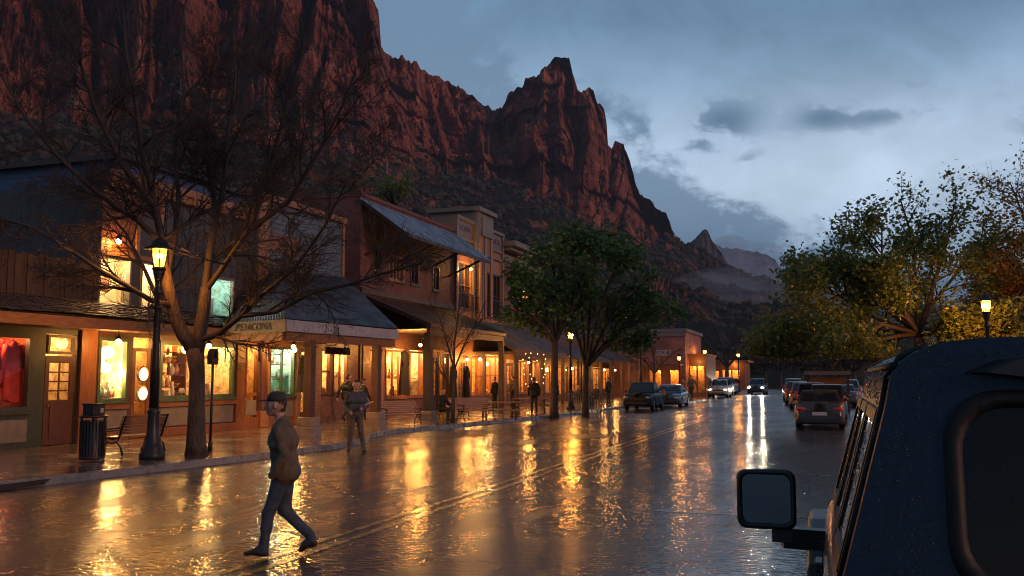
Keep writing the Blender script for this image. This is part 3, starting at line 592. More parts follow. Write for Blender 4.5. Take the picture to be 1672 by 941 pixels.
def post(par, base, x, y, z0, z1, w, m, name='post', base_h=0, bm='stone', bw=.3):
    mb = MB(); mb.box(x-w/2,x+w/2,y-w/2,y+w/2,z0,z1); mb.box(x-w*.62,x+w*.62,y-w*.62,y+w*.62,z1-.22,z1-.16)
    p = part(name, mb, M[m], par, base, .012)
    if base_h:
        b = MB(); b.prism([(x-bw,y-bw),(x+bw,y-bw),(x+bw,y+bw),(x-bw,y+bw)],'z',-.02,base_h*.62); b.box(x-bw*.84,x+bw*.84,y-bw*.84,y+bw*.84,base_h*.62,base_h); b.build('stone_base', M[bm], p, base, .02)
    return p
def text_mesh(s, size, m, par, base, loc, rot, ext=.006, name='lettering', shear=0.):
    cu = bpy.data.curves.new(name,'FONT'); cu.body = s; cu.size = size; cu.extrude = ext; cu.align_x = 'CENTER'; cu.align_y = 'CENTER'; cu.shear = shear
    o = bpy.data.objects.new(name, cu); COL.objects.link(o); dg = bpy.context.evaluated_depsgraph_get()
    me = bpy.data.meshes.new_from_object(o.evaluated_get(dg)); bpy.data.objects.remove(o); me.materials.clear(); me.materials.append(m)
    q = bpy.data.objects.new(name, me); COL.objects.link(q); q.parent = par; q.location = Vector(loc)-Vector(base); q.rotation_euler = rot; return q
RX = (math.pi/2,0,math.pi/2)   # text facing +X, reading along +Y
def lampth(name, label, cat, loc, power, kind='globe', group=None, wallx=None):
    b = loc; t = thing(name, label, cat, b, group)
    mb = MB(); mb.sph(b,.075,10); mb.build('bulb', M['bulb_porch'], t, b)
    s = MB()
    if wallx is not None: s.tube([(wallx,b[1],b[2]+.05),(wallx+.1,b[1],b[2]+.16),(b[0],b[1],b[2]+.14)],.014,6)
    else: s.tube([(b[0],b[1],b[2]+.45),(b[0],b[1],b[2]+.13)],.012,6)
    s.lathe([(.11,b[2]+.07-b[2]),(.05,.14),(.02,.17)],12,(b[0],b[1],b[2])); s.build('shade', M['black_metal'], t, b)
    light((b[0],b[1],b[2]-.02), power*4.6, WARM, .16); return t
# ---- shop goods (each a thing; goods of one window share a label)
def vase(h, r, m):
    mb = MB(); mb.lathe([(r*.6,0),(r,h*.35),(r*.85,h*.6),(r*.4,h*.85),(r*.5,h)],10); return mb, m
def goods(name, label, cat, group, spots, kinds):
    protos = {}
    for i, (x,y,z,s) in enumerate(spots):
        k = kinds[i % len(kinds)]
        if k not in protos:
            mb = MB(); kind, m = k
            if kind == 'vase': mb.lathe([(.05,0),(.095,.09),(.08,.16),(.035,.22),(.045,.26)],10)
            elif kind == 'jar': mb.lathe([(.06,0),(.07,.02),(.07,.16),(.05,.18),(.05,.21)],10)
            elif kind == 'bowl': mb.lathe([(.04,0),(.05,.015),(.12,.09),(.115,.095),(.03,.03)],12)
            elif kind == 'lampshade': mb.lathe([(.05,0),(.05,.02),(.015,.03),(.015,.14),(.12,.14),(.07,.28)],12)
            elif kind == 'figure': mb.lathe([(.06,0),(.05,.1),(.07,.2),(.03,.26),(.045,.31),(.03,.36)],10)
            elif kind == 'frame': mb.box(-.015,.015,-.14,.14,0,.36); mb.box(.015,.022,-.1,.1,.05,.31)
            elif kind == 'box': mb.box(-.08,.08,-.1,.1,0,.2); mb.box(-.085,.085,-.105,.105,.2,.23)
            elif kind == 'chair': mb.box(-.12,.12,-.14,.14,.18,.22); mb.box(-.13,-.1,-.14,.14,.22,.5); [mb.box(a-.02,a+.02,c-.02,c+.02,0,.18) for a in (-.1,.1) for c in (-.12,.12)]
            elif kind == 'necklace': mb.tube([(0,.09*math.sin(a)*(1 if a < 0 else 1),-.16*math.cos(a)+(.06 if abs(a) > 2 else 0)) for a in np.linspace(-2.6,2.6,15)],.014,5)
            protos[k] = mb.build(name, M[m], loc=(x,y,z)); tag(protos[k], label, cat, group); protos[k].scale = (s,)*3
        else:
            o = protos[k].copy(); COL.objects.link(o); o.location = (x,y,z); o.scale = (s*R.uniform(.85,1.2),s*R.uniform(.85,1.2),s*R.uniform(.8,1.3)); o.rotation_euler = (0,0,R.uniform(-.5,.5))
def shelves(par, base, y0, y1, zs, x0, x1, m='wood_orange'):
    mb = MB()
    for z in zs: mb.box(x0,x1,y0,y1,z-.03,z)
    part('shelf', mb, M[m], par, base)
def garment(name, label, loc, h, m, spread=.3, cat='coat', group=None, robe=True):
    b = loc; t = thing(name, label, cat, b, group); mb = MB(); n = 20; rows = []
    for i in range(13):
        f = i/12; z = -h*f
        wx = .10+.08*f; wy = (.06+.19*min(1,f*7))+(spread-.2)*f
        rows.append([(wx*math.sin(a)*(1+.12*math.sin(a*5+f*3)*f), wy*math.cos(a)*(1+.10*math.sin(a*7+1.3)*f), z+(.03*math.sin(a*3)*f)) for a in [2*math.pi*k/n for k in range(n)]])
    mb.add([(b[0]+p[0],b[1]+p[1],b[2]+p[2]) for r in rows for p in r], [(i*n+k,i*n+(k+1)%n,(i+1)*n+(k+1)%n,(i+1)*n+k) for i in range(12) for k in range(n)], 0, True)
    for sgn in (-1,1):
        mb.tube([(b[0],b[1]+sgn*.2,b[2]-.10),(b[0]+.04,b[1]+sgn*.28,b[2]-.35),(b[0]+.05,b[1]+sgn*.29,b[2]-.68)],[.075,.07,.06],8)
    mb.build('cloth', M[m], t, b)
    hg = MB(); hg.tube([(b[0],b[1]-.2,b[2]-.07),(b[0],b[1],b[2]+.02),(b[0],b[1]+.2,b[2]-.07)],.012,6); hg.tube([(b[0],b[1],b[2]+.02),(b[0],b[1],b[2]+.12),(b[0]-.04,b[1],b[2]+.15)],.008,6); hg.build('hanger', M['wood_dark'], t, b)
    return t
# ================= shop A : shingled awning, plank parapet, red display
bA = (FX,18.5,0); A = thing('plank_fronted_shop','plank fronted shop with a shake awning and a red lit display window','shop',bA)
mb = MB(); opsA = [(15.9,19.95,1.04,3.0),(20.35,21.4,.14,3.02)]
mb.wall(FX,.16,15,22.05,0,3.35,opsA); mb.box(FX-6,FX-5.8,15,22,0,5.1); mb.box(FX-5.8,FX-.2,15,15.2,0,5.1); part('wall', mb, M['green_dark'], A, bA)
mb = MB()
y = 15.0
while y < 22.0: w_ = R.uniform(.16,.26); mb.box(FX-.1,FX+R.uniform(0,.03),y,min(22.02,y+w_-.012),3.36,5.02+R.uniform(-.05,.06)); y += w_
mb.box(FX-.14,FX-.101,15,22,3.36,5.0); part('plank_parapet', mb, M['plank_dark'], A, bA)
mb = MB()
for a,b_ in ((15.9,17.9),(17.98,19.95)): mb.box(FX,FX+.03,a+.1,b_-.1,.3,.85)
part('panel', mb, M['panel_grey'], A, bA)
window(A,bA,15.9,19.95,1.04,3.0,'green_dark',fw=.13)
room(A,bA,15.6,20.1,.9,3.2,1.6,M['room_red'],lights=((17.6,2.9,.5),(19.3,2.9,.5)),power=24,color=(1,.36,.13))
door(A,bA,20.4,21.35,.16,2.45,'wood_red')
window(A,bA,20.4,21.35,2.5,3.0,'wood_red',sill=False,fw=.07)
room(A,bA,20.2,21.5,.15,3.1,2.2,M['room_warm'],lights=((20.9,2.7,1.2),),power=26)
mb = MB(); mb.box(FX,FX+.1,21.45,21.72,.14,3.3); mb.box(FX,FX+.06,21.74,22.05,.14,3.3); part('pilaster', mb, M['wood_orange'], A, bA, .01)
goods('red_garment','red folded garment on a shelf in the red lit display window','garment','red garments in the near display window',[(FX-.55,y,z,1.5) for z in (1.25,1.75,2.2) for y in (19.0,19.3,19.52)],[('box','red_cloth'),('frame','red_cloth')])
garment('hanging_dress','long pinkish dress hanging at the edge of the red lit display window',(FX-.42,19.72,2.8),1.5,'red_cloth',.2,'dress')
mb = MB(); R.seed(3)
for k in range(60): a = R.uniform(0,6.3); mb.tube([(FX-.5,19.2,1.15),(FX-.5+.2*math.cos(a),19.2+.3*math.sin(a),1.2+R.uniform(.02,.22))],[.012,.03],4)
tag(mb.build('potted_fern', M['plant_green'], base=(FX-.5,19.2,1.1)),'low green plant at the bottom of the red lit display window','plant')
# awning over A and B
bq = (FX,19,3.3)
AW = thing('shake_awning','long low awning of dark ragged shakes with a tan fascia along the two nearest shops','awning',bq)
mb = MB(); R.seed(8); xw,zw,xe,ze = FX+.02,3.95,FX+1.75,3.42
nrow = 8
for i in range(nrow):
    t0 = i/nrow; t1 = min(1.03,(i+1.35)/nrow); y = 13.0
    while y < 26.2:
        w_ = R.uniform(.11,.3); j = R.uniform(-.03,.05); lz = R.uniform(0,.03)
        a = (xw+(xe-xw)*t0, zw+(ze-zw)*t0); b_ = (xw+(xe-xw)*(t1+j*.6), zw+(ze-zw)*(t1+j*.6)+lz)
        mb.slab([(b_[0],y,b_[1]+.035),(b_[0],y+w_-.01,b_[1]+.035),(a[0],y+w_-.01,a[1]+.02),(a[0],y,a[1]+.02)],.022); y += w_
mb.slab([(xe-.03,13,ze-.01),(xe-.03,26.2,ze-.01),(xw,26.2,zw-.01),(xw,13,zw-.01)],.05); part('shake_roof', mb, M['shake'], AW, bq)
mb = MB(); mb.box(xe-.02,xe+.03,13,26.2,3.1,3.36); part('fascia', mb, M['wood_tan'], AW, bq, .008)
mb = MB(); mb.box(FX+.02,xe-.03,13,26.2,3.16,3.2); part('soffit', mb, M['wood_orange'], AW, bq)
# ================= shop B : two storeys, lantern window, green window
bB = (FX,25.5,0); B = thing('two_storey_lantern_shop','two storey grey boarded shop with lantern window and wide green framed window','shop',bB)
opsB = [(22.15,23.3,1.22,3.0),(23.5,24.3,.14,3.05),(24.62,28.3,1.22,3.0)]
mb = MB(); mb.wall(FX,.16,22.05,28.75,0,3.4,opsB); part('wall', mb, M['wood_red'], B, bB)
opsU = [(22.02,23.28,3.75,5.3),(23.66,24.5,3.75,5.3),(26.85,28.15,3.85,5.2)]
mb = MB(); mb.wall(FX,.16,22.05,28.9,3.4,7.3,opsU); mb.box(FX-5,FX-4.8,22.05,28.9,0,7.2); mb.box(FX-4.8,FX-.17,22.05,22.2,3.4,7.3); mb.box(FX-4.8,FX-.17,28.7,28.9,0,7.3); mb.box(FX-4.8,FX-.17,22.2,28.7,7.0,7.1); part('upper_wall', mb, M['siding_grey'], B, bB)
mb = MB(); y = 24.7; R.seed(5)
while y < 28.9:
    for (z0,z1) in ((3.45,7.28),):
        if y > 26.7 and y < 28.2: mb.box(FX,FX+.025,y,y+.06,5.28,7.28)
        else: mb.box(FX,FX+.025,y,y+.06,z0,z1)
    y += .36
part('batten', mb, M['siding_grey'], B, bB)
mb = MB(); mb.box(FX,FX+.3,21.95,28.9,7.5,7.72); mb.box(FX,FX+.2,21.98,28.88,7.28,7.499); mb.box(FX-.3,FX-.001,21.98,28.88,7.3,7.7)
for i in range(14): mb.box(FX+.2,FX+.27,22.1+i*.5,22.25+i*.5,7.3,7.5)
part('cornice', mb, M['wood_tan'], B, bB)
mb = MB()
for i in range(11): mb.box(FX,FX+.03+.012*(i%2),22.05,23.35,5.45+i*.155,5.45+i*.155+.15)
part('shingle_panel', mb, M['wood_orange'], B, bB, label='warm lit wood shingle panel between the upper windows and the cornice')
mb = MB(); mb.box(FX,FX+.09,23.36,23.5,5.4,7.28); mb.box(FX,FX+.09,24.35,24.5,5.4,7.28); mb.box(FX,FX+.08,22.0,24.6,5.3,5.44); part('trim', mb, M['wood_tan'], B, bB)
for (a,b_,c,d) in opsU: window(B,bB,a,b_,c,d,'wood_grey',fw=.07)
room(B,bB,22.1,24.6,3.6,5.5,1.7,M['cream'],lights=((22.7,5.2,.6),(24.05,5.2,.6)),power=85,color=(1,.66,.28))
room(B,bB,26.7,28.3,3.7,5.4,1.5,M['room_teal'],lights=((27.4,5.1,.5),),power=20,color=(.95,.95,.72))
goods('hanging_garment','garment hanging inside the bright upper window nearest the street lamp','garment','garments in the bright upper windows',[(FX-.75,22.5,4.1,1.9),(FX-.7,22.95,4.35,1.7),(FX-.8,23.95,4.1,1.8)],[('frame','panel_grey'),('frame','clay')])
goods('wall_picture','pale picture propped inside the teal lit upper window','picture','pictures in the teal window',[(FX-.6,27.2,4.0,1.6),(FX-.7,27.65,4.0,1.9)],[('frame','sign_white')])
window(B,bB,22.15,23.3,1.22,3.0,'green_paint',fw=.09)
room(B,bB,22.08,23.42,.95,3.15,1.3,M['room_warm'],lights=((22.5,2.85,.3),(23.0,2.0,.25)),power=70)
shelves(B,bB,22.2,23.35,(1.62,),FX-1.2,FX-.5)
for i,(dy,z,r) in enumerate(((.32,2.62,.2),(.78,2.6,.19),(.28,2.02,.19),(.74,2.16,.16),(.5,2.36,.14))):
    b_ = (FX-.45,22.2+dy,z); t = thing('paper_lantern',['big glowing round paper lantern, upper left of those in the lantern window','glowing round paper lantern, upper right of those in the lantern window','glowing round paper lantern hanging low at the left of the lantern window','ribbed paper lantern hanging low at the right of the lantern window','small glowing paper lantern in the middle of the lantern window'][i],'lantern',b_,'paper lanterns in the lantern window')
    mb = MB(); mb.lathe([(r*math.sin(math.pi*(k+.5)/11)*(1+(.03 if k%2 else 0)), -r*math.cos(math.pi*(k+.5)/11)) for k in range(11)],14,b_); mb.build('paper_globe', M['paper_lantern'], t, b_)
    mb = MB(); mb.tube([(b_[0],b_[1],b_[2]+r),(b_[0],b_[1],3.1)],.006,4); mb.build('cord', M['dark_item'], t, b_)
goods('shop_ornament','small pale ornament on the floor of the lantern window','ornament','ornaments in the lantern window',[(FX-.35,22.3+.16*i,1.32,1.1) for i in range(6)]+[(FX-.7,22.35+.24*i,1.63,.9) for i in range(4)],[('figure','white_item'),('jar','clay'),('figure','jade'),('vase','white_item')])
door(B,bB,23.52,24.28,.16,2.75,'wood_orange',glass=(.24,.96),nv=0,nh=0)
room(B,bB,23.45,24.35,.15,3.1,1.5,M['room_orange'],lights=((23.9,2.9,.7),),power=26)
for i,z in enumerate((1.98,1.42)):
    b_ = (FX+.02,23.9,z); t = thing('round_lantern',['upper of the two round lamps hanging one above the other at the shop door','lower of the two round lamps hanging one above the other at the shop door'][i],'lantern',b_,'round lamps at the door')
    mb = MB(); mb.sph(b_,(.1,.2,.2),14); mb.build('paper_globe', M['paper_lantern'], t, b_)
    mb = MB(); mb.lathe([(.2,-.03),(.245,-.015),(.245,.015),(.2,.03)],18,b_,axis='x'); mb.build('rim', M['brass'], t, b_)
    mb = MB(); mb.tube([(b_[0],b_[1],b_[2]+.24),(b_[0],b_[1],b_[2]+.3)],.008,4); mb.build('cord', M['dark_item'], t, b_)
window(B,bB,24.62,28.3,1.22,3.0,'green_paint',fw=.12)
room(B,bB,24.55,28.38,.95,3.15,1.9,M['room_warm'],lights=((25.3,2.95,.6),(26.5,2.95,.6),(27.7,2.9,.6)),power=62)
shelves(B,bB,24.7,26.5,(1.6,1.98,2.36,2.7),FX-1.1,FX-.55); mb = MB(); mb.box(FX-1.1,FX-.55,26.5,26.55,1.0,2.9); part('bookcase_side', mb, M['wood_orange'], B, bB)
R.seed(21)
goods('shelf_ware','small piece of pottery or ware on the shelves of the wide green framed window','pottery','ware on the shelves of the green window',[(FX-.72,24.82+.21*i+R.uniform(-.03,.03),z,R.uniform(.75,1.05)) for z in (1.6,1.98,2.36) for i in range(8)],[('vase','clay'),('jar','white_item'),('bowl','brass'),('figure','dark_item'),('vase','white_item')])
goods('display_ware','larger pale display piece along the sill of the wide green framed window','ornament','pieces along the sill of the green window',[(FX-.4,24.9+.42*i,1.24,1.1) for i in range(4)]+[(FX-.5,27.0+.36*i,1.3,1.35) for i in range(3)],[('bowl','white_item'),('box','cream'),('figure','white_item'),('lampshade','white_item')])
goods('display_chair','small pale chair displayed at the right of the wide green framed window','chair','small chairs in the green window',[(FX-.55,27.35,1.0,1.3),(FX-.55,27.85,1.0,1.3)],[('chair','white_item')])
mb = MB()
for a,b_ in ((22.2,23.3),(24.7,26.4),(26.5,28.25)): mb.box(FX,FX+.03,a,b_,.42,.98)
part('panel', mb, M['panel_grey'], B, bB, .01)
mb = MB(); mb.box(FX,FX+.07,22.1,23.36,1.0,1.15); mb.box(FX,FX+.07,24.58,28.4,1.0,1.15); mb.box(FX,FX+.06,22.1,23.36,.14,.38); mb.box(FX,FX+.06,24.58,28.4,.14,.38); mb.box(FX,FX+.06,28.4,28.72,.14,3.3); part('trim', mb, M['wood_orange'], B, bB, .008)
lampth('porch_lamp','lamp under the shake awning between the lantern window and the brown glazed door','lamp',(FX+.9,21.9,2.85),26)
lampth('porch_lamp','lamp under the shake awning in front of the wide green framed window','lamp',(FX+1.0,25.6,2.85),24)
lampth('wall_lamp','small wall lamp lighting the orange shingle panel above the bright upper windows','lamp',(FX+.22,22.5,5.7),26,wallx=FX)
R.seed(91)
goods('hung_ware','small ware hung in strings across the top of the wide green framed window','ornament','hung ware in the green window',[(FX-.35,24.85+.27*i,2.45+R.uniform(0,.2),.8) for i in range(12)],[('bowl','brass'),('vase','clay'),('figure','dark_item')])
goods('dark_vase','tall dark vase standing in the lantern window','vase','dark vases in the lantern window',[(FX-.6,22.4+.27*i,1.3,1.6) for i in range(3)],[('vase','dark_item'),('figure','clay')])
# ================= shop C : slate-blue false front, pyramid canopy
CXF = -13.1; bC = (CXF,32.5,0); Cb = thing('blue_false_front_shop','shop with slate blue boarded false front framed in tan wood above a hipped metal canopy','shop',bC)
ca_ = AX(435,328,CXF)[0]; cb_ = AX(560,360,CXF)[0]
mb = MB(); n = 14; z0,z1 = 5.6,8.1
for i in range(n):
    a = z0+(z1-z0)*i/n; b_ = z0+(z1-z0)*(i+1)/n
    mb.add([(CXF+.035,ca_+.1,a),(CXF+.035,cb_-.1,a),(CXF+.008,cb_-.1,b_),(CXF+.008,ca_+.1,b_),(CXF,ca_+.1,a),(CXF,cb_-.1,a)],[(0,1,2,3),(0,4,5,1)])
mb.box(CXF-.15,CXF,ca_-.45,cb_,3.45,8.15); mb.box(FX-4,CXF-.16,ca_-.44,ca_-.3,3.62,8.0); mb.box(FX-4,CXF-.16,cb_-.15,cb_,3.62,8.0); mb.box(FX-4,CXF-.16,ca_-.29,cb_-.16,7.8,7.9); part('false_front', mb, M['siding_blue'], Cb, bC)
mb = MB(); mb.box(CXF,CXF+.09,ca_-.5,ca_+.1,5.2,8.12); mb.box(CXF,CXF+.09,cb_-.12,cb_+.05,5.2,8.12); mb.box(CXF-.2,CXF+.16,ca_-.55,cb_+.1,8.12,8.34); mb.box(CXF,CXF+.08,ca_+.1,cb_-.12,5.55,5.78); part('trim', mb, M['wood_tan'], Cb, bC, .01)
mb = MB()
for i in range(5): mb.box(CXF+.036,CXF+.062,ca_+.12,ca_+2.2-.12*(i%2),6.35+i*.135,6.35+i*.135+.128)
part('signboard', mb, M['wood_orange'], Cb, bC, label='weathered orange plank sign fixed to the blue false front')
opsC = [(28.95,29.65,.5,3.0),(30.35,32.0,1.2,3.0),(33.9,34.6,1.25,3.0),(34.85,36.0,1.25,3.0)]
mb = MB(); mb.wall(FX,.16,28.76,36.95,0,3.6,opsC+[(32.35,33.3,.14,3.0)]); part('wall', mb, M['wood_orange'], Cb, bC)
mb = MB(); mb.box(FX,FX+.05,33.4,36.9,.14,1.15); part('brick_base', mb, M['brick'], Cb, bC)
mb = MB(); mb.box(FX+.0,FX+.03,30.45,31.95,.45,1.0); mb.box(FX,FX+.03,28.95,29.6,.6,1.1); part('panel', mb, M['panel_grey'], Cb, bC)
mb = MB(); mb.box(FX,FX+.1,29.75,30.25,.14,3.2); mb.box(FX,FX+.09,32.05,32.3,.14,3.2); mb.box(FX,FX+.09,33.33,33.8,.14,3.2); part('pilaster', mb, M['wood_tan'], Cb, bC, .01)
window(Cb,bC,28.95,29.65,1.3,3.0,'wood_orange',fw=.06); room(Cb,bC,28.85,30.0,.3,3.15,1.2,M['room_orange'],lights=((29.3,2.9,.4),),power=40)
window(Cb,bC,30.35,32.0,1.2,3.0,'green_paint',nv=1,fw=.08,mw=.06); room(Cb,bC,30.05,32.2,1.0,3.15,1.3,M['room_teal'],lights=((30.8,2.95,.45),(31.6,2.95,.45)),power=50,color=(1,.84,.5))
goods('necklace','necklace hung on a board in the narrow orange lit window','necklace','necklaces in the narrow orange window',[(FX-.4,29.3,2.1,1.2),(FX-.4,29.3,1.55,1.2),(FX-.4,29.52,1.85,1)],[('necklace','white_item')])
goods('display_trinket','small trinket in the teal backed window','trinket','trinkets in the teal window',[(FX-.35,30.55+.19*i,1.28,.9) for i in range(7)]+[(FX-.55,30.55+.22*i,1.85,.8) for i in range(6)]+[(FX-.5,31.0+.3*i,2.4,.9) for i in range(3)],[('figure','white_item'),('jar','clay'),('vase','brass'),('bowl','white_item')])
shelves(Cb,bC,30.4,31.95,(1.84,2.38),FX-.75,FX-.4)
door(Cb,bC,32.4,33.25,.16,3.0,'wood_red',glass=(.15,.95),nv=0,nh=0); room(Cb,bC,32.3,33.8,.15,3.15,1.6,M['room_warm'],lights=((32.9,2.9,.7),),power=55)
window(Cb,bC,33.9,34.6,1.25,3.0,'wood_red',nh=1,fw=.06); window(Cb,bC,34.85,36.0,1.25,3.0,'wood_red',nv=1,fw=.06); room(Cb,bC,33.82,36.1,1.0,3.15,1.4,M['room_warm'],lights=((34.3,2.9,.45),(35.4,2.9,.45)),power=75)
goods('window_gift','small gift item in the brick based window','gift','gifts in the brick based window',[(FX-.4,34.0+.2*i,1.26,.95) for i in range(10)]+[(FX-.5,34.0+.26*i,2.1,.8) for i in range(7)],[('jar','clay'),('vase','white_item'),('bowl','brass'),('figure','dark_item')]); shelves(Cb,bC,33.9,36.0,(2.09,),FX-.8,FX-.35)
# canopy
bK = (-10.5,28,3.3); K = thing('hipped_canopy','steep hipped canopy of dark corrugated metal on two posts over the blue shop front','canopy',bK)
mb = MB()
c1,c2,c3,t1,t2,e2 = (-9.0,24.4,3.56),(-9.0,31.45,3.62),(-11.6,25.2,3.5),(CXF+.1,ca_+.3,AX(450,444,CXF)[1]),(CXF+.1,cb_,AX(563,455,CXF)[1]),(CXF+.1,cb_-.6,3.62)
def corr(mb, a, b_, c, d, n, amp):   # a-b eave, d-c top ; ribs run up the slope
    a,b_,c,d = map(Vector,(a,b_,c,d)); nrm = (b_-a).cross(d-a).normalized(); nrm = nrm if nrm.z > 0 else -nrm; vs = []
    for i in range(n+1):
        t = i/n; o = nrm*(amp*(1 if i%2 else -1)); vs += [a.lerp(b_,t)+o, d.lerp(c,t)+o]
    mb.add(vs, [(2*i,2*i+2,2*i+3,2*i+1) for i in range(n)])
corr(mb,c1,c2,t2,t1,92,.018); corr(mb,c3,c1,t1,Vector(t1)+Vector((0,-.01,0)),44,.014); corr(mb,c2,e2,t2,Vector(t2)+Vector((0,.01,0)),30,.014)
part('corrugated_roof', mb, M['roof_corr'], K, bK)
mb = MB(); mb.beam(t1,c1,.1,.05); mb.beam((t1[0],t1[1],t1[2]+.03),(t2[0],t2[1],t2[2]+.03),.1,.05); mb.beam(t2,c2,.08,.05); part('ridge_cap', mb, M['roof_corr'], K, bK)
mb = MB(); mb.beam((-8.97,24.35,3.36),(-8.97,31.5,3.40),.05,.33); mb.beam((-9.0,31.5,3.40),(-13.0,cb_-.6,3.4),.05,.33); part('fascia', mb, M['sign_white'], K, bK, label='pale weathered fascia board on the street side of the canopy')
mb = MB(); mb.beam((-8.97,24.33,3.35),(-11.65,25.15,3.33),.05,.36); part('signboard', mb, M['wood_grey'], K, bK, label='weathered name board with worn lettering on the end of the canopy')
ang = math.atan2(24.33-25.15, -8.97+11.65); text_mesh("P'S HICONA", .3, M['letter'], K, bK, (-10.31-.03*math.sin(-ang)*0+(-.04)*math.sin(ang)*-1, 24.74-.045, 3.35), (math.pi/2,0,ang), .004, shear=.25)
mb = MB(); mb.beam((-9.12,24.5,3.06),(-9.12,31.4,3.08),.16,.24); mb.beam((-9.12,24.5,3.06),(-11.6,25.3,3.06),.14,.22); mb.quad((-9.1,24.5,3.19),(-9.1,31.4,3.19),(FX+.02,33.6,3.19),(FX+.02,25.4,3.19)); part('soffit', mb, M['wood_orange'], K, bK)
for (px,yy) in ((505,0),(614,0)):
    Y = AX(px,640,-9.15)[0]; post(K,bK,-9.15,Y,0.5,3.0,.26,'wood_red',base_h=.72,bw=.3)
lampth('porch_lamp','glowing lamp under the hipped canopy close to the door of the blue shop','lamp',(-12.3,30.1,2.85),30)
lampth('porch_lamp','glowing lamp under the near end of the hipped canopy','lamp',(-11.4,28.6,2.9),50)
sg = MB(); s0 = AX(531,556,-11.5); s1 = AX(571,566,-11.5); sb = (-11.5,(s0[0]+s1[0])/2,2.95); sg.box(-11.53,-11.47,s0[0],s1[0],2.72,2.98); S_ = thing('hanging_sign','dark wooden sign board hanging under the canopy over the shop door','sign',sb); sg.build('board', M['tex_dark'], S_, sb, .006)
mb = MB(); [mb.tube([(-11.5,y,2.98),(-11.5,y,3.17)],.008,4) for y in (s0[0]+.1,s1[0]-.1)]; mb.build('chain', M['iron'], S_, sb)
garment('hanging_robe','dark robe hanging beside the teal backed window',(-12.9,31.6,2.7),1.35,'tex_dark',.24)
garment('rolled_awning','dark rolled awning cloth hanging at the corner of the two storey shop',(-12.4,28.35,3.1),2.3,'wood_red',.16,'awning cloth')
# ================= brick building D
bD = (FX,42,0); D = thing('large_brick_building','large two storey brick building with a metal shed roof above its upper windows','building',bD)
opsD = [(39.7,41.3,6.35,7.55),(42.0,42.95,6.35,7.5),(44.6,45.5,6.3,7.6),(38.2,39.0,6.6,7.7),
        (38.1,39.0,.14,3.2),(39.5,41.6,.9,3.2),(42.0,43.6,.9,3.2),(44.4,46.9,.14,3.3)]
mb = MB(); mb.wall(FX,.3,36.99,47.5,0,9.75,opsD); mb.wall(36.99,.3,-32,FX-.31,0,9.75,(),axis='y'); mb.box(-32,FX-.31,47.2,47.5,0,9.7); mb.box(-32,-31.7,37.3,47.2,0,9.7); mb.box(-31.7,FX-.31,37.3,47.2,9.2,9.3); part('wall', mb, M['brick'], D, bD)
mb = MB(); mb.box(FX-.32,FX+.05,36.95,47.52,9.75,9.9); mb.box(-32,FX-.33,36.95,37.3,9.75,9.9); part('coping', mb, M['brick'], D, bD)
mb = MB(); mb.box(FX,FX+.09,37,47.5,5.5,5.75); mb.box(FX,FX+.07,37,37.1,.14,5.4); part('band', mb, M['wood_dark'], D, bD)
for i,(a,b_,c,d) in enumerate(opsD[:4]): window(D,bD,a,b_,c,d,'wood_tan' if i == 0 else 'wood_dark',nv=3 if i == 0 else 1,gm='glass_dark',fw=.1,mw=.12 if i == 0 else .05)
shed_roof('upper_roof',D,bD,36.9,47.6,FX+.02,9.62,-11.2,7.98,'roof_metal',rib=.42,ye0=36.9,ye1=46.9)
mb = MB(); [mb.beam((FX,y,7.2),(-11.5,y,8.05),.09,.09) for y in (37.4,40.5,43.6,46.6)]; part('bracket', mb, M['wood_dark'], D, bD)
shed_roof('porch_roof',D,bD,37.6,47.2,FX+.02,5.42,-10.45,4.18,'roof_brown',rib=.45)
mb = MB(); mb.box(-10.62,-10.46,37.6,46.9,3.72,3.98); mb.quad((-10.6,37.7,3.95),(-10.6,46.9,3.95),(FX+.02,46.9,3.95),(FX+.02,37.7,3.95)); part('porch_beam', mb, M['wood_dark'], D, bD)
for px in (699,): Y = AX(px,640,-10.4)[0]; post(D,bD,-10.4,Y,.3,3.75,.3,'wood_dark',base_h=.5,bw=.3)
post(D,bD,-10.4,46.4,.14,3.75,.24,'wood_dark')
door(D,bD,38.15,38.95,.16,2.6,'wood_dark',glass=(.4,.92)); room(D,bD,37.9,39.2,.15,3.3,1.5,M['room_orange'],lights=((38.5,2.9,.6),),power=26)
window(D,bD,39.5,41.6,.95,3.15,'wood_orange',nv=2,fw=.09); window(D,bD,42.0,43.6,.95,3.15,'wood_orange',nv=0,fw=.1); room(D,bD,39.3,43.7,.8,3.35,1.6,M['room_warm'],lights=((40.0,3.0,.5),(41.2,3.0,.5),(42.8,3.0,.5)),power=85)
goods('window_ware','small ornament in the windows under the brick building porch','ornament','ornaments in the porch windows',[(FX-.4,39.7+.28*i,1.0,1.1) for i in range(13)]+[(FX-.5,39.7+.3*i,1.85,1) for i in range(12)],[('vase','clay'),('figure','dark_item'),('jar','brass'),('bowl','white_item')]); shelves(D,bD,39.4,43.6,(1.84,),FX-.8,FX-.35)
door(D,bD,44.5,45.4,.16,2.9,'wood_dark',glass=(.3,.94)); window(D,bD,45.5,46.9,.3,3.2,'wood_dark',nv=1,fw=.08); room(D,bD,44.2,47.0,.15,3.4,1.6,M['room_orange'],lights=((45.3,3.0,.6),),power=26)
mb = MB(); mb.box(FX,FX+.12,43.7,44.3,.14,3.9); mb.box(FX,FX+.08,37.25,37.95,.14,3.9); part('pilaster', mb, M['wood_orange'], D, bD)
lampth('porch_lamp','bright lamp hanging from the brick building porch near its corner post','lamp',(-11.5,38.9,3.3),70)
lampth('wall_lamp','bright wall lamp beside the dark robe on the brick building front','lamp',(-13.05,40.9,2.75),70,wallx=FX)
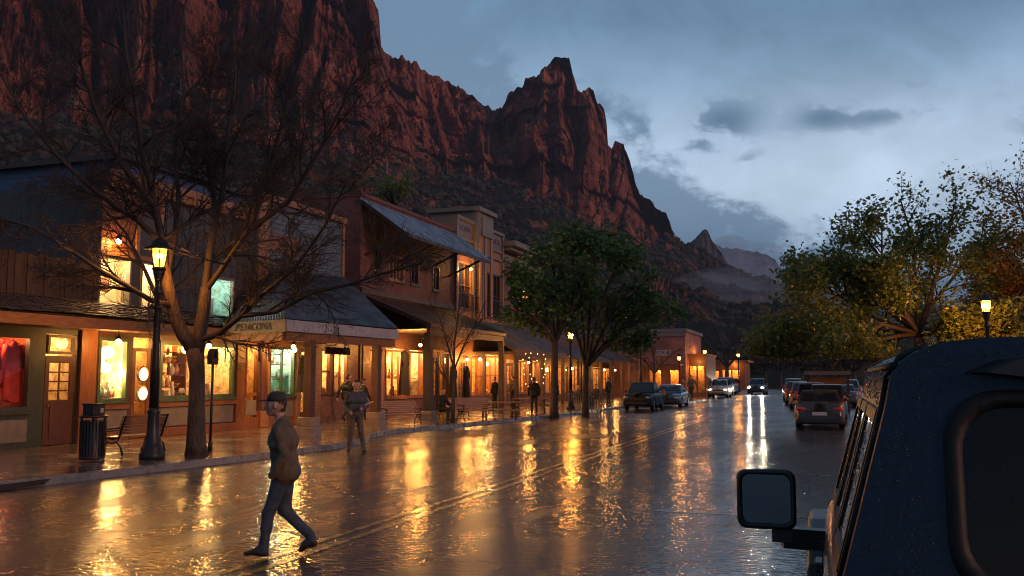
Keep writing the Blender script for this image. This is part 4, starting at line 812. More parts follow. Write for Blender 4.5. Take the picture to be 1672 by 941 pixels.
pa = AX(764,588,-12.9); lampth('wall_lamp','left of the two wall lamps beside the dark entrance beyond the bare sapling','lamp',(-12.95,pa[0],2.85),40,wallx=FX)
pa = AX(785,585,-12.9); lampth('wall_lamp','right of the two wall lamps beside the dark entrance beyond the bare sapling','lamp',(-12.95,pa[0],2.9),40,wallx=FX)
garment('hanging_robe','long black robe hanging in front of the porch windows of the brick building',(-12.6,39.6,3.1),2.0,'tex_dark',.42)
for k,(yy,l) in enumerate(((46.0,'left of two dark coats hanging by the entrance between the wall lamps'),(47.8,'right of two dark coats hanging by the entrance between the wall lamps'))): garment('hanging_coat',l,(-12.9,yy,2.5),1.7,'tex_dark',.3)
# ================= false front E
bE = (FX,51.3,0); E_ = thing('panelled_false_front_building','tall pale false front building with lettered panels and a capped central pier','building',bE)
opsE = [(48.0,50.0,5.6,8.3),(50.35,51.2,5.6,8.3),(52.4,54.8,5.4,8.1),(48.2,49.4,.14,3.1),(50.0,51.8,.8,3.1),(52.3,55.0,.8,3.2)]
mb = MB(); mb.wall(FX,.25,47.51,55.2,0,10.6,opsE); mb.box(-26,FX-.26,47.51,47.7,7,10.3); mb.box(-26,FX-.26,55,55.2,0,10.3); mb.box(-26,FX-.26,47.7,55,10.0,10.1); part('wall', mb, M['wood_tan'], E_, bE)
mb = MB()
for a,b_ in ((47.55,50.1),(52.85,55.15)):
    mb.box(FX,FX+.18,a,b_,10.55,10.72); mb.box(FX,FX+.1,a,b_,9.45,9.62); mb.box(FX,FX+.14,a,b_,8.95,9.08)
mb.box(FX,FX+.14,47.52,47.75,5.2,10.54); mb.box(FX,FX+.14,54.95,55.18,5.2,10.54); mb.box(FX,FX+.12,50.05,50.3,5.2,8.9); mb.box(FX,FX+.12,51.3,51.6,5.2,8.9); part('trim', mb, M['wood_grey'], E_, bE)
for a,b_,tx in ((47.8,50.0,'ITOWN'),(52.95,54.9,'LAEOL')):
    mb = MB(); mb.box(FX,FX+.05,a,b_,9.63,10.54); p_ = part('letter_panel', mb, M['wood_grey'], E_, bE); text_mesh(tx,.46,M['letter'],p_,bE,(FX+.055,(a+b_)/2,10.08),RX)
mb = MB(); mb.box(FX-.4,FX+.3,50.2,52.75,8.9,11.35); mb.box(FX-2.6,FX-.4,50.2,52.75,10.4,11.35); part('pier', mb, M['wood_grey'], E_, bE)
mb = MB(); mb.box(FX-2.8,FX+.5,50.0,52.95,11.36,11.6); part('pier_cap', mb, M['wood_grey'], E_, bE)
mb = MB(); mb.box(FX+.3,FX+.42,50.75,52.5,10.0,11.1); part('plaque', mb, M['wood_grey'], E_, bE)
mb = MB(); [mb.box(FX+.3,FX+.38,a,a+.3,5.2,9.95) for a in (50.45,51.25,52.2)]; part('pilaster', mb, M['wood_tan'], E_, bE)
for i,(a,b_,c,d) in enumerate(opsE[:3]): window(E_,bE,a,b_,c,d,'wood_tan' if i < 2 else 'wood_dark',nv=(1,0,3)[i],nh=1,gm='glass_dark',fw=.12)
mb = MB()
for a,b_ in ((48.0,50.0),(50.35,51.2),(52.4,54.8)):
    mb.box(FX+.12,FX+.16,a,b_,6.45,6.5); mb.box(FX+.12,FX+.16,a,b_,5.55,5.6); n = int((b_-a)/.16)
    for i in range(n+1): y = a+(b_-a)*i/n; mb.box(FX+.13,FX+.15,y-.01,y+.01,5.6,6.45)
part('balcony_railing', mb, M['black_metal'], E_, bE)
pa = AX(766,440,-13.2); lampth('balcony_lamp','bright wall lamp between the upper balcony windows of the pale false front','lamp',(-13.1,pa[0],pa[1]),60,wallx=FX)
shed_roof('porch_roof',E_,bE,50.0,60.5,FX+.02,5.1,-10.9,3.45,'roof_corr',rib=.3)
mb = MB(); mb.box(-11.05,-10.9,50.2,60.3,3.05,3.3); mb.quad((-10.95,50.2,3.32),(-10.95,60.3,3.32),(FX+.02,60.3,3.32),(FX+.02,50.2,3.32)); part('porch_beam', mb, M['wood_dark'], E_, bE)
for y in (50.6,55.5,60.0): post(E_,bE,-11.0,y,.14,3.1,.2,'wood_dark')
door(E_,bE,48.3,49.3,.16,2.9,'wood_dark'); window(E_,bE,50.0,51.8,.85,3.05,'wood_orange',nv=1,nh=1,fw=.08); window(E_,bE,52.3,55.0,.85,3.15,'wood_orange',nv=2,nh=1,fw=.09)
room(E_,bE,48.1,49.6,.15,3.3,1.5,M['room_orange'],lights=((48.8,2.9,.6),),power=20); room(E_,bE,49.8,55.1,.7,3.3,1.7,M['room_orange'],lights=((50.8,3.0,.5),(52.6,3.0,.5),(54.2,3.0,.5)),power=95)
goods('window_ornament','small ornament in the gold lit windows under the dark corrugated porch roof','ornament','ornaments in the gold lit windows',[(FX-.4,50.2+.34*i,.95,1.2) for i in range(14)],[('vase','clay'),('figure','dark_item'),('jar','brass'),('bowl','white_item')])
lampth('porch_lamp','lamp hanging from the dark corrugated porch roof beyond the pale false front','lamp',(-12.2,56.5,2.8),60)
# ================= brick building F
bF = (FX,59.3,0); F_ = thing('corniced_brick_building','narrow brick building with a broad projecting cornice and one lit upper window','building',bF)
opsF = [(58.4,60.4,6.2,8.1),(56.0,57.4,.14,3.0),(58.0,60.4,.8,3.0),(61.2,62.8,.8,3.0)]
mb = MB(); mb.wall(FX,.3,55.21,63.5,0,9.9,opsF); mb.box(-26,FX-.31,63.2,63.5,0,9.9); mb.wall(55.21,.25,-26,FX-.31,5,9.9,(),axis='y'); mb.box(-26,FX-.31,55.5,63.2,9.4,9.5); part('wall', mb, M['brick'], F_, bF)
mb = MB(); mb.box(FX-.5,FX+.95,55.0,63.9,9.98,10.3); mb.box(FX,FX+.6,55.15,63.7,9.75,9.979); mb.box(FX,FX+.16,55.22,63.5,9.1,9.5); part('cornice', mb, M['wood_grey'], F_, bF)
mb = MB(); mb.box(FX,FX+.06,58.2,61.5,8.35,8.6); part('signboard', mb, M['wood_dark'], F_, bF)
window(F_,bF,58.4,60.4,6.2,8.1,'wood_tan',nv=2,fw=.1); room(F_,bF,58.2,60.6,6.0,8.3,1.5,M['room_orange'],lights=((59.3,7.8,.6),),power=85)
door(F_,bF,56.1,57.3,.16,2.8,'wood_dark'); window(F_,bF,58.0,60.4,.85,2.95,'wood_orange',nv=2,fw=.08); window(F_,bF,61.2,62.8,.85,2.95,'wood_orange',nv=1,fw=.08)
room(F_,bF,55.8,63.0,.15,3.2,1.7,M['room_orange'],lights=((56.7,2.9,.6),(59.2,2.9,.6),(62,2.9,.6)),power=60)
# ================= low shops G
def low_shop(y0, y1, label, m, zr, rm, xf=FX, power=55, roof='roof_corr', nwin=3):
    b_ = (xf,(y0+y1)/2,0); t = thing('low_porch_shop',label,'shop',b_,'low porch shops farther along the street'); L_ = (y1-y0)/nwin
    ops = [(y0+L_*i+.4,y0+L_*(i+1)-.4,.14 if i == 1 else .8,2.75) for i in range(nwin)]
    mb = MB(); mb.wall(xf,.2,y0,y1,0,zr+.9,ops); mb.box(xf-8,xf-.21,y0,y0+.2,0,zr+.8); mb.box(xf-8,xf-.21,y1-.2,y1,0,zr+.8); mb.box(xf-8,xf-.21,y0+.2,y1-.2,zr+.5,zr+.6); part('wall', mb, M[m], t, b_)
    for i,o in enumerate(ops):
        if i == 1: door(t,b_,o[0],o[1],.16,2.7,'wood_dark',glass=(.2,.95),nv=1,nh=1)
        else: window(t,b_,*o,'wood_orange',nv=1,nh=1,fw=.08)
    room(t,b_,y0+.25,y1-.25,.15,2.95,1.8,M[rm],X=xf,lights=[((a+b2)/2,2.7,.6) for a,b2,_,_ in ops],power=power)
    shed_roof('porch_roof',t,b_,y0-.1,y1+.1,xf+.02,zr,xf+2.6,zr-1.0,roof,rib=.5)
    for i in range(nwin+1): post(t,b_,xf+2.5,y0+.15+(y1-y0-.3)*i/nwin,.14,zr-1.12,.16,'wood_dark')
    return t
low_shop(63.8,74,'low shop with a ribbed porch roof just beyond the corniced brick building','wood_red',4.2,'room_orange')
low_shop(74.5,84.5,'low dark porch shop standing against the brick wall with the white sign','wood_dark',4.3,'room_orange',roof='roof_brown')
for i,(x,y,z,l) in enumerate(((-12,66,2.5,'first'),(-12,70,2.5,'second'),(-12,76,2.5,'third'),(-12,80,2.5,'fourth'))): lampth('porch_lamp',f'{l} of four small lamps hanging along the far porch shops','lamp',(x,y,z),40)
# ================= brick block with white sign
bH = (-11,90,0); Hb = thing('signed_brick_block','plain brick block with pale parapet cap and small white sign','building',bH)
mb = MB(); mb.wall(86,.3,-24,-6.85,0,6.0,[(-10.2,-9.0,.4,2.6),(-8.3,-7.4,.4,2.6)],axis='y'); mb.wall(-6.85,.3,86.31,97,0,6.0,[(88,90,.6,2.6),(92,94,.6,2.6)]); mb.box(-24,-7.2,86.4,97,5.5,5.6); part('wall', mb, M['brick_light'], Hb, bH)
mb = MB(); mb.box(-24.1,-6.65,85.85,86.3,6.01,6.3); mb.box(-7.2,-6.65,86.301,97,6.01,6.3); mb.box(-24.1,-6.75,85.9,85.99,5.6,6.0); part('parapet_cap', mb, M['wood_grey'], Hb, bH)
for o in ((-10.2,-9.0),(-8.3,-7.4)):
    mb = MB(); mb.box(o[0],o[0]+.08,85.97,86.1,.4,2.6); mb.box(o[1]-.08,o[1],85.97,86.1,.4,2.6); mb.box(o[0]+.08,o[1]-.08,85.97,86.1,2.5,2.6); f_ = part('window', mb, M['wood_orange'], Hb, bH); g = MB(); g.quad((o[0]+.08,86.05,.4),(o[1]-.08,86.05,.4),(o[1]-.08,86.05,2.5),(o[0]+.08,86.05,2.5)); g.build('pane', M['glass'], f_, bH)
mb = MB(); mb.box(-10.8,-7.2,87.6,87.7,.1,2.9); mb.box(-10.8,-10.7,86.35,87.6,.1,2.9); part('display_room', mb, M['room_orange'], Hb, bH); light((-9,86.9,2.5), 90, WARM, .05); light((-8,86.9,2.5), 60, WARM, .05)
mb = MB(); mb.box(-10.6,-7.0,83.9,85.84,2.95,3.05); part('door_canopy', mb, M['roof_brown'], Hb, bH)
mb = MB(); mb.box(-9.55,-8.15,85.92,85.99,3.85,4.38); s_ = part('sign', mb, M['sign_white'], Hb, bH); text_mesh('LORNS',.42,M['letter'],s_,bH,(-8.85,85.915,4.11),(math.pi/2,0,0),.004)
bI = (-6.3,92,0); Ib = thing('orange_lit_kiosk','small orange lit wooden shop front projecting past the signed brick block','shop',bI)
mb = MB(); mb.wall(87.5,.2,-6.8,-5.2,0,3.9,[(-6.65,-6.1,.5,2.9),(-5.95,-5.35,.5,2.9)],axis='y'); mb.box(-5.4,-5.2,87.71,95,0,3.9); mb.box(-6.9,-5.1,87.3,95,3.9,4.05); part('wall', mb, M['wood_orange'], Ib, bI)
mb = MB(); mb.box(-6.8,-5.4,88.6,88.7,.1,3.4); part('display_room', mb, M['room_orange'], Ib, bI); light((-6.1,88.1,2.9), 110, WARM, .05); light((-5.9,86.6,3.3), 45, WARM, .05)
# far low building
bJ = (-11,150,0); Jb = thing('far_flat_roofed_shop','small flat roofed wooden shop glowing far down the left side of the street','shop',bJ)
x0,_ = AY(1148,600,150); x1,_ = AY(1216,600,150)
mb = MB(); mb.wall(150,.25,x0,x1,0,4.2,[(x1-3.4,x1-2.1,.6,3.0),(x1-1.9,x1-.8,.6,3.0),(x0+1,x0+2.4,.6,2.8)],axis='y'); mb.box(x1-.25,x1,150.3,160,0,4.2); mb.box(x0-.3,x1+.6,149.2,160,4.2,4.55); part('wall', mb, M['wood_orange'], Jb, bJ)
mb = MB(); mb.box(x0,x1-.3,151.8,151.9,.1,3.6); part('display_room', mb, M['room_orange'], Jb, bJ)
for xx in (x1-2.4,x1-1,x0+1.6): light((xx,151,3.1), 160, WARM, .05)
light((x1-1.5,149,3.8), 120, WARM, .05)
# ================= slate house behind the plank parapet
bS = (-25,32,0); Sb = thing('blue_shingled_house','dark blue shingled house wall with a tan framed window behind the plank parapet','house',bS)
wx0 = AY(88,380,29)[0]; wx1 = AY(138,380,29)[0]; wz1 = AY(110,361,29)[1]; wz0 = AY(110,405,29)[1]
mb = MB(); R.seed(31); ops_ = [(wx0,wx1,wz0,wz1)]
mb.wall(29.05,.2,-36,-19.3,0,10.0,ops_,axis='y'); mb.box(-19.5,-19.3,29.26,37,0,10.0); part('wall', mb, M['shingle_blue'], Sb, bS)
mb = MB(); z = 4.6; r_ = 0
while z < 9.98:
    x = -34.0-.11*(r_%2)
    while x < -19.32:
        a,b_ = x,min(x+.215,-19.3)
        if not (b_ > wx0-.05 and a < wx1+.05 and z+.2 > wz0-.05 and z < wz1+.05):
            d = R.uniform(.018,.032); mb.add([(a+.004,29.05-d,z),(b_-.004,29.05-d,z),(b_-.004,29.045,min(9.99,z+.26)),(a+.004,29.045,min(9.99,z+.26)),(a+.004,29.05,z),(b_-.004,29.05,z)],[(0,1,2,3),(0,4,5,1)])
        x += .22
    z += .21; r_ += 1
part('shingles', mb, M['shingle_blue'], Sb, bS)
mb = MB(); mb.box(-36.3,-19.0,28.75,37,10.0,10.2); part('roof', mb, M['shake'], Sb, bS)
mb = MB(); f = .13
mb.box(wx0-f,wx0,28.98,29.12,wz0-f,wz1+f); mb.box(wx1,wx1+f,28.98,29.12,wz0-f,wz1+f); mb.box(wx0,wx1,28.98,29.12,wz1,wz1+f); mb.box(wx0,wx1,28.98,29.12,wz0-f,wz0); mb.box((wx0+wx1)/2-.05,(wx0+wx1)/2+.05,29.0,29.12,wz0,wz1)
f_ = part('window', mb, M['wood_tan'], Sb, bS); g = MB(); g.quad((wx0,29.1,wz0),(wx1,29.1,wz0),(wx1,29.1,wz1),(wx0,29.1,wz1)); g.build('pane', M['glass_dark'], f_, bS)
# ================================================================ STREET FURNITURE
def street_lamp(label, x, y, z=.14, h=4.98, power=300):
    b = (x,y,z); t = thing('street_lamp',label,'street lamp',b,'lantern street lamps')
    def at(pr): return [(r,zz) for r,zz in pr]
    mb = MB(); mb.lathe([(.27,0),(.27,.12),(.235,.16),(.24,.24),(.2,.29),(.175,.42),(.13,.55),(.115,.95),(.13,1.0),(.13,1.05),(.105,1.1)],20,b); mb.build('base', M['black_metal'], t, b)
    mb = MB(); n = 14
    mb.lathe([(.1,1.1),(.078,2.2),(.066,3.55),(.09,3.58),(.09,3.66),(.07,3.7),(.07,3.85),(.12,4.02),(.13,4.1)],16,b); mb.build('pole', M['black_metal'], t, b)
    mb = MB(); mb.lathe([(.15,4.1),(.15,4.15),(.135,4.17)],12,b)
    for k in range(6):
        a = math.pi/3*k+.2; c,s_ = math.cos(a),math.sin(a); mb.tube([(x+.125*c,y+.125*s_,z+4.15),(x+.19*c,y+.19*s_,z+4.56)],.012,5)
    mb.build('lantern_frame', M['black_metal'], t, b)
    mb = MB(); vs = []
    for zz,r in ((4.16,.12),(4.56,.185)): vs += [(x+r*math.cos(math.pi/3*k+.2),y+r*math.sin(math.pi/3*k+.2),z+zz) for k in range(6)]
    mb.add(vs,[(k,(k+1)%6,(k+1)%6+6,k+6) for k in range(6)]); mb.build('lantern_glass', M['lamp_glass'], t, b)
    mb = MB(); mb.lathe([(.34,4.56),(.34,4.585),(.21,4.62),(.17,4.72),(.08,4.8),(.035,4.82),(.045,4.88),(.012,4.98)],18,b); mb.build('cap', M['black_metal'], t, b)
    mb = MB(); mb.sph((x,y,z+4.42),.06,10); mb.build('bulb', M['bulb'], t, b)
    light((x,y,z+4.40), power, (1,.45,.1), .17)
    return t
def lamp_copy(src, label, x, y, s=1., power=300):
    street = dup(src, (x,y,.14), R.uniform(0,1), label, s); light((x,y,.14+4.4*s), power, (1,.45,.1), .17); return street
lx,ly = GR(248,750,.14); LAMP = street_lamp('tall black street lamp lit by the bench and litter bin, nearest on the left pavement',lx,ly,h=5,power=360)
lx,ly = GR(932,668,.14); lamp_copy(LAMP,'lit black street lamp between the two trunks of leafy green trees',lx,ly,.93,480)
lx,ly = GR(1047,658,.14); lamp_copy(LAMP,'black street lamp standing behind the parked dark pickup',lx,ly,.95,60)
lx,ly = GR(1110,655,.14); lamp_copy(LAMP,'short lit street lamp at the kerb beside the blue sedan and the far walkers',lx,ly,.72,230)
lx,ly = GR(1152,646,.14); lamp_copy(LAMP,'lit street lamp at the kerb beside the white oncoming car',lx,ly,.95,260)
lp = AD(1610,500,35); lamp_copy(LAMP,'lit street lamp rising behind the roof of the parked jeep',lp[0],lp[1],(lp[2]-.14+.05)/4.42,1700)
for px,py,s_,l in ((1207,640,1.,'small lit street lamp far down the left side near the glowing flat roofed shop'),(1297,633,1.,'small lit street lamp far ahead on the right beyond the parked row')):
    lx,ly = GR(px,py,.14); lamp_copy(LAMP,l,lx,ly,s_,260)
def bench(label, x, y, rz, group='cast iron benches with wooden slats'):
    t = thing('park_bench',label,'bench',(0,0,0),group); o = (0,0,0); w = .78
    for s in (-1,1):                               # seat faces +Y
        mb = MB(); X = s*(w-.06)
        mb.tube([(X,.26,.02),(X,.24,.2),(X,.14,.33),(X,.2,.42)],[.028,.022,.02,.024],7); mb.tube([(X,-.3,.02),(X,-.25,.2),(X,-.12,.33),(X,-.19,.43)],[.028,.022,.02,.024],7)
        mb.tube([(X,.14,.33),(X,.02,.29),(X,-.12,.33)],.018,6); mb.tube([(X,.24,.42),(X,0,.4),(X,-.19,.43)],.024,7)
        mb.build('leg', M['iron'], t, o)
        mb = MB(); mb.tube([(X,-.19,.43),(X,-.24,.6),(X,-.33,.86),(X,-.37,.93)],[.024,.022,.02,.02],7); mb.build('back_frame', M['iron'], t, o)
        mb = MB(); mb.tube([(X,-.25,.66),(X,-.08,.65),(X,.12,.62),(X,.24,.64),(X,.27,.58)],.02,7); mb.tube([(X,.22,.62),(X,.18,.5),(X,.22,.43)],.016,6); mb.build('armrest', M['iron'], t, o)
    mb = MB()
    for i in range(6): y0 = -.16+i*.075; mb.box(-w,w,y0,y0+.055,.435-.01*math.sin(i/5*3.1),.458-.01*math.sin(i/5*3.1))
    mb.build('seat', M['bench_wood'], t, o, .004)
    mb = MB()
    for i in range(6): f = i/5; zz = .53+f*.37; yy = -.205-f*.135; mb.slab([(-w,yy+.012,zz-.028),(w,yy+.012,zz-.028),(w,yy-.008,zz+.028),(-w,yy-.008,zz+.028)],.022)
    mb.build('backrest', M['bench_wood'], t, o)
    t.location = (x,y,.144); t.rotation_euler = (0,0,rz); return t
g_ = GR(222,742,.144); BN = bench('slatted bench seen from behind between the litter bin and the nearest street lamp',g_[0]-.1,g_[1]+.05,math.radians(90))
BN.scale = (.96,.96,.96)
g_ = GR(655,695,.144); dup(BN,(g_[0],g_[1],.144),math.radians(232),'lone slatted bench facing the street between the two canopy posts',.95)
g_ = GR(738,683,.144); dup(BN,(g_[0]-.3,g_[1]+1,.144),math.radians(-115),'slatted bench behind the thin sapling trunk, next to the seated man',.9)
g_ = GR(777,688,.144); dup(BN,(g_[0],g_[1],.144),math.radians(235),'slatted bench just right of the thin sapling trunk',1.0)
# litter bin
bx,by = GR(150,752,.14); bb = (bx,by,.144); t = thing('litter_bin','black slatted litter bin with a hooded lid standing by the near bench','litter bin',bb)
mb = MB(); mb.lathe([(.24,.02),(.245,.04),(.245,.8),(.23,.8),(.23,.06)],20,bb); 
for k in range(26): a = 2*math.pi*k/26; mb.beam((bx+.255*math.cos(a),by+.255*math.sin(a),bb[2]+.03),(bx+.262*math.cos(a),by+.262*math.sin(a),bb[2]+.84),.035,.012,up=(math.cos(a),math.sin(a),0))
mb.build('body', M['black_metal'], t, bb)
mb = MB(); mb.lathe([(.265,.9),(.3,.91),(.3,.94),(.265,.95)],24,bb); mb.lathe([(.262,.03),(.27,.04),(.27,.08),(.262,.09)],24,bb); [mb.tube([(bx+.25*math.cos(a),by+.25*math.sin(a),bb[2]+.8),(bx+.27*math.cos(a),by+.27*math.sin(a),bb[2]+.92)],.016,5) for a in (0.3,1.4,2.4,3.5,4.5,5.5)]; mb.build('rim', M['black_metal'], t, bb)
mb = MB(); mb.box(bx-.14,bx+.14,by-.17,by+.17,bb[2]+.95,bb[2]+1.17); mb.box(bx-.16,bx+.16,by-.19,by+.19,bb[2]+1.171,bb[2]+1.2); mb.build('hood', M['black_metal'], t, bb, .008)
mb = MB(); mb.box(bx+.141,bx+.146,by+.03,by+.12,bb[2]+1.0,bb[2]+1.1); mb.build('sticker', M['sign_white'], t, bb)
# meter post
mx_,my_ = GR(343,737,.14); mb_ = (mx_,my_,.144); t = thing('parking_meter','tall thin parking meter with a dark arched head beside the big bare tree','parking meter',mb_)
mb = MB(); mb.tube([mb_,(mx_,my_,2.25)],.032,8); mb.lathe([(.06,0),(.055,.2),(.04,.22)],10,mb_); mb.build('pole', M['black_metal'], t, mb_)
mb = MB(); pr = [(-.13,2.2),(.13,2.2),(.13,2.42)]+[(.13*math.cos(a),2.42+.17*math.sin(a)) for a in np.linspace(.2,2.94,9)]+[(-.13,2.42)]
mb.prism([(my_+a,c) for a,c in pr],'x',mx_-.07,mx_+.07); hd = mb.build('head', M['black_metal'], t, mb_, .01)
mb = MB(); mb.prism([(my_+a*.62,c) for a,c in [(-.1,2.36),(.1,2.36),(.1,2.42),(.06,2.53),(-.06,2.53),(-.1,2.42)]],'x',mx_+.071,mx_+.078); mb.build('window', M['glass_dark'], hd, mb_)
# planters / low stone tables
def low_table(label, x, y, w, d, h, rz=0):
    b = (0,0,0); t = thing('picnic_table',label,'table',b,'low wooden tables on the pavement'); mb = MB()
    for i in range(4): mb.box(-w,w,-d+i*d/2+.01,-d+(i+1)*d/2-.01,h-.05,h)
    mb.build('table_top', M['bench_wood'], t, b, .006)
    mb = MB(); [mb.box(-w,w,s*d*1.75-.12,s*d*1.75+.12,h*.58-.05,h*.58) for s in (-1,1)]; mb.build('seat', M['bench_wood'], t, b, .006)
    for s in (-1,1):
        mb = MB(); [mb.beam((s*w*.7,q*d*1.5,0),(s*w*.7,q*d*.5,h-.05),.07,.09) for q in (-1,1)]; mb.box(s*w*.7-.03,s*w*.7+.03,-d*1.9,d*1.9,h*.58-.14,h*.58-.051); mb.build('leg', M['wood_dark'], t, b)
    t.location = (x,y,.144); t.rotation_euler = (0,0,rz); return t
g_ = GR(795,688,.144); TB = low_table('low wooden picnic table beside the bench, nearer of the two tables',g_[0]-.2,g_[1]+2.0,.9,.36,.72,.5)
g_ = GR(850,678,.144); dup(TB,(g_[0]-.3,g_[1]+2.6,.144),.3,'low wooden picnic table in front of the man at the gold windows')
# pavement railing
gx0,gy0 = GR(925,668,.144); gx1,gy1 = GR(988,666,.144); b = (gx0,gy0,.144)
for i in range(2):
    pa,pb = ((930,668),(955,668)) if i == 0 else ((962,668),(990,667)); a0 = GR(*pa,.144); a1 = GR(*pb,.144); b = (a0[0],a0[1],.144)
    t = thing('patio_railing',['pale patio railing left of the right tree trunk by the café tables','pale patio railing right of the tree trunk near the dark pickup'][i].replace('é','e'),'railing',b,'patio railings')
    mb = MB(); mb.beam((a0[0],a0[1],1.0),(a1[0],a1[1],1.0),.09,.05); mb.beam((a0[0],a0[1],.5),(a1[0],a1[1],.5),.06,.04); mb.build('rail', M['wood_grey'], t, b)
    mb = MB(); n = 7
    for k in range(n+1): f = k/n; x = a0[0]+(a1[0]-a0[0])*f; y = a0[1]+(a1[1]-a0[1])*f; mb.box(x-.03,x+.03,y-.03,y+.03,.14,.97)
    mb.build('baluster', M['wood_grey'], t, b)
# string lights hung in the shrub by the trees
cb = (-9.2,49.5,2.6); t = thing('string_lights','strand of small golden string lights hanging near the left leafy tree trunk','string lights',cb)
mb = MB(); wr = MB(); R.seed(12)
for (px,) in ((856,),(866,),(877,),(888,)):
    g_ = AD(px,590,47); pts = [Vector((g_[0]+.05*math.sin(k*1.3),g_[1],3.3-k*.24)) for k in range(9)]; wr.tube(pts,.006,4); [mb.sph(p+Vector((R.uniform(-.1,.1),0,R.uniform(-.08,.08))),.024,6) for p in pts[1:] if R.random() < .62]
mb.build('beads', M['bead'], t, cb); wr.build('wire', M['dark_item'], t, cb)
# wooden board stand on the right
sg0 = AY(1320,640,56); sg1 = AY(1385,640,56); zt = AY(1350,608,56)[1]; zb = AY(1350,632,56)[1]; b = ((sg0[0]+sg1[0])/2,56,0)
t = thing('wooden_board_stand','roofed brown wooden notice board on two posts among the parked cars on the right','notice board',b)
mb = MB(); mb.box(sg0[0]+.1,sg1[0]-.1,55.95,56.05,zb+.15,zt-.28); mb.build('board', M['wood_orange'], t, b)
mb = MB(); mb.box(sg0[0]-.15,sg1[0]+.15,55.6,56.4,zt-.14,zt+.05); mb.build('roof', M['wood_grey'], t, b)
for x in (sg0[0],sg1[0]): mb = MB(); mb.box(x-.07,x+.07,55.93,56.07,0,zt+.12); mb.build('post', M['wood_red'], t, b)
# ================================================================ TREES
def grow(mb, tips, p, d, L, r, lvl, maxl, rng, up=.12, spread=.75, kids=5, nseg=5, shr=.62, wob=.16, minr=.006, gap=.25):
    pts = [Vector(p)]; d = Vector(d).normalized(); rr = [r]
    for i in range(nseg):
        d = (d+Vector((rng.gauss(0,wob),rng.gauss(0,wob),rng.gauss(0,wob)+up))).normalized(); pts.append(pts[-1]+d*(L/nseg)); rr.append(max(minr*.7, r*(1-.72*(i+1)/nseg)))
    mb.tube(pts, rr, 7 if lvl == 0 else 5 if lvl == 1 else 3, 0, cap=False)
    if lvl >= maxl: tips.extend(pts[1:]); return
    if lvl >= maxl-1: tips.append(pts[-1])
    children(mb, tips, pts, rr, L, lvl, maxl, rng, up, spread, kids, nseg, shr, wob, minr, gap)
def children(mb, tips, pts, rr, L, lvl, maxl, rng, up=.12, spread=.75, kids=5, nseg=5, shr=.62, wob=.16, minr=.006, gap=.25):
    n = len(pts)-1
    for k in range(kids):
        t = gap+(1-gap)*(k+rng.random())/kids; i = min(n-1,int(t*n)); f = t*n-i; q = pts[i].lerp(pts[i+1],f); tg = (pts[i+1]-pts[i]).normalized()
        side = Vector((rng.gauss(0,1),rng.gauss(0,1),rng.gauss(0,.7))); side = (side-tg*side.dot(tg)).normalized()
        grow(mb, tips, q, tg+side*spread*rng.uniform(.7,1.4), L*shr*(1-.45*t)*rng.uniform(.75,1.25), max(minr, (rr[i]+(rr[i+1]-rr[i])*f)*.6), lvl+1, maxl, rng, up, spread, kids if lvl < 1 else max(3,kids-1), max(3,nseg-1), shr, wob, minr, .15)
def leaves(name, pts, per, size, rad, mats, parent, base, droop=.2, seed=1, thin=None):
    rs = np.random.RandomState(seed); Pn = np.array([tuple(p) for p in pts]); C = np.repeat(Pn, per, 0)+rs.randn(len(Pn)*per,3)*rad*np.array([1,1,.8])
    C = C[vnoise(C[:,0]*.55,C[:,1]*.55,C[:,2]*.7,seed+50)+.22*rs.randn(len(C)) > (-.12 if thin is None else -.3)]
    if thin: C = C[C[:,2] > 2.75]; C = C[rs.rand(len(C)) < np.clip(1-(C[:,2]-thin[0])/(thin[1]-thin[0]), .12, 1)]
    n = len(C); a = rs.randn(n,3); a[:,2] = a[:,2]*.6-droop; a /= np.linalg.norm(a,axis=1)[:,None]; b = rs.randn(n,3); b -= a*(a*b).sum(1)[:,None]; b /= np.linalg.norm(b,axis=1)[:,None]
    s = size*(.6+.8*rs.rand(n))[:,None]
    nrm = np.cross(a,b); V = np.stack([C-a*s*.1, C+a*s*.45+b*s*.34+nrm*s*.1, C+a*s*1.0, C+a*s*.45-b*s*.34+nrm*s*.1],1).reshape(-1,3)-np.array(base)
    F = np.arange(n*4).reshape(n,4); cl = vnoise(C[:,0]*.8,C[:,1]*.8,C[:,2]*.8,seed); mi = np.clip(((cl+rs.randn(n)*.35)*1.2+1.2).astype(int),0,len(mats)-1)
    return np_mesh(name, V, F, mats, parent, mi=mi)
def leafmat(k, c, tr=.35):
    m = bpy.data.materials.new(k); m.use_nodes = True; nt = m.node_tree; b = nt.nodes['Principled BSDF']; b.inputs['Base Color'].default_value = c4(c); b.inputs['Roughness'].default_value = .45
    t = nn(nt,'ShaderNodeBsdfTranslucent', i_Color=c4([min(1,x*1.5) for x in c])); x = nn(nt,'ShaderNodeMixShader'); x.inputs[0].default_value = tr; nt.links.new(b.outputs[0], x.inputs[1]); nt.links.new(t.outputs[0], x.inputs[2]); nt.links.new(x.outputs[0], nt.nodes['Material Output'].inputs[0]); M[k] = m
for k,c in (('leaf_g1',(.04,.10,.022)),('leaf_g2',(.075,.155,.028)),('leaf_g3',(.11,.15,.03)),('leaf_y1',(.12,.135,.025)),('leaf_y2',(.17,.14,.025)),('leaf_y3',(.26,.16,.03)),('leaf_o1',(.22,.12,.02)),('leaf_o2',(.30,.15,.025)),('leaf_d1',(.03,.035,.018)),('leaf_d2',(.06,.03,.022))): leafmat(k,c)
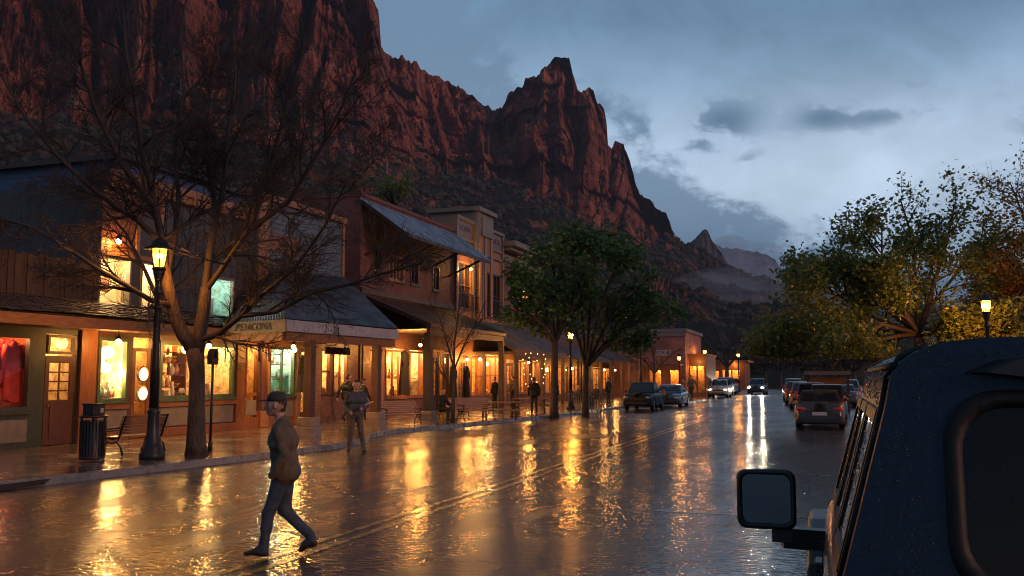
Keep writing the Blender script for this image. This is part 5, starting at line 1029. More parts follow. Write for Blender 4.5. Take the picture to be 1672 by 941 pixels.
# --- the big bare tree
tx,ty = GR(321,741,.14); tb = (tx,ty,.1); T1 = thing('bare_street_tree','huge leafless street tree with a thick forked trunk spreading over the near shops','tree',tb); rng = random.Random(4)
D0 = (ray(0,0)[4] and 21.2)
def q(px,py,dd=0): return AD(px,py,D0+dd)
mb = MB(); mb.tube([q(321,746),q(320,725),q(321,660),q(322,610),q(318,570)],[.28,.22,.185,.172,.21],12); mb.tube([q(318,572),q(300,548,-.1),q(286,520,-.15),q(277,480,-.2),q(268,430,-.2)],[.19,.165,.15,.135,.115],10); mb.tube([q(320,575),q(326,545),q(333,505,.1),q(336,470,.15)],[.19,.16,.145,.125],10)
tr_ = mb.build('trunk', M['bark'], T1, tb)
limbs = [([q(268,432,-.2),q(262,380,-.3),q(250,320,-.6),q(232,250,-.9),q(222,170,-1.2),q(205,80,-1.3),(q(200,10,-1.5))],.1),
 ([q(272,450,-.2),q(285,390,.2),q(292,320,.5),q(285,240,.8),(q(300,150,1.0)),q(295,60,1.2),q(310,-40,1.4)],.07),
 ([q(262,395,-.3),q(225,360,-.8),q(185,335,-1.3),q(140,300,-1.9),q(90,250,-2.4),q(40,190,-2.8),q(0,120,-3)],.07),
 ([q(280,500,-.2),q(245,490,-.9),q(205,465,-1.5),q(160,440,-2),q(110,405,-2.4),q(50,370,-2.8),q(-20,350,-3)],.06),
 ([q(255,340,-.5),q(200,270,-1.2),q(160,190,-1.6),q(130,100,-2.0),q(95,30,-2.2)],.07),
 ([q(336,472,.15),q(342,420,.3),q(352,360,.5),q(366,300,.8),(q(372,220,1.0)),q(385,130,1.2),q(380,40,1.4)],.1),
 ([q(336,475,.15),q(372,425,-.2),q(410,370,-.5),q(432,300,-.8),q(455,220,-1),q(480,130,-1.2),q(500,60,-1.4)],.07),
 ([q(330,555,0),q(358,545,-.3),q(395,515,-.7),q(430,480,-1),q(480,440,-1.4),q(530,370,-1.8),q(565,300,-2.2)],.07),
 ([q(395,516,-.7),q(450,510,-1),q(510,478,-1.3),q(570,465,-1.7),q(630,445,-2),q(690,430,-2.3)],.05),
 ([q(342,430,.3),q(385,400,.9),q(440,350,1.5),q(500,310,2),q(560,280,2.4),q(620,250,2.8)],.07),
 ([q(355,350,.5),q(340,280,1.2),q(335,200,1.8),q(345,110,2.2)],.06),
 ([q(288,530,-.15),q(262,500,.6),q(236,440,1.2),q(205,380,1.8),q(160,330,2.4),q(110,300,2.8)],.06),
 ([q(412,372,-.5),q(470,330,-1.2),q(520,250,-1.6),q(560,170,-1.9),q(590,90,-2.1)],.06)]
mb = MB(); tips = []
for pts,r in limbs:
    rr = [r*(1-.8*i/(len(pts)-1))+.006 for i in range(len(pts))]; sm = []
    mb.tube(pts, rr, 8, 0, cap=False); L_ = sum((a-b_).length for a,b_ in zip(pts,pts[1:]))
    children(mb, tips, pts, rr, L_*.62, 0, 3, rng, up=.05, spread=.85, kids=12, nseg=5, shr=.56, wob=.2, minr=.0055, gap=.1)
mb.build('crown', M['twig'], T1, tb)
# --- bare sapling
sx_,sy_ = GR(740,690,.14); sb_ = (sx_,sy_,.12); T2 = thing('bare_sapling','slim leafless sapling at the kerb in front of the brick building porch','tree',sb_)
dd = GR(740,690,.14); dd = -sT*(sx_-CX)+cT*(sy_-CY); qq = lambda a,b_,e=0: AD(a,b_,dd+e)
mb = MB(); mb.tube([qq(740,692),qq(740,650),qq(741,600)],[.085,.07,.06],8); mb.build('trunk', M['bark'], T2, sb_)
mb = MB(); tips = []
for pts,r in (([qq(741,602),qq(742,560),qq(748,520),qq(752,470)],.05),([qq(741,600),qq(730,560,.2),qq(718,520,.4),qq(700,490,.6)],.035),([qq(741,605),qq(757,565,-.2),qq(775,530,-.4),qq(790,500,-.5)],.035),([qq(740,640),qq(722,610,-.2),qq(705,580,-.4)],.025)):
    rr = [r*(1-.75*i/(len(pts)-1))+.004 for i in range(len(pts))]; mb.tube(pts, rr, 6, 0, cap=False); children(mb, tips, pts, rr, 2.2, 1, 3, rng, up=.08, spread=.8, kids=9, nseg=4, shr=.6, wob=.18, minr=.005, gap=.1)
mb.build('crown', M['twig'], T2, sb_)
# --- leafy trees
def leafy(name, label, px, py, limbs, tr, leafm, size, rad, per, seed, kids=6, maxl=2, bark='bark', group=None, lvl0=0, base=None, D=None, spread=.8, up=.1, trunk_top=None, thin=None):
    x,y = GR(px,py,.14) if base is None else base; d = D if D else -sT*(x-CX)+cT*(y-CY); b = (x,y,.1); t = thing(name,label,'tree',b,group); r_ = random.Random(seed); Q = lambda a,b_,e=0: AD(a,b_,d+e)
    mb = MB(); top = Q(*trunk_top); mb.tube([Vector((x,y,.0)),Vector((x,y,.5)),Vector((x,y,.5)).lerp(top,.5),top],[tr*1.35,tr*1.05,tr*.95,tr*.9],9); mb.build('trunk', M[bark], t, b)
    mb = MB(); tips = []
    for lp in limbs:
        pts = [top]+[Q(*p) for p in lp]; r0 = tr*(.62 if thin is None else .42); rr = [r0*(1-.8*i/(len(pts)-1))+.008 for i in range(len(pts))]; mb.tube(pts, rr, 6, 0, cap=False)
        L_ = sum((a-c).length for a,c in zip(pts,pts[1:])); children(mb, tips, pts, rr, L_*.6, lvl0, maxl, r_, up=up, spread=spread, kids=kids, nseg=4, shr=.6, wob=.2, minr=.007, gap=.2)
    mb.build('limbs', M['twig'], t, b); leaves('crown', tips, per, size, rad, [M[k] for k in leafm], t, b, seed=seed, thin=thin); return t
leafy('leafy_street_tree','dark green leafy tree, left trunk of the pair in front of the porch shops',905,678,[[(895,520,-.3),(875,480,-.8),(850,450,-1.2)],[(905,500,.4),(905,450,.9),(900,420,1.0)],[(925,520,-.5),(945,480,-1),(960,440,-1.2)],[(880,540,.7),(855,520,1.2),(838,500,1.6)],[(915,510,1.1),(930,460,1.6),(940,410,1.8)],[(885,530,-.6),(850,500,-1),(838,478,-1.3)],[(890,505,0),(868,445,.2),(880,425,.3)]],.17,['leaf_g1','leaf_g2','leaf_g2'],.22,.24,6,3,kids=8,trunk_top=(906,560))
leafy('leafy_street_tree','green leafy tree with a forked lamplit trunk close to the middle street lamp',956,676,[[(940,540,-.4),(925,480,-.8),(915,430,-1)],[(962,520,.3),(965,450,.4),(960,395,.4)],[(985,540,-.5),(1015,495,-1),(1045,470,-1.4)],[(990,560,.6),(1030,530,1.2),(1075,512,1.7)],[(950,520,1.2),(950,460,1.7),(980,410,2)],[(975,520,-1.2),(995,460,-1.9),(1010,430,-2.2)],[(965,480,.1),(975,420,.1),(955,388,.2)],[(1000,545,0),(1040,520,-.4),(1085,500,-.6)],[(990,565,-.6),(1020,555,-1),(1050,560,-1.3)]],.15,['leaf_g1','leaf_g1','leaf_g2','leaf_g3'],.23,.24,6,5,kids=8,trunk_top=(957,600))
rb = (9.4,46); leafy('yellowing_street_tree','big half bare tree with yellowing leaves spreading over the right parked cars',0,0,[[(1440,500,-1),(1380,480,-2),(1330,500,-2.6),(1290,535,-3)],[(1470,480,.4),(1430,410,.8),(1395,365,1)],[(1495,470,0),(1490,390,0),(1470,325,0)],[(1520,480,-.5),(1545,400,-1),(1560,330,-1.4)],[(1520,500,.8),(1575,430,1.4),(1610,380,1.8)],[(1450,540,1.5),(1390,550,2.4),(1320,555,3)],[(1440,530,-1.8),(1400,555,-3),(1345,570,-4)],[(1540,530,1.4),(1590,500,2.2),(1630,470,3)],[(1470,500,-2),(1440,430,-3),(1440,370,-3.5)],[(1430,520,2),(1350,470,3),(1310,450,3.5)],[(1460,550,-1),(1400,565,-2),(1325,578,-3),(1285,575,-3.4)],[(1450,555,1),(1390,540,1.5),(1320,545,2),(1285,560,2.4)],[(1480,520,-1.5),(1420,480,-2.2),(1370,440,-2.8)],[(1530,545,-1),(1590,540,-1.6),(1640,520,-2)]],.24,['leaf_y1','leaf_g3','leaf_g3','leaf_g2','leaf_y1'],.17,.24,20,7,kids=10,maxl=2,base=rb,D=40,trunk_top=(1500,545),thin=(5.2,9.8))
rb = (16.2,44.); leafy('orange_street_tree','orange lit tree leaning in at the right edge beyond the jeep',0,0,[[(1700,480,-.4),(1660,440,-.8),(1625,420,-1)],[(1720,440,.3),(1690,370,.5),(1660,310,.6)],[(1740,450,0),(1740,360,0),(1750,260,0)],[(1690,520,.5),(1650,500,1),(1620,505,1.3)],[(1690,530,-1),(1660,540,-1.6),(1630,560,-2)],[(1760,470,.6),(1810,400,1),(1850,340,1.2)],[(1700,430,-1),(1670,350,-1.4),(1650,300,-1.6)],[(1690,500,0),(1650,460,.2),(1610,440,.4)],[(1700,545,.4),(1660,560,.6),(1625,585,.8)]],.2,['leaf_y2','leaf_o1','leaf_o2'],.16,.25,9,9,kids=11,base=rb,D=42,trunk_top=(1740,560),thin=(5,13))
# far bare tree and the dark trees closing the street
leafy('bare_street_tree','dark leafless tree far down the street beside the signed brick block',1187,637,[[(1170,580,0),(1150,555,-1),(1135,545,-1.5)],[(1180,570,1),(1172,545,1.5),(1165,530,2)],[(1192,570,0),(1200,545,0),(1205,530,0)],[(1200,585,-1),(1220,560,-1.6),(1235,550,-2)]],.28,['leaf_d2'],.12,.3,1,13,kids=7,trunk_top=(1187,600))
leafy('bare_street_tree','small leafless tree in front of the brick wall with the white sign',1068,652,[[(1055,590,0),(1040,580,-.5),(1028,585,-.8)],[(1068,590,.5),(1066,572,.6),(1060,560,.8)],[(1080,595,0),(1095,580,0),(1112,570,0)]],.13,['leaf_d2'],.1,.3,1,14,kids=7,trunk_top=(1068,610))
R.seed(44)
for i,(px,D,topy,w_,lab,lm) in enumerate(((1250,190,572,22,'dusky rust coloured tree closing the far end of the street',['leaf_d2','leaf_d1']),(1275,165,575,26,'dark spreading tree over the far right cars',['leaf_d1','leaf_d2']),(1310,130,578,30,'dark reddish tree behind the wooden board on the right',['leaf_d2','leaf_d1']),(1350,100,585,34,'deep brown hedge like tree behind the right parked cars',['leaf_d2','leaf_d1']),(1225,230,590,16,'smallest and farthest dark tree at the head of the street',['leaf_d1']),(1395,90,575,40,'dark tree behind the yellowing tree on the right',['leaf_d1','leaf_d2']))):
    g_ = AD(px,615,D); leafy('dark_tree',lab,0,0,[[(px-w_*.5,(topy+600)/2,-1),(px-w_,topy+12,-2)],[(px,topy+10,0),(px+3,topy,0)],[(px+w_*.5,(topy+600)/2,1),(px+w_,topy+14,1)],[(px+w_*.3,topy+20,-2),(px+w_*.5,topy+8,-3)]],.22,lm,.5*D/150,.8*D/150,5,60+i,kids=6,maxl=2,base=(g_[0],g_[1]),D=D,trunk_top=(px,606),group='dark trees at the end of the street')
# roof-top shrub on the brick building and slopes' near bushes
for i,(px,py,Y,lab) in enumerate(((645,296,46,'spiky green shrub growing behind the roof of the large brick building'),(600,300,50,'low shrub behind the near corner of the large brick roof'))):
    x,z = AY(px,py,Y); b = (x,Y,z-6.5); t = thing('tall_shrub',lab,'shrub',(x,Y,0)); mb = MB(); mb.tube([(x,Y,0),(x,Y,z-1.2)],[.15,.08],6); rg = random.Random(i); pts = []
    for k in range(26): a = rg.uniform(0,6.3); e = Vector((x+rg.uniform(.5,1.5)*math.cos(a),Y+rg.uniform(.5,1.5)*math.sin(a),z+rg.uniform(-.9,.6))); mb.tube([(x,Y,z-1.4),e],[.03,.01],4); pts += [Vector((x,Y,z-1.4)).lerp(e,f) for f in (.5,.7,.85,1)]
    mb.build('stem', M['twig'], t, (x,Y,0)); leaves('crown', pts, 7, .22, .16, [M['leaf_g3'],M['leaf_y1']], t, (x,Y,0), droop=-.4, seed=i)
# ================================================================ VEHICLES
def carpaint(k, c, rough=.3): bk = k == 'paint_black'; M[k] = mat(k, c, [x*.75 for x in c], 6, .5 if bk else rough, rough+.12, spec=.2 if bk else .4, coat=.06 if bk else .8, crough=.06)
for k,c in (('paint_black',(.012,.014,.018)),('paint_bronze',(.045,.03,.026)),('paint_blue',(.03,.05,.075)),('paint_red',(.16,.014,.016)),('paint_gold',(.22,.13,.06)),('paint_white',(.5,.5,.52)),('paint_silver',(.28,.29,.31)),('paint_navy',(.02,.028,.045)),('paint_grey',(.09,.095,.105))): carpaint(k,c)
KINDS = {
 # L, W, belt profile (y from rear, z), greenhouse (y rear-bottom, rear-top, front-top, front-bottom), roof z, clearance, wheel r, wheel ys
 'sedan': (4.7,1.82,[(0,.62),(.06,.92),(.35,1.0),(.95,1.0),(3.2,.95),(3.7,.9),(4.45,.76),(4.7,.6)],(.75,1.5,2.75,3.55),1.44,.2,.33,(.95,3.75),'sedan'),
 'suv': (4.7,1.88,[(0,.75),(.05,1.05),(.2,1.1),(3.3,1.07),(3.8,1.02),(4.5,.92),(4.7,.7)],(.08,.45,2.65,3.45),1.74,.26,.37,(.95,3.8),'suv'),
 'pickup': (5.5,1.96,[(0,.8),(.03,1.15),(.1,1.18),(3.9,1.18),(4.3,1.14),(5.3,1.08),(5.5,.78)],(2.0,2.15,3.35,4.0),1.86,.32,.4,(1.15,4.45),'pickup truck')}
def car(kind, paint, label, x, y, heading, s=1., group=None, lit=False, dim=False, tail=True, plate='plate'):
    L_,W,bp,gh,rz,cl,wr,wy,cat = KINDS[kind]; o = (0,0,0); t = thing('parked_car' if not lit else 'oncoming_car',label,cat,o,group)
    mb = MB(); ys = [a for a,_ in bp]; st = sorted(set(list(np.linspace(0,L_,24))+ys)); rows = []
    for yy in st:
        zt = float(np.interp(yy,ys,[b for _,b in bp])); e = min(yy,L_-yy); w = W/2*(1-.16*max(0,1-e/.55)**2); zb = cl+.12*max(0,1-e/.4)
        for wc in wy:
            dy = abs(yy-wc)
            if dy < wr*1.15: zb = max(zb, math.sqrt(max(0,(wr*1.15)**2-dy*dy))+wr*.86)
        zb = min(zb, zt-.12); h = zt-zb
        half = [(0,zb),(w-.12,zb),(w-.02,zb+.06),(w,zb+h*.35),(w-.01,zb+h*.62),(w-.05,zt-.07),(w-.13,zt-.01),(w*.5,zt+.025),(0,zt+.035)]
        rows.append([(-a,yy,b) for a,b in half[::-1]][:-1]+[(0,yy,half[0][1])]+[(a,yy,b) for a,b in half[1:]])
    n = len(rows[0]); mb.add([p for r in rows for p in r],[(i*n+k,i*n+(k+1)%n,(i+1)*n+(k+1)%n,(i+1)*n+k) for i in range(len(rows)-1) for k in range(n)],0,True)
    for i in (0,len(rows)-1): mb.add(rows[i],[tuple(range(n)) if i else tuple(range(n-1,-1,-1))])
    body = mb.build('body', M[paint], t, o)
    y0,y1,y2,y3 = gh; zb = max(b for _,b in bp)-.05; w0 = W/2-.1; w1 = W/2-.26
    mb = MB(); prof = [(y0,zb),(y1,rz-.05),((y1+y2)/2-.3,rz),((y1+y2)/2+.3,rz),(y2,rz-.05),(y3,zb)]
    def ww(z): return w0+(w1-w0)*((z-zb)/(rz-zb))
    secs = [[(-ww(z)*k,yy,z+(.02*(1-k*k) if z > zb+.2 else 0)) for k in (1,.92,.5,0,-.5,-.92,-1)] for yy,z in prof]; m_ = 7
    mb.add([p for r in secs for p in r],[(i*m_+k,i*m_+k+1,(i+1)*m_+k+1,(i+1)*m_+k) for i in range(5) for k in range(m_-1)],0,True)
    for sgn in (0,m_-1): mb.add([r[sgn] for r in secs],[(0,1,2,3,4,5)])
    mb.build('roof', M[paint], t, o)
    def glass(nm, quad, e=.012):
        g = MB(); Q = [Vector(p) for p in quad]; c = sum(Q,Vector())/4; nr = (Q[1]-Q[0]).cross(Q[2]-Q[0]).normalized(); nr = nr if nr.dot(c-Vector((0,L_/2,zb))) > 0 else -nr
        g.add([p+nr*e for p in Q],[(0,1,2,3)]); g.build(nm, M['glass_dark'], t, o)
    def pt(yy,z,k): return (ww(z)*k,yy,z)
    za,zc = zb+.1,rz-.09
    def yl(a,b,z): return a+(b-a)*(z-zb)/(rz-.05-zb)
    glass('rear_window',[pt(yl(y0,y1,za),za,.88),pt(yl(y0,y1,za),za,-.88),pt(yl(y0,y1,zc),zc,-.86),pt(yl(y0,y1,zc),zc,.86)])
    glass('windscreen',[pt(yl(y3,y2,za),za,.9),pt(yl(y3,y2,za),za,-.9),pt(yl(y3,y2,zc),zc,-.88),pt(yl(y3,y2,zc),zc,.88)])
    cuts = [0,.5,1] if kind != 'suv' else [0,.3,.64,1]
    for sgn in (-1,1):
        for a,b in zip(cuts,cuts[1:]):
            lo = lambda f,z: yl(y0,y1,z)+.1+(yl(y3,y2,z)-.16-yl(y0,y1,z)-.02)*f
            g = MB(); Q = [Vector(pt(lo(a+.02,za),za,sgn)),Vector(pt(lo(b-.02,za),za,sgn)),Vector(pt(lo(b-.02,zc),zc,sgn)),Vector(pt(lo(a+.02,zc),zc,sgn))]; g.add([p+Vector((sgn*.012,0,.004)) for p in Q],[(0,1,2,3)]); g.build('side_window', M['glass_dark'], t, o)
        mb = MB(); mb.sph((sgn*(W/2+.08),y3-.25,zb+.12),(.1,.06,.075),8); mb.box(sgn*(W/2-.1),sgn*(W/2+.06),y3-.28,y3-.22,zb+.06,zb+.1); mb.build('mirror', M[paint], t, o)
    for sgn in (-1,1):
        for wc in wy:
            c = (sgn*(W/2-.13),wc,wr); mb = MB(); mb.lathe([(wr*.62,-.11),(wr*.95,-.105),(wr,-.06),(wr,.06),(wr*.95,.105),(wr*.62,.11)],20,c,axis='x'); wh = mb.build('wheel', M['rubber'], t, o)
            mb = MB(); mb.lathe([(.05,.095),(wr*.2,.1),(wr*.58,.09),(wr*.64,.112)],14,c,axis='x') if sgn > 0 else mb.lathe([(wr*.64,-.112),(wr*.58,-.09),(wr*.2,-.1),(.05,-.095)],14,c,axis='x'); mb.build('rim', M['paint_grey'], wh, o)
    zr_ = float(np.interp(.05,ys,[b for _,b in bp])); zf = float(np.interp(L_-.08,ys,[b for _,b in bp]))
    for sgn in (-1,1):
        mb = MB()
        if kind == 'sedan': mb.sph((sgn*(W/2-.26),.08,zr_-.1),(.2,.09,.085),10)
        else: mb.sph((sgn*(W/2-.14),.1,zr_-.02),(.1,.1,.2),10)
        mb.build('taillight', M['taillight'], t, o)
        mb = MB(); mb.sph((sgn*(W/2-.27),L_-.13,zf-.03),(.2,.11,.09),10); mb.build('headlight', M['headlight' if lit else 'headlight_dim' if dim else 'lens'], t, o)
    mb = MB(); mb.box(-.26,.26,-.012,.03,cl+.34,cl+.49); mb.build('number_plate', M['plate'], t, o)
    mb = MB(); mb.box(-W/2+.5,W/2-.5,L_-.06,L_+.012,zf-.16,zf-.01); [mb.box(-W/2+.48,W/2-.48,L_+.012,L_+.02,zf-.15+.04*k,zf-.135+.04*k) for k in range(4)]; mb.box(-W/2+.3,W/2-.3,L_-.05,L_+.02,cl+.14,cl+.26); mb.build('grille', M['plastic_black'], t, o)
    mb = MB(); mb.box(-W/2+.2,W/2-.2,-.03,.06,cl+.08,cl+.22); mb.box(-.5,.5,-.02,.02,zr_-.2,zr_-.17); mb.build('bumper', M['chrome' if kind != 'sedan' else 'plastic_black'], t, o)
    if kind == 'pickup': mb = MB(); mb.box(-W/2+.1,W/2-.1,.08,1.95,1.2,1.215); mb.build('bed_cover', M['plastic_black'], t, o)
    # place: heading 0 = nose towards +Y ; (x, y) is the centre
    t.rotation_euler = (0,0,heading); off = Matrix.Rotation(heading,4,'Z')@Vector((0,L_/2*s,0)); t.location = (x-off.x,y-off.y,.004); t.scale = (s,)*3
    if lit:
        for sgn in (-1,1):
            p = Matrix.Rotation(heading,4,'Z')@Vector((sgn*(W/2-.27)*s,(L_+.3)*s,(zf-.03)*s)); l = bpy.data.lights.new('headlight_beam','SPOT'); l.energy = 500; l.color = (1,.85,.6); l.spot_size = math.radians(70); l.spot_blend = .7; l.shadow_soft_size = .08
            lo_ = bpy.data.objects.new('headlight_beam', l); COL.objects.link(lo_); lo_.location = (t.location.x+p.x,t.location.y+p.y,p.z); dr = Matrix.Rotation(heading,4,'Z')@Vector((0,1,-.05)); lo_.rotation_euler = dr.to_track_quat('-Z','Y').to_euler()
    return t
M['headlight_dim'] = emit_mat('headlight_dim',(1,.85,.6),7)
PI = math.pi; RG = 'cars parked along the right kerb'; LG = 'cars along the left kerb'
car('sedan','paint_bronze','dark bronze sedan seen from behind, nearest car parked on the right',5.12,39.3,.0,.97,RG)
car('suv','paint_navy','dark blue grey wagon parked right in front of the bronze sedan',5.35,46.5,0,.9,RG)
car('suv','paint_red','dark red wagon parked two places ahead of the bronze sedan',4.55,53.4,.03,.92,RG)
car('suv','paint_gold','tan gold wagon parked ahead of the dark red wagon',3.95,61.5,.04,.92,RG)
car('suv','paint_blue','slate blue wagon, fifth of the row parked on the right',3.3,70,.05,.92,RG)
car('sedan','paint_grey','grey sedan parked behind the wooden notice board on the right',6.2,66,.04,1.,RG)
car('suv','paint_silver','silver wagon parked off the street behind the notice board',6.6,74,.04,1.,RG)
car('sedan','paint_red','small dark red car, seventh of the row parked on the right',2.75,80,.06,1.,RG)
car('suv','paint_grey','mid grey wagon, eighth of the row parked on the right',2.3,90,.06,1.,RG)
car('suv','paint_navy','dark wagon, ninth of the row parked on the right',1.9,101,.06,1.,RG)
car('suv','paint_white','pale car parked far ahead on the right where the row ends',1.55,114,.06,1.,RG)
car('sedan','paint_grey','dark car driving away in the far right lane',-2.6,200,.06,1.,RG)
car('pickup','paint_black','dark pickup truck facing the camera at the left kerb',-4.72,55.2,PI,.86,LG)
car('sedan','paint_blue','blue grey sedan parked close behind the dark pickup',-4.2,61.6,PI,.98,LG)
car('suv','paint_white','white car with its nose to the camera beside the far lamp',-4.3,90.5,PI,.97,LG,dim=True)
car('pickup','paint_silver','silver pickup behind the white car',-5.1,103,PI,1.,LG,dim=True)
car('suv','paint_grey','grey wagon behind the silver pickup',-5.6,111,PI,1.,LG)
car('suv','paint_navy','dark wagon, last of the row on the far left',-6.4,121,PI,1.,LG)
hx,hy = GR(1235,645); car('suv','paint_grey','oncoming car with bright headlights on the wet street',hx,hy+2.3,PI-.03,1.,None,lit=True)
# ---------------------------------------------------------------- the jeep in the foreground
jb = (6.5,4.5,0); J = thing('parked_jeep','dark rain beaded jeep filling the right foreground, parked facing up the street','jeep',jb)
JC = 6.5
M['jeep_paint'] = mat('jeep_paint', (.016,.022,.034), (.012,.016,.025), 5, .24, .42, spec=.6, coat=.8, crough=.12)
M['jeep_top'] = mat('jeep_top', (.012,.034,.066), (.008,.024,.048), 60, .34, .44, bump=.06, bscale=220, spec=.16, coat=.12, crough=.08, bdist=.003)  # the sky's blue sheen on the rear is put into this base colour
def jsec(z):   # half width at height z
    return float(np.interp(z,[.5,.9,1.2,1.25,1.3,1.82,1.90,1.955,1.99,2.005],[.98,1.02,1.02,1.0,.975,.835,.818,.785,.70,.58]))
mb = MB(); n_ = 0
def jloft(mb, ys_shift, zs, closed_top=None):
    rows = []
    for yy,fz in ys_shift:
        L2 = [(JC-jsec(z),yy+fz(z),z) for z in zs]; R2 = [(JC+jsec(z),yy+fz(z),z) for z in zs[::-1]]; rows.append(L2+R2)
    n = len(rows[0]); mb.add([p for r in rows for p in r],[(i*n+k,i*n+k+1,(i+1)*n+k+1,(i+1)*n+k) for i in range(len(rows)-1) for k in range(n-1)],0,True); return rows,n
tilt = lambda z: (z-1.2)*.10
zsT = [1.28,1.35,1.5,1.7,1.82,1.90,1.94,1.97,1.99,2.003]
rows,n = jloft(mb,[(4.50,tilt),(4.53,tilt),(5.2,lambda z:0),(5.9,lambda z:0),(6.35,lambda z:-max(0,z-1.9)*.8),(6.55,lambda z:-max(0,z-1.28)*.12-max(0,z-1.93)*2.2)],zsT)
# rear face with window opening: ring between silhouette and opening
rw0,rw1,rz0,rz1 = JC-.70,JC+.70,1.34,1.868; rc = .14
def yr(z): return 4.50+tilt(z)
def rrect(x0,x1,z0,z1,r,k=6):
    o = []
    for cx,cz,a0 in ((x0+r,z0+r,PI),(x1-r,z0+r,1.5*PI),(x1-r,z1-r,0),(x0+r,z1-r,.5*PI)): o += [(cx+r*math.cos(a0+PI/2*i/k),cz+r*math.sin(a0+PI/2*i/k)) for i in range(k+1)]
    return o
outer = [(p[0],p[2]) for p in rows[0]]; inner = rrect(rw0,rw1,rz0,rz1,rc)
import mathutils
def fill_ring(mb, out, inn, mat_=0):
    c = (JC,1.62); ang = lambda p: math.atan2((p[1]-c[1])*2.,p[0]-c[0]); A_ = sorted(out,key=ang); B_ = sorted(inn,key=ang); na,nb = len(A_),len(B_); vs = [(x,yr(z),z) for x,z in A_]+[(x,yr(z),z) for x,z in B_]; fs = []; i = j = 0
    while i < na or j < nb:
        ai = ang(A_[(i+1)%na])+(2*PI if i+1 >= na else 0); bj = ang(B_[(j+1)%nb])+(2*PI if j+1 >= nb else 0)
        if j >= nb or (i < na and ai <= bj): fs.append((i%na,(i+1)%na,na+j%nb)); i += 1
        else: fs.append((na+j%nb,i%na,na+(j+1)%nb)); j += 1
    mb.add(vs,fs,mat_)
fill_ring(mb, outer, inner); mb.build('hard_top', M['jeep_top'], J, jb)
mb = MB(); ring = inner; in2 = rrect(rw0+.045,rw1-.045,rz0+.045,rz1-.045,rc-.03); m_ = len(ring)
vs = [(x,yr(z)-.002,z) for x,z in ring]+[(x,yr(z)-.010,z) for x,z in [(x+(JC-x)*.012,z) for x,z in ring]]+[(x,yr(z)-.007,z) for x,z in in2]+[(x,yr(z)+.012,z) for x,z in in2]
mb.add(vs,[(a*m_+k,a*m_+(k+1)%m_,(a+1)*m_+(k+1)%m_,(a+1)*m_+k) for a in range(3) for k in range(m_)],0,True); mb.build('rear_window_seal', M['rubber'], J, jb)
mb = MB(); mb.add([(x,yr(z)+.006,z) for x,z in in2],[tuple(range(len(in2)))]); M['jeep_glass'] = mat('jeep_glass', (.003,.005,.009), None, 3, .08, spec=.25); mb.build('rear_window', M['jeep_glass'], J, jb)
mb = MB()    # high brake light pod under the roof edge
pr = [(-.72,1.912),(-.64,1.945),(-.5,1.957),(.5,1.957),(.64,1.945),(.72,1.912),(.6,1.897),(-.6,1.897)]; pz = lambda z: yr(z)
mb.add([(JC+.08+a,pz(z)-.001,z) for a,z in pr]+[(JC+.08+a*.93,pz(z)-.045,z) for a,z in pr],[(k,(k+1)%8,(k+1)%8+8,k+8) for k in range(8)]+[tuple(range(8,16))]); bl = mb.build('brake_light_pod', M['plastic_black'], J, jb)
mb = MB(); mb.box(JC-.5,JC+.6,pz(1.915)-.05,pz(1.915)-.042,1.905,1.925); mb.build('lens', M['taillight'], bl, jb)
mb = MB()    # gutter seam down the rear corner and drip rail
for sgn in (-1,1):
    mb.tube([(JC+sgn*(jsec(z)+.004),4.60+tilt(z)*.8,z) for z in (1.3,1.5,1.7,1.82,1.90,1.955,1.985)],.010,6); mb.tube([(JC+sgn*(jsec(1.93)+.004),yy,1.93) for yy in (4.6,5.2,5.9,6.3)],.012,6)
mb.each('seam', M['rubber'], J, jb)
# side glass (rear quarter, rear door, front door) and frames
def jside(z, yy, e): return (JC-jsec(z)-e,yy,z)
for ya,yb,rk in ((4.68,5.28,.02),(5.36,5.86,.0),(5.94,6.46,-.10)):
    for sgn in (-1,1):
        z0_,z1_ = 1.36,1.81
        def P_(z,yy,e): return (JC+sgn*(jsec(z)+e),yy,z)
        mb = MB(); q_ = [(ya,z0_),(yb+(.0 if rk >= 0 else .06),z0_),(yb+rk,z1_),(ya+.03,z1_)]; qi = [(ya+.035,z0_+.035),(yb-.035,z0_+.035),(yb+rk-.035,z1_-.035),(ya+.06,z1_-.035)]
        mb.add([P_(z,y,.004) for y,z in q_]+[P_(z,y,.014) for y,z in q_]+[P_(z,y,.014) for y,z in qi]+[P_(z,y,-.004) for y,z in qi],[(a*4+k,a*4+(k+1)%4,(a+1)*4+(k+1)%4,(a+1)*4+k) for a in range(3) for k in range(4)]); fr = mb.build('side_window', M['rubber'], J, jb)
        mb = MB(); mb.add([P_(z,y,.007) for y,z in qi],[(0,1,2,3)]); mb.build('pane', M['jeep_glass'], fr, jb)
# tub with doors, hood
mb = MB(); zsB = [.55,.8,1.0,1.16,1.22,1.25,1.28]; jloft(mb,[(4.42,lambda z:0),(4.45,lambda z:0),(5.3,lambda z:0),(6.9,lambda z:0)],zsB)
mb.add([(JC-jsec(z),4.42,z) for z in zsB]+[(JC+jsec(z),4.42,z) for z in zsB[::-1]],[tuple(range(2*len(zsB)))])
mb.quad((JC-.98,4.44,1.28),(JC+.98,4.44,1.28),(JC+.98,6.9,1.28),(JC-.98,6.9,1.28)); mb.build('body', M['jeep_paint'], J, jb)
mb = MB(); 
for yy in (5.31,5.9): mb.box(JC-1.024,JC-1.02,yy-.006,yy+.006,.6,1.24)
mb.build('door_gap', M['rubber'], J, jb)
for yy in (5.38,5.98): mb = MB(); mb.box(JC-1.06,JC-1.02,yy,yy+.14,1.1,1.14); mb.build('door_handle', M['plastic_black'], J, jb, .008)
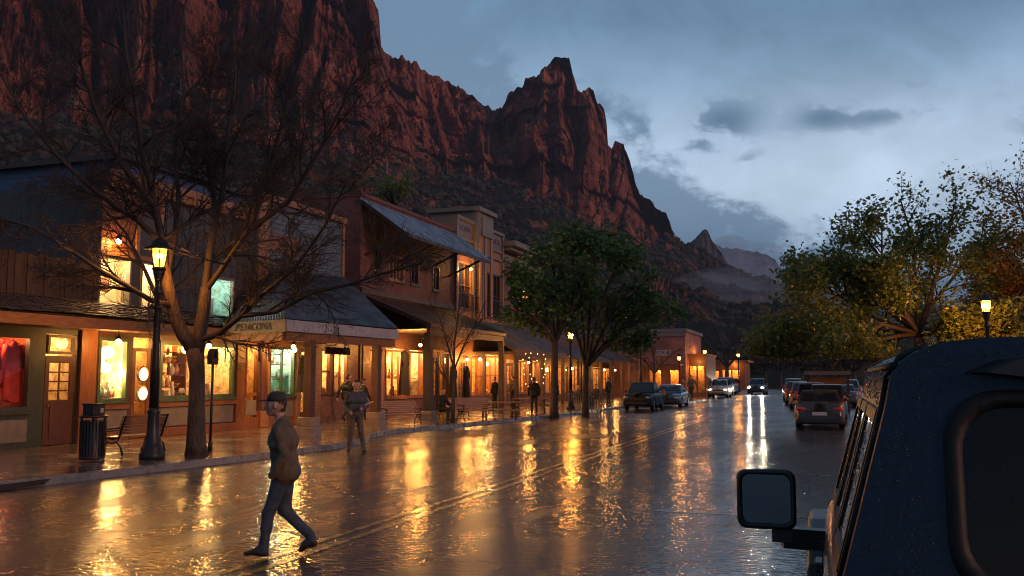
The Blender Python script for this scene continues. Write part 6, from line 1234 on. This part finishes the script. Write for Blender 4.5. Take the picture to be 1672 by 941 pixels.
mb = MB(); mb.prism([(6.9,.55),(6.9,1.24),(7.2,1.235),(8.2,1.16),(8.35,1.08),(8.35,.6)],'x',JC-.66,JC+.66); mb.build('hood', M['jeep_paint'], J, jb, .04)
mb = MB(); gx_ = JC-.7
mb.add([(JC-.82,6.52,1.29),(JC+.82,6.52,1.29),(JC+.7,6.36,1.90),(JC-.7,6.36,1.90)],[(0,1,2,3)]); mb.build('windscreen', M['glass_dark'], J, jb)
for sgn in (-1,1):
    mb = MB(); prof = [(6.95,.78),(7.0,.96),(7.16,1.10),(7.35,1.14),(7.75,1.14),(7.95,1.08),(8.1,.94),(8.14,.8)]
    for i in range(len(prof)-1): (a,b),(c,d) = prof[i],prof[i+1]; mb.add([(JC+sgn*.64,a,b),(JC+sgn*1.1,a,b-.02),(JC+sgn*1.12,a,b-.07),(JC+sgn*.64,a,b-.07),(JC+sgn*.64,c,d),(JC+sgn*1.1,c,d-.02),(JC+sgn*1.12,c,d-.07),(JC+sgn*.64,c,d-.07)],[(0,1,5,4),(1,2,6,5),(2,3,7,6)],0,False)
    mb.build('fender', M['plastic_black'], J, jb, .01)
    for yy in (7.55,5.0):
        if yy == 5.0: 
            f2 = MB(); f2.prism([(4.5,.6),(4.55,.85),(4.75,1.0),(5.25,1.0),(5.45,.85),(5.5,.6)],'x',JC+sgn*1.0,JC+sgn*1.1); f2.build('fender', M['plastic_black'], J, jb, .02)
        c = (JC+sgn*.9,yy,.41); mb = MB(); mb.lathe([(.25,-.13),(.39,-.12),(.41,-.07),(.41,.07),(.39,.12),(.25,.13)],24,c,axis='x'); wh = mb.build('wheel', M['rubber'], J, jb); mb = MB(); mb.lathe([(.27,.12*sgn),(.24,.08*sgn),(.06,.1*sgn)] if sgn < 0 else [(.06,.1),(.24,.08),(.27,.12)],16,c,axis='x'); mb.build('rim', M['paint_grey'], wh, jb)
mm = AD(1251,815,4.3); hw,hh = .132,.136
mb = MB(); pr = rrect(mm[0]-hw,mm[0]+hw,mm[2]-hh,mm[2]+hh,.045,5)
k_ = len(pr); mb.add([(x,mm[1],z) for x,z in pr]+[(x+(mm[0]-x)*.06,mm[1]+.06,z+(mm[2]-z)*.06) for x,z in pr]+[(x+(mm[0]-x)*.35,mm[1]+.13,z+(mm[2]-z)*.35) for x,z in pr]+[(x+(mm[0]-x)*.15,mm[1]-.012,z+(mm[2]-z)*.15) for x,z in pr]+[(x+(mm[0]-x)*.19,mm[1]+.012,z+(mm[2]-z)*.19) for x,z in pr],
 [(k,(k+1)%k_,(k+1)%k_+k_,k+k_) for k in range(k_)]+[(k+k_,(k+1)%k_+k_,(k+1)%k_+2*k_,k+2*k_) for k in range(k_)]+[tuple(range(2*k_,3*k_))]+[(k+3*k_,(k+1)%k_+3*k_,(k+1)%k_,k) for k in range(k_)]+[(k+4*k_,(k+1)%k_+4*k_,(k+1)%k_+3*k_,k+3*k_) for k in range(k_)],0,True)
mb.box(mm[0]+.02,mm[0]+.11,mm[1]+.02,mm[1]+.1,mm[2]-hh-.06,mm[2]-hh+.03); mb.beam((mm[0]+.065,mm[1]+.06,mm[2]-hh-.04),(JC-1.0,mm[1]+.1,mm[2]-hh-.05),.09,.08,up=(0,1,0)); mi_ = mb.build('mirror', M['plastic_black'], J, jb)
mb = MB(); pg = [(x+(mm[0]-x)*.19,mm[1]+.006,z+(mm[2]-z)*.19) for x,z in pr]; mb.add(pg,[tuple(range(k_))]); M['mirror_glass'] = mat('mirror_glass', (.15,.18,.21), None, 3, .16, metal=1., bump=.15, bscale=120, bdist=.004); mb.build('mirror_glass', M['mirror_glass'], mi_, jb)
# rain drops on the jeep
R.seed(77); mb = MB()
def drop(c, nrm, r):
    nrm = Vector(nrm).normalized(); u = nrm.orthogonal().normalized(); v = nrm.cross(u); k = 6; vs = []
    for i,(rr_,hh_) in enumerate(((1,0),(.8,.35),(.4,.55))): vs += [Vector(c)+(u*math.cos(2*PI*j/k)+v*math.sin(2*PI*j/k))*r*rr_+nrm*r*hh_ for j in range(k)]
    vs.append(Vector(c)+nrm*r*.6); mb.add(vs,[(i*k+j,i*k+(j+1)%k,(i+1)*k+(j+1)%k,(i+1)*k+j) for i in range(2) for j in range(k)]+[(2*k+j,2*k+(j+1)%k,3*k) for j in range(k)],0,True)
for i in range(900):
    z = R.uniform(1.3,1.97); hwz = jsec(z); x = JC-hwz+.01+abs(R.gauss(0,.28)); inn = rw0-.03 < x < rw1+.03 and rz0-.03 < z < rz1+.03
    if inn and R.random() < .6: continue
    drop((x,yr(z)-.001,z),(0,-1,.1),R.uniform(.001,.003))
for i in range(520):
    z = R.choice([R.uniform(1.3,1.95),R.uniform(1.82,1.96)]); yy = R.uniform(4.6,6.5); drop((JC-jsec(z)-.001-(.006 if 1.4 < z < 1.78 else 0),yy,z),(-1,0,.25),R.uniform(.002,.006))
for i in range(260):
    x = JC-.7+R.uniform(0,1.0); yy = R.uniform(4.75,6.2); z = float(np.interp(JC-x,[.55,.66],[2.005,1.992])); drop((x,yy,z),(0,0,1),R.uniform(.002,.006))
for i in range(120): a,b = R.uniform(-hw*.9,hw*.9),R.uniform(-hh*.9,hh*.9); drop((mm[0]+a,mm[1]-(.014 if max(abs(a)/hw,abs(b)/hh) > .82 else -.004),mm[2]+b),(0,-1,0),R.uniform(.001,.003))
M['water_drop'] = mat('water_drop', (.008,.01,.013), None, 3, .03, spec=.6, coat=.5, crough=.02); d_ = mb.build('rain_drops', M['water_drop'], J, jb); d_['kind'] = 'stuff'
# ================================================================ PEOPLE (one continuous skin grown around a skeleton)
def surfnet(F, o, h):
    nx,ny,nz = F.shape; S = F < 0; cs = {}
    for i in (0,1):
        for j in (0,1):
            for k in (0,1): cs[(i,j,k)] = F[i:nx-1+i,j:ny-1+j,k:nz-1+k]
    ins = sum((c < 0).astype(np.int8) for c in cs.values()); act = (ins > 0)&(ins < 8); idx = -np.ones(act.shape,np.int64); idx[act] = np.arange(act.sum())
    I = np.argwhere(act).astype(float); acc = np.zeros_like(I); cnt = np.zeros(len(I)); keys = list(cs)
    for a in keys:
        for ax in range(3):
            if a[ax]: continue
            b = tuple(1 if q_ == ax else a[q_] for q_ in range(3)); fa = cs[a][act]; fb = cs[b][act]; m = (fa < 0) != (fb < 0); t = np.where(m, fa/np.where(m,fa-fb,1), 0)
            p = np.zeros((len(I),3)); p[:] = a; p[:,ax] += t; acc[m] += p[m]; cnt += m
    V = (I+acc/cnt[:,None])*h+o; Fs = []
    for ax in range(3):
        A = [slice(1,n-1) for n in (nx,ny,nz)]; B = list(A); A[ax] = slice(0,(nx,ny,nz)[ax]-1); B[ax] = slice(1,(nx,ny,nz)[ax])
        s0 = S[tuple(A)]; s1 = S[tuple(B)]; e = np.argwhere(s0 != s1); fl = s0[s0 != s1]
        e = e+np.array([0 if q_ == ax else 1 for q_ in range(3)]); u,v = [(1,2),(2,0),(0,1)][ax]; d = np.eye(3,dtype=int)
        c = [e-d[u]-d[v], e-d[v], e, e-d[u]]; ids = np.stack([idx[tuple(q_.T)] for q_ in c],1); ids[~fl] = ids[~fl][:,::-1]; Fs.append(ids)
    Fs = np.concatenate(Fs); Fs = Fs[(Fs >= 0).all(1)]; return V, Fs
def body_mesh(name, caps, h, mats, parent, fold=.0035):
    # caps: (a, b, ra, rb, label, k)   label -> material
    P0 = np.array([c[0] for c in caps]+[c[1] for c in caps]); rm = max(max(c[2],c[3]) for c in caps)+.06; lo = P0.min(0)-rm; hi = P0.max(0)+rm; n = np.ceil((hi-lo)/h).astype(int)+1
    F = np.full(n, 1.0); ax = [lo[i]+h*np.arange(n[i]) for i in range(3)]
    def dist(p, c):
        a,b = np.array(c[0]),np.array(c[1]); ab = b-a; L2 = max(1e-9,ab@ab); t = np.clip(((p-a)@ab)/L2,0,1); return np.linalg.norm(p-a-t[...,None]*ab,axis=-1)-(c[2]+(c[3]-c[2])*t)
    for c in caps:
        r = max(c[2],c[3])+c[5]+2*h+.02; l = np.maximum(0,np.floor((np.minimum(c[0],c[1])-r-lo)/h).astype(int)); u = np.minimum(n,np.ceil((np.maximum(c[0],c[1])+r-lo)/h).astype(int)+1)
        g = np.stack(np.meshgrid(*[ax[i][l[i]:u[i]] for i in range(3)],indexing='ij'),-1); d = dist(g,c); sl = tuple(slice(l[i],u[i]) for i in range(3)); f = F[sl]; k = c[5]; hh_ = np.maximum(k-np.abs(f-d),0)/k; F[sl] = np.minimum(f,d)-hh_*hh_*k*.25
    gx,gy,gz = np.meshgrid(*ax,indexing='ij',sparse=True); near = np.abs(F) < .05
    I3 = np.argwhere(near); pw = lo+I3*h; F[near] += (vnoise(pw[:,0]*9,pw[:,1]*9,pw[:,2]*13,3)*fold+vnoise(pw[:,0]*22,pw[:,1]*22,pw[:,2]*17,4)*fold*.4)*np.clip((hi[2]-rm-.33-pw[:,2])/.1,0,1)*np.clip((np.abs(F[near])*0+1),0,1)
    V,Fs = surfnet(F, lo, h); D_ = np.stack([dist(V,c) for c in caps],1); lab = np.array([c[4] for c in caps])[D_.argmin(1)]; fl = lab[Fs[:,0]]
    return np_mesh(name, V, Fs, mats, parent, mi=fl, smooth=True)
SK,JK,TR,SH,HR,DK = range(6)
def hand(wr, dr, up_, out_, curl=.5, s=1., thick=1.):
    wr = np.array(wr,float); dr = np.array(dr,float)/np.linalg.norm(dr); up_ = np.array(up_,float); up_ -= dr*(dr@up_); up_ /= np.linalg.norm(up_); pl = np.cross(dr,up_)*out_   # pl: palm side
    c = [(wr, wr+dr*.07*s, .026*s, .03*s, SK, .02)]
    for i,(o,l) in enumerate(((.03,.075),(.01,.085),(-.011,.08),(-.031,.062))):
        a = wr+dr*.085*s+up_*o*s; d1 = dr*math.cos(curl*.7)+pl*math.sin(curl*.7); d2 = dr*math.cos(curl*2)+pl*math.sin(curl*2); b = a+d1*l*.55*s; e = b+d2*l*.5*s
        c += [(wr+dr*.05*s+up_*o*.8*s, a, .014*s*thick, .0105*s*thick, SK, .006),(a,b,.0105*s*thick,.0095*s*thick,SK,.004),(b,e,.0095*s*thick,.008*s*thick,SK,.004)]
    a = wr+dr*.025*s+up_*.025*s; b = a+(dr*.55+up_*.7+pl*.3)*.045*s; e = b+(dr*.85+up_*.2+pl*.4)*.035*s
    return c+[(a,b,.014*s*thick,.011*s*thick,SK,.006),(b,e,.011*s*thick,.009*s*thick,SK,.004)]
def figure(parent, mats, h=.011, lean=0., hip=(0,0,.93), tw=0., legL=None, legR=None, armL=None, armR=None, head=(0,.0,0), cap_hair=True, jacket=1.0, thick=1., handL='open', handR='open', hood=False, fold=.0035):
    """local: faces +Y, +X its right. arm = (elbow, wrist) and leg = (knee, ankle, toe) offsets in metres, absolute local points"""
    A = np.array; hx,hy,hz = hip; sh = A((hx,hy+lean*.46,hz+.47)); ca = []
    k = .045
    ca += [(A((hx-.065,hy,hz)),A((hx+.065,hy,hz)),.118,.118,TR,k),(A((hx-.05,hy-.03,hz-.02)),A((hx+.05,hy-.03,hz-.02)),.118,.118,TR,k)]
    b1 = A((hx,hy+lean*.12,hz+.13)); b2 = A((hx,hy+lean*.32,hz+.32))
    ca += [(A((hx-.085,hy,hz-.0)),A((hx+.085,hy,hz-.0)),.118*jacket,.118*jacket,JK,k),(b1-A((.085,0,0)),b1+A((.085,0,0)),.113*jacket,.113*jacket,JK,k),(b2-A((.1,0,0)),b2+A((.1,0,0)),.12*jacket,.12*jacket,JK,k),(sh-A((.13,0,.02)),sh+A((.13,0,-.02)),.082,.082,JK,k),(sh+A((0,-.02,.01)),sh+A((0,.0,.06)),.085,.062,JK,.03)]
    hd = sh+A((head[0],lean*.12+.03+head[1],.235+head[2])); ca += [(sh+A((0,lean*.05,.03)),hd+A((0,-.02,-.06)),.056,.052,SK,.03),(hd+A((0,-.012,.015)),hd+A((0,.02,.0)),.092,.086,SK,.03),(hd+A((0,.04,-.055)),hd+A((0,.055,-.075)),.055,.045,SK,.03),
        (hd+A((0,.10,.0)),hd+A((0,.118,-.032)),.012,.018,SK,.02),(hd+A((-.022,.088,-.066)),hd+A((.022,.088,-.066)),.011,.011,SK,.012),(hd+A((-.03,.088,.02)),hd+A((.03,.088,.02)),.013,.013,SK,.015)]
    for s in (-1,1): ca += [(hd+A((s*.09,-.005,.012)),hd+A((s*.094,-.012,-.025)),.016,.013,SK,.012),(hd+A((s*.032,.098,.006)),hd+A((s*.034,.098,.006)),.009,.009,DK,.004)]
    if cap_hair: ca += [(hd+A((0,-.025,.035)),hd+A((0,.012,.055)),.087,.072,HR,.008),(hd+A((0,-.045,.0)),hd+A((0,-.05,-.03)),.07,.055,HR,.02)]
    for s,arm,hm in ((-1,armL,handL),(1,armR,handR)):
        so_ = sh+A((s*.195,0,-.025)); el,wr = [A(p,float) for p in arm]; ca += [(so_,el,.062,.052,JK,.03),(el,wr,.056,.044,JK,.02)]
        if hm == 'pocket': continue
        d = wr-el; d /= np.linalg.norm(d); u_ = A((0,1.,0)) if abs(d[1]) < .7 else A((0,0,1.)); w2 = wr+d*.01
        ca += [(wr-d*.02,w2+d*.02,.03,.027,SK,.012)]; ca += hand(w2, d, u_, -s if abs(d[1]) < .7 else s, 1.05 if hm == 'grip' else .45, thick=thick)
    for s,leg in ((-1,legL),(1,legR)):
        kn,an,to = [A(p,float) for p in leg]; hp = A((hx+s*.085,hy,hz-.02)); ca += [(hp,kn,.092,.066,TR,.04),(kn,an+A((0,0,.03)),.068,.052,TR,.03),(an+A((0,-.01,-.005)),an+A((0,0,.03)),.05,.052,TR,.015)]
        dn = to-an; ca += [(an+A((0,-.035,-.045)),an+dn*.45+A((0,0,-.01)),.04,.04,SH,.02),(an+dn*.4,to,.043,.034,SH,.02)]
    return body_mesh('body', ca, h, mats, parent, fold), hd, sh
def clothes(k, c, c2=None, r=.75): M[k] = mat(k, c, c2 or [x*.6 for x in c], 14, r, bump=.25, bscale=22)
clothes('skin',(.5,.29,.2),(.44,.24,.16),.5); clothes('jacket_olive',(.14,.09,.05)); clothes('jeans_blue',(.055,.07,.095),(.032,.043,.06)); clothes('shoe_brown',(.04,.022,.014),None,.45); clothes('hair_brown',(.06,.035,.02)); clothes('cap_dark',(.045,.038,.034))
clothes('jacket_slate',(.07,.085,.11)); clothes('trousers_khaki',(.13,.095,.065)); clothes('coat_black',(.011,.01,.01)); clothes('trouser_black',(.02,.018,.018)); clothes('jacket_grey',(.12,.11,.105)); clothes('jacket_rust',(.28,.1,.04)); clothes('shoe_black',(.015,.014,.014),None,.4)
MS = lambda j,t,s='shoe_black',hr='hair_brown': [M['skin'],M[j],M[t],M[s],M[hr],M['cap_dark']]
# walker crossing the road
wx_,wy_ = GR(463,909); hd_dir = math.atan2(.326,.945)      # heading: walks towards image left
W_ = thing('person','man in a dark flat capped jacket and jeans striding across the wet road','person',(wx_,wy_,.004)); 
bd, hd, sh = figure(W_, MS('jacket_olive','jeans_blue','shoe_brown'), .0105, lean=.10, fold=.010, hip=(0,.0,.90), legL=((-.09,.14,.48),(-.09,.2,.085),(-.10,.37,.045)), legR=((.09,.03,.48),(.09,-.26,.17),(.10,-.16,.05)), armL=((-.255,-.05,1.08),(-.24,.09,.86)), armR=((.25,.02,1.08),(.23,.13,.87)), head=(0,.03,-.01), handL='pocket', handR='pocket', jacket=1.17, cap_hair=True)
mb = MB(); c = hd; mb.lathe([(.099,.045),(.106,.06),(.104,.09),(.088,.125),(.05,.146),(.01,.15)],18,(c[0],c[1]-.008,c[2]))
bt = [(c[0]+.082*math.sin(q_),c[1]+.06+.15*math.cos(q_)) for q_ in np.linspace(-1.45,1.45,11)]; mb.add([(x_,y_,c[2]+.046-.1*max(0,y_-c[1]-.1)) for x_,y_ in bt]+[(x_,y_,c[2]+.06-.1*max(0,y_-c[1]-.1)) for x_,y_ in bt],[tuple(range(10,-1,-1)),tuple(range(11,22))]+[(k,k+1,k+12,k+11) for k in range(10)]); mb.add([(c[0]-.08,c[1]+.03,c[2]+.05),(c[0]+.08,c[1]+.03,c[2]+.05),(c[0]+.08,c[1]+.09,c[2]+.056),(c[0]-.08,c[1]+.09,c[2]+.056)],[(0,1,2,3)])
mb.build('cap', M['cap_dark'], W_)
W_.rotation_euler = (0,0,math.pi-math.atan2(.945,.326)+0); W_.rotation_euler = (0,0,math.atan2(-.326,-.945)-math.pi/2)
# man standing with a rod
mx2,my2 = GR(580,739); S2 = thing('person','man in slate blue jacket and khaki trousers standing holding a thin rod','person',(mx2,my2,.004))
bd, hd, sh = figure(S2, MS('jacket_slate','trousers_khaki'), .0085, hip=(0,0,.95), legL=((-.13,.03,.5),(-.2,-.02,.085),(-.25,.12,.045)), legR=((.11,.03,.5),(.16,-.02,.085),(.19,.13,.045)), armL=((-.265,-.03,1.13),(-.15,.2,1.07)), armR=((.265,-.04,1.11),(.14,.18,1.0)), head=(0,.02,-.005), handL='grip', handR='grip', jacket=.96, fold=.006)
mb = MB(); mb.lathe([(.06,0),(.075,.05)],6,(0,0,-5)) if False else None
S2.rotation_euler = (0,0,math.atan2(-(CX-mx2),CY-my2)); S2.scale = (1.03,)*3
RT = Matrix.Rotation(S2.rotation_euler[2],4,'Z'); tw = lambda p: RT@(Vector(p)*1.03)+Vector((mx2,my2,.004))
ra,rb_ = tw((-.42,.33,1.25)),tw((.17,.27,1.01)); rd = MB(); rd.tube([ra,ra.lerp(rb_,.35)],[.012,.013],7,1); rd.tube([ra.lerp(rb_,.351),rb_],[.013,.014],7,0)
tag(rd.build('thin_rod', [M['dark_item'],M['white_item']], base=tuple(ra)),'thin dark rod with a pale end held across the body of the standing man','rod')
# walkers and loiterers under the canopies
stand = dict(hip=(0,0,.94), legL=((-.1,.03,.5),(-.11,-.02,.085),(-.13,.13,.045)), legR=((.1,.03,.5),(.12,-.02,.085),(.15,.13,.045)), armL=((-.27,-.02,1.13),(-.26,.07,.88)), armR=((.27,-.02,1.13),(.26,.07,.88)))
walk_ = dict(hip=(0,0,.91), lean=.06, legL=((-.09,.17,.5),(-.1,.25,.09),(-.11,.41,.05)), legR=((.09,.0,.49),(.09,-.33,.19),(.1,-.24,.06)), armL=((-.27,-.14,1.12),(-.25,-.24,.88)), armR=((.27,.08,1.12),(.25,.22,.92)))
sit = dict(hip=(0,0,.5), legL=((-.12,.45,.5),(-.12,.42,.085),(-.13,.58,.045)), legR=((.12,.45,.5),(.13,.42,.085),(.14,.58,.045)), armL=((-.26,.1,.68),(-.18,.32,.62)), armR=((.26,.1,.68),(.18,.32,.62)))
def person(label, px, py, rz, mats, pose, z=.144, s=1., D=None, **kw):
    x,y = GR(px,py,.14); t = thing('person',label,'person',(x,y,z),'people along the shop fronts'); figure(t, mats, .0145, thick=1.1, **{**pose,**kw}); t.rotation_euler = (0,0,rz); t.scale = (s,)*3; return t
PA = person('taller person in long black coat walking away behind the jacketed man',566,689,-.15,MS('coat_black','trouser_black'),walk_,s=1.08,jacket=1.15)
person('shorter person in dark jacket walking away behind the jacketed man',591,693,-.5,MS('coat_black','trouser_black'),walk_,s=.98)
person('dark person in a long coat left of the gold lit windows',808,668,1.2,MS('coat_black','trouser_black'),stand,jacket=1.2)
person('person in grey jacket, back turned, in front of the gold lit windows',838,664,.9,MS('jacket_grey','trouser_black'),stand,s=1.05)
person('dark person standing under the string lights by the leafy tree',872,676,.3,MS('coat_black','trouser_black'),stand)
person('dark figure waiting just right of the left leafy tree trunk',908,668,-.9,MS('coat_black','trouser_black'),stand,s=.95,jacket=1.2)
person('person sitting behind the patio railing left of the forked trunk',946,664,2.2,MS('coat_black','trouser_black'),sit)
person('person sitting behind the patio railing, right of the forked tree trunk',974,662,2.6,MS('coat_black','trouser_black'),sit,jacket=1.15)
person('seated person in a dark coat on the bench behind the thin sapling',722,688,-1.9,MS('coat_black','trouser_black'),sit)
person('person in a grey jacket and dark trousers walking on the far pavement',1130,652,2.9,MS('jacket_grey','trouser_black'),walk_,s=1.1)
person('person in a rust jacket standing left of the grey jacketed walker',1117,652,2.0,MS('jacket_rust','trouser_black'),stand,s=.92)
person('dark person under the porch just left of the parked pickup',994,661,1.2,MS('coat_black','trouser_black'),stand)
# ================================================================ CAMERA AND RENDER SETTINGS
cam = bpy.data.cameras.new('camera'); cam.sensor_width = 36; cam.lens = 1500/1672*36; cam.clip_start = .05; cam.clip_end = 12000
co = bpy.data.objects.new('camera', cam); COL.objects.link(co); co.location = (CX,CY,H); co.rotation_euler = (math.pi/2+P,0,TH); sc.camera = co
sc.view_settings.view_transform = 'Standard'; sc.view_settings.look = 'None'; sc.view_settings.exposure = 0.0; sc.view_settings.gamma = 1
c = sc.cycles; c.use_denoising = True; c.denoiser = 'OPENIMAGEDENOISE'; c.denoising_prefilter = 'ACCURATE'; c.denoising_quality = 'HIGH'; c.max_bounces = 6; c.diffuse_bounces = 3; c.glossy_bounces = 4; c.transparent_max_bounces = 12; c.transmission_bounces = 2; c.volume_bounces = 0
c.sample_clamp_indirect = 10.; c.sample_clamp_direct = 0.; c.caustics_reflective = False; c.caustics_refractive = False; c.use_light_tree = True; c.use_adaptive_sampling = True; c.adaptive_threshold = .008; c.blur_glossy = .5
c.filter_width = 1.05
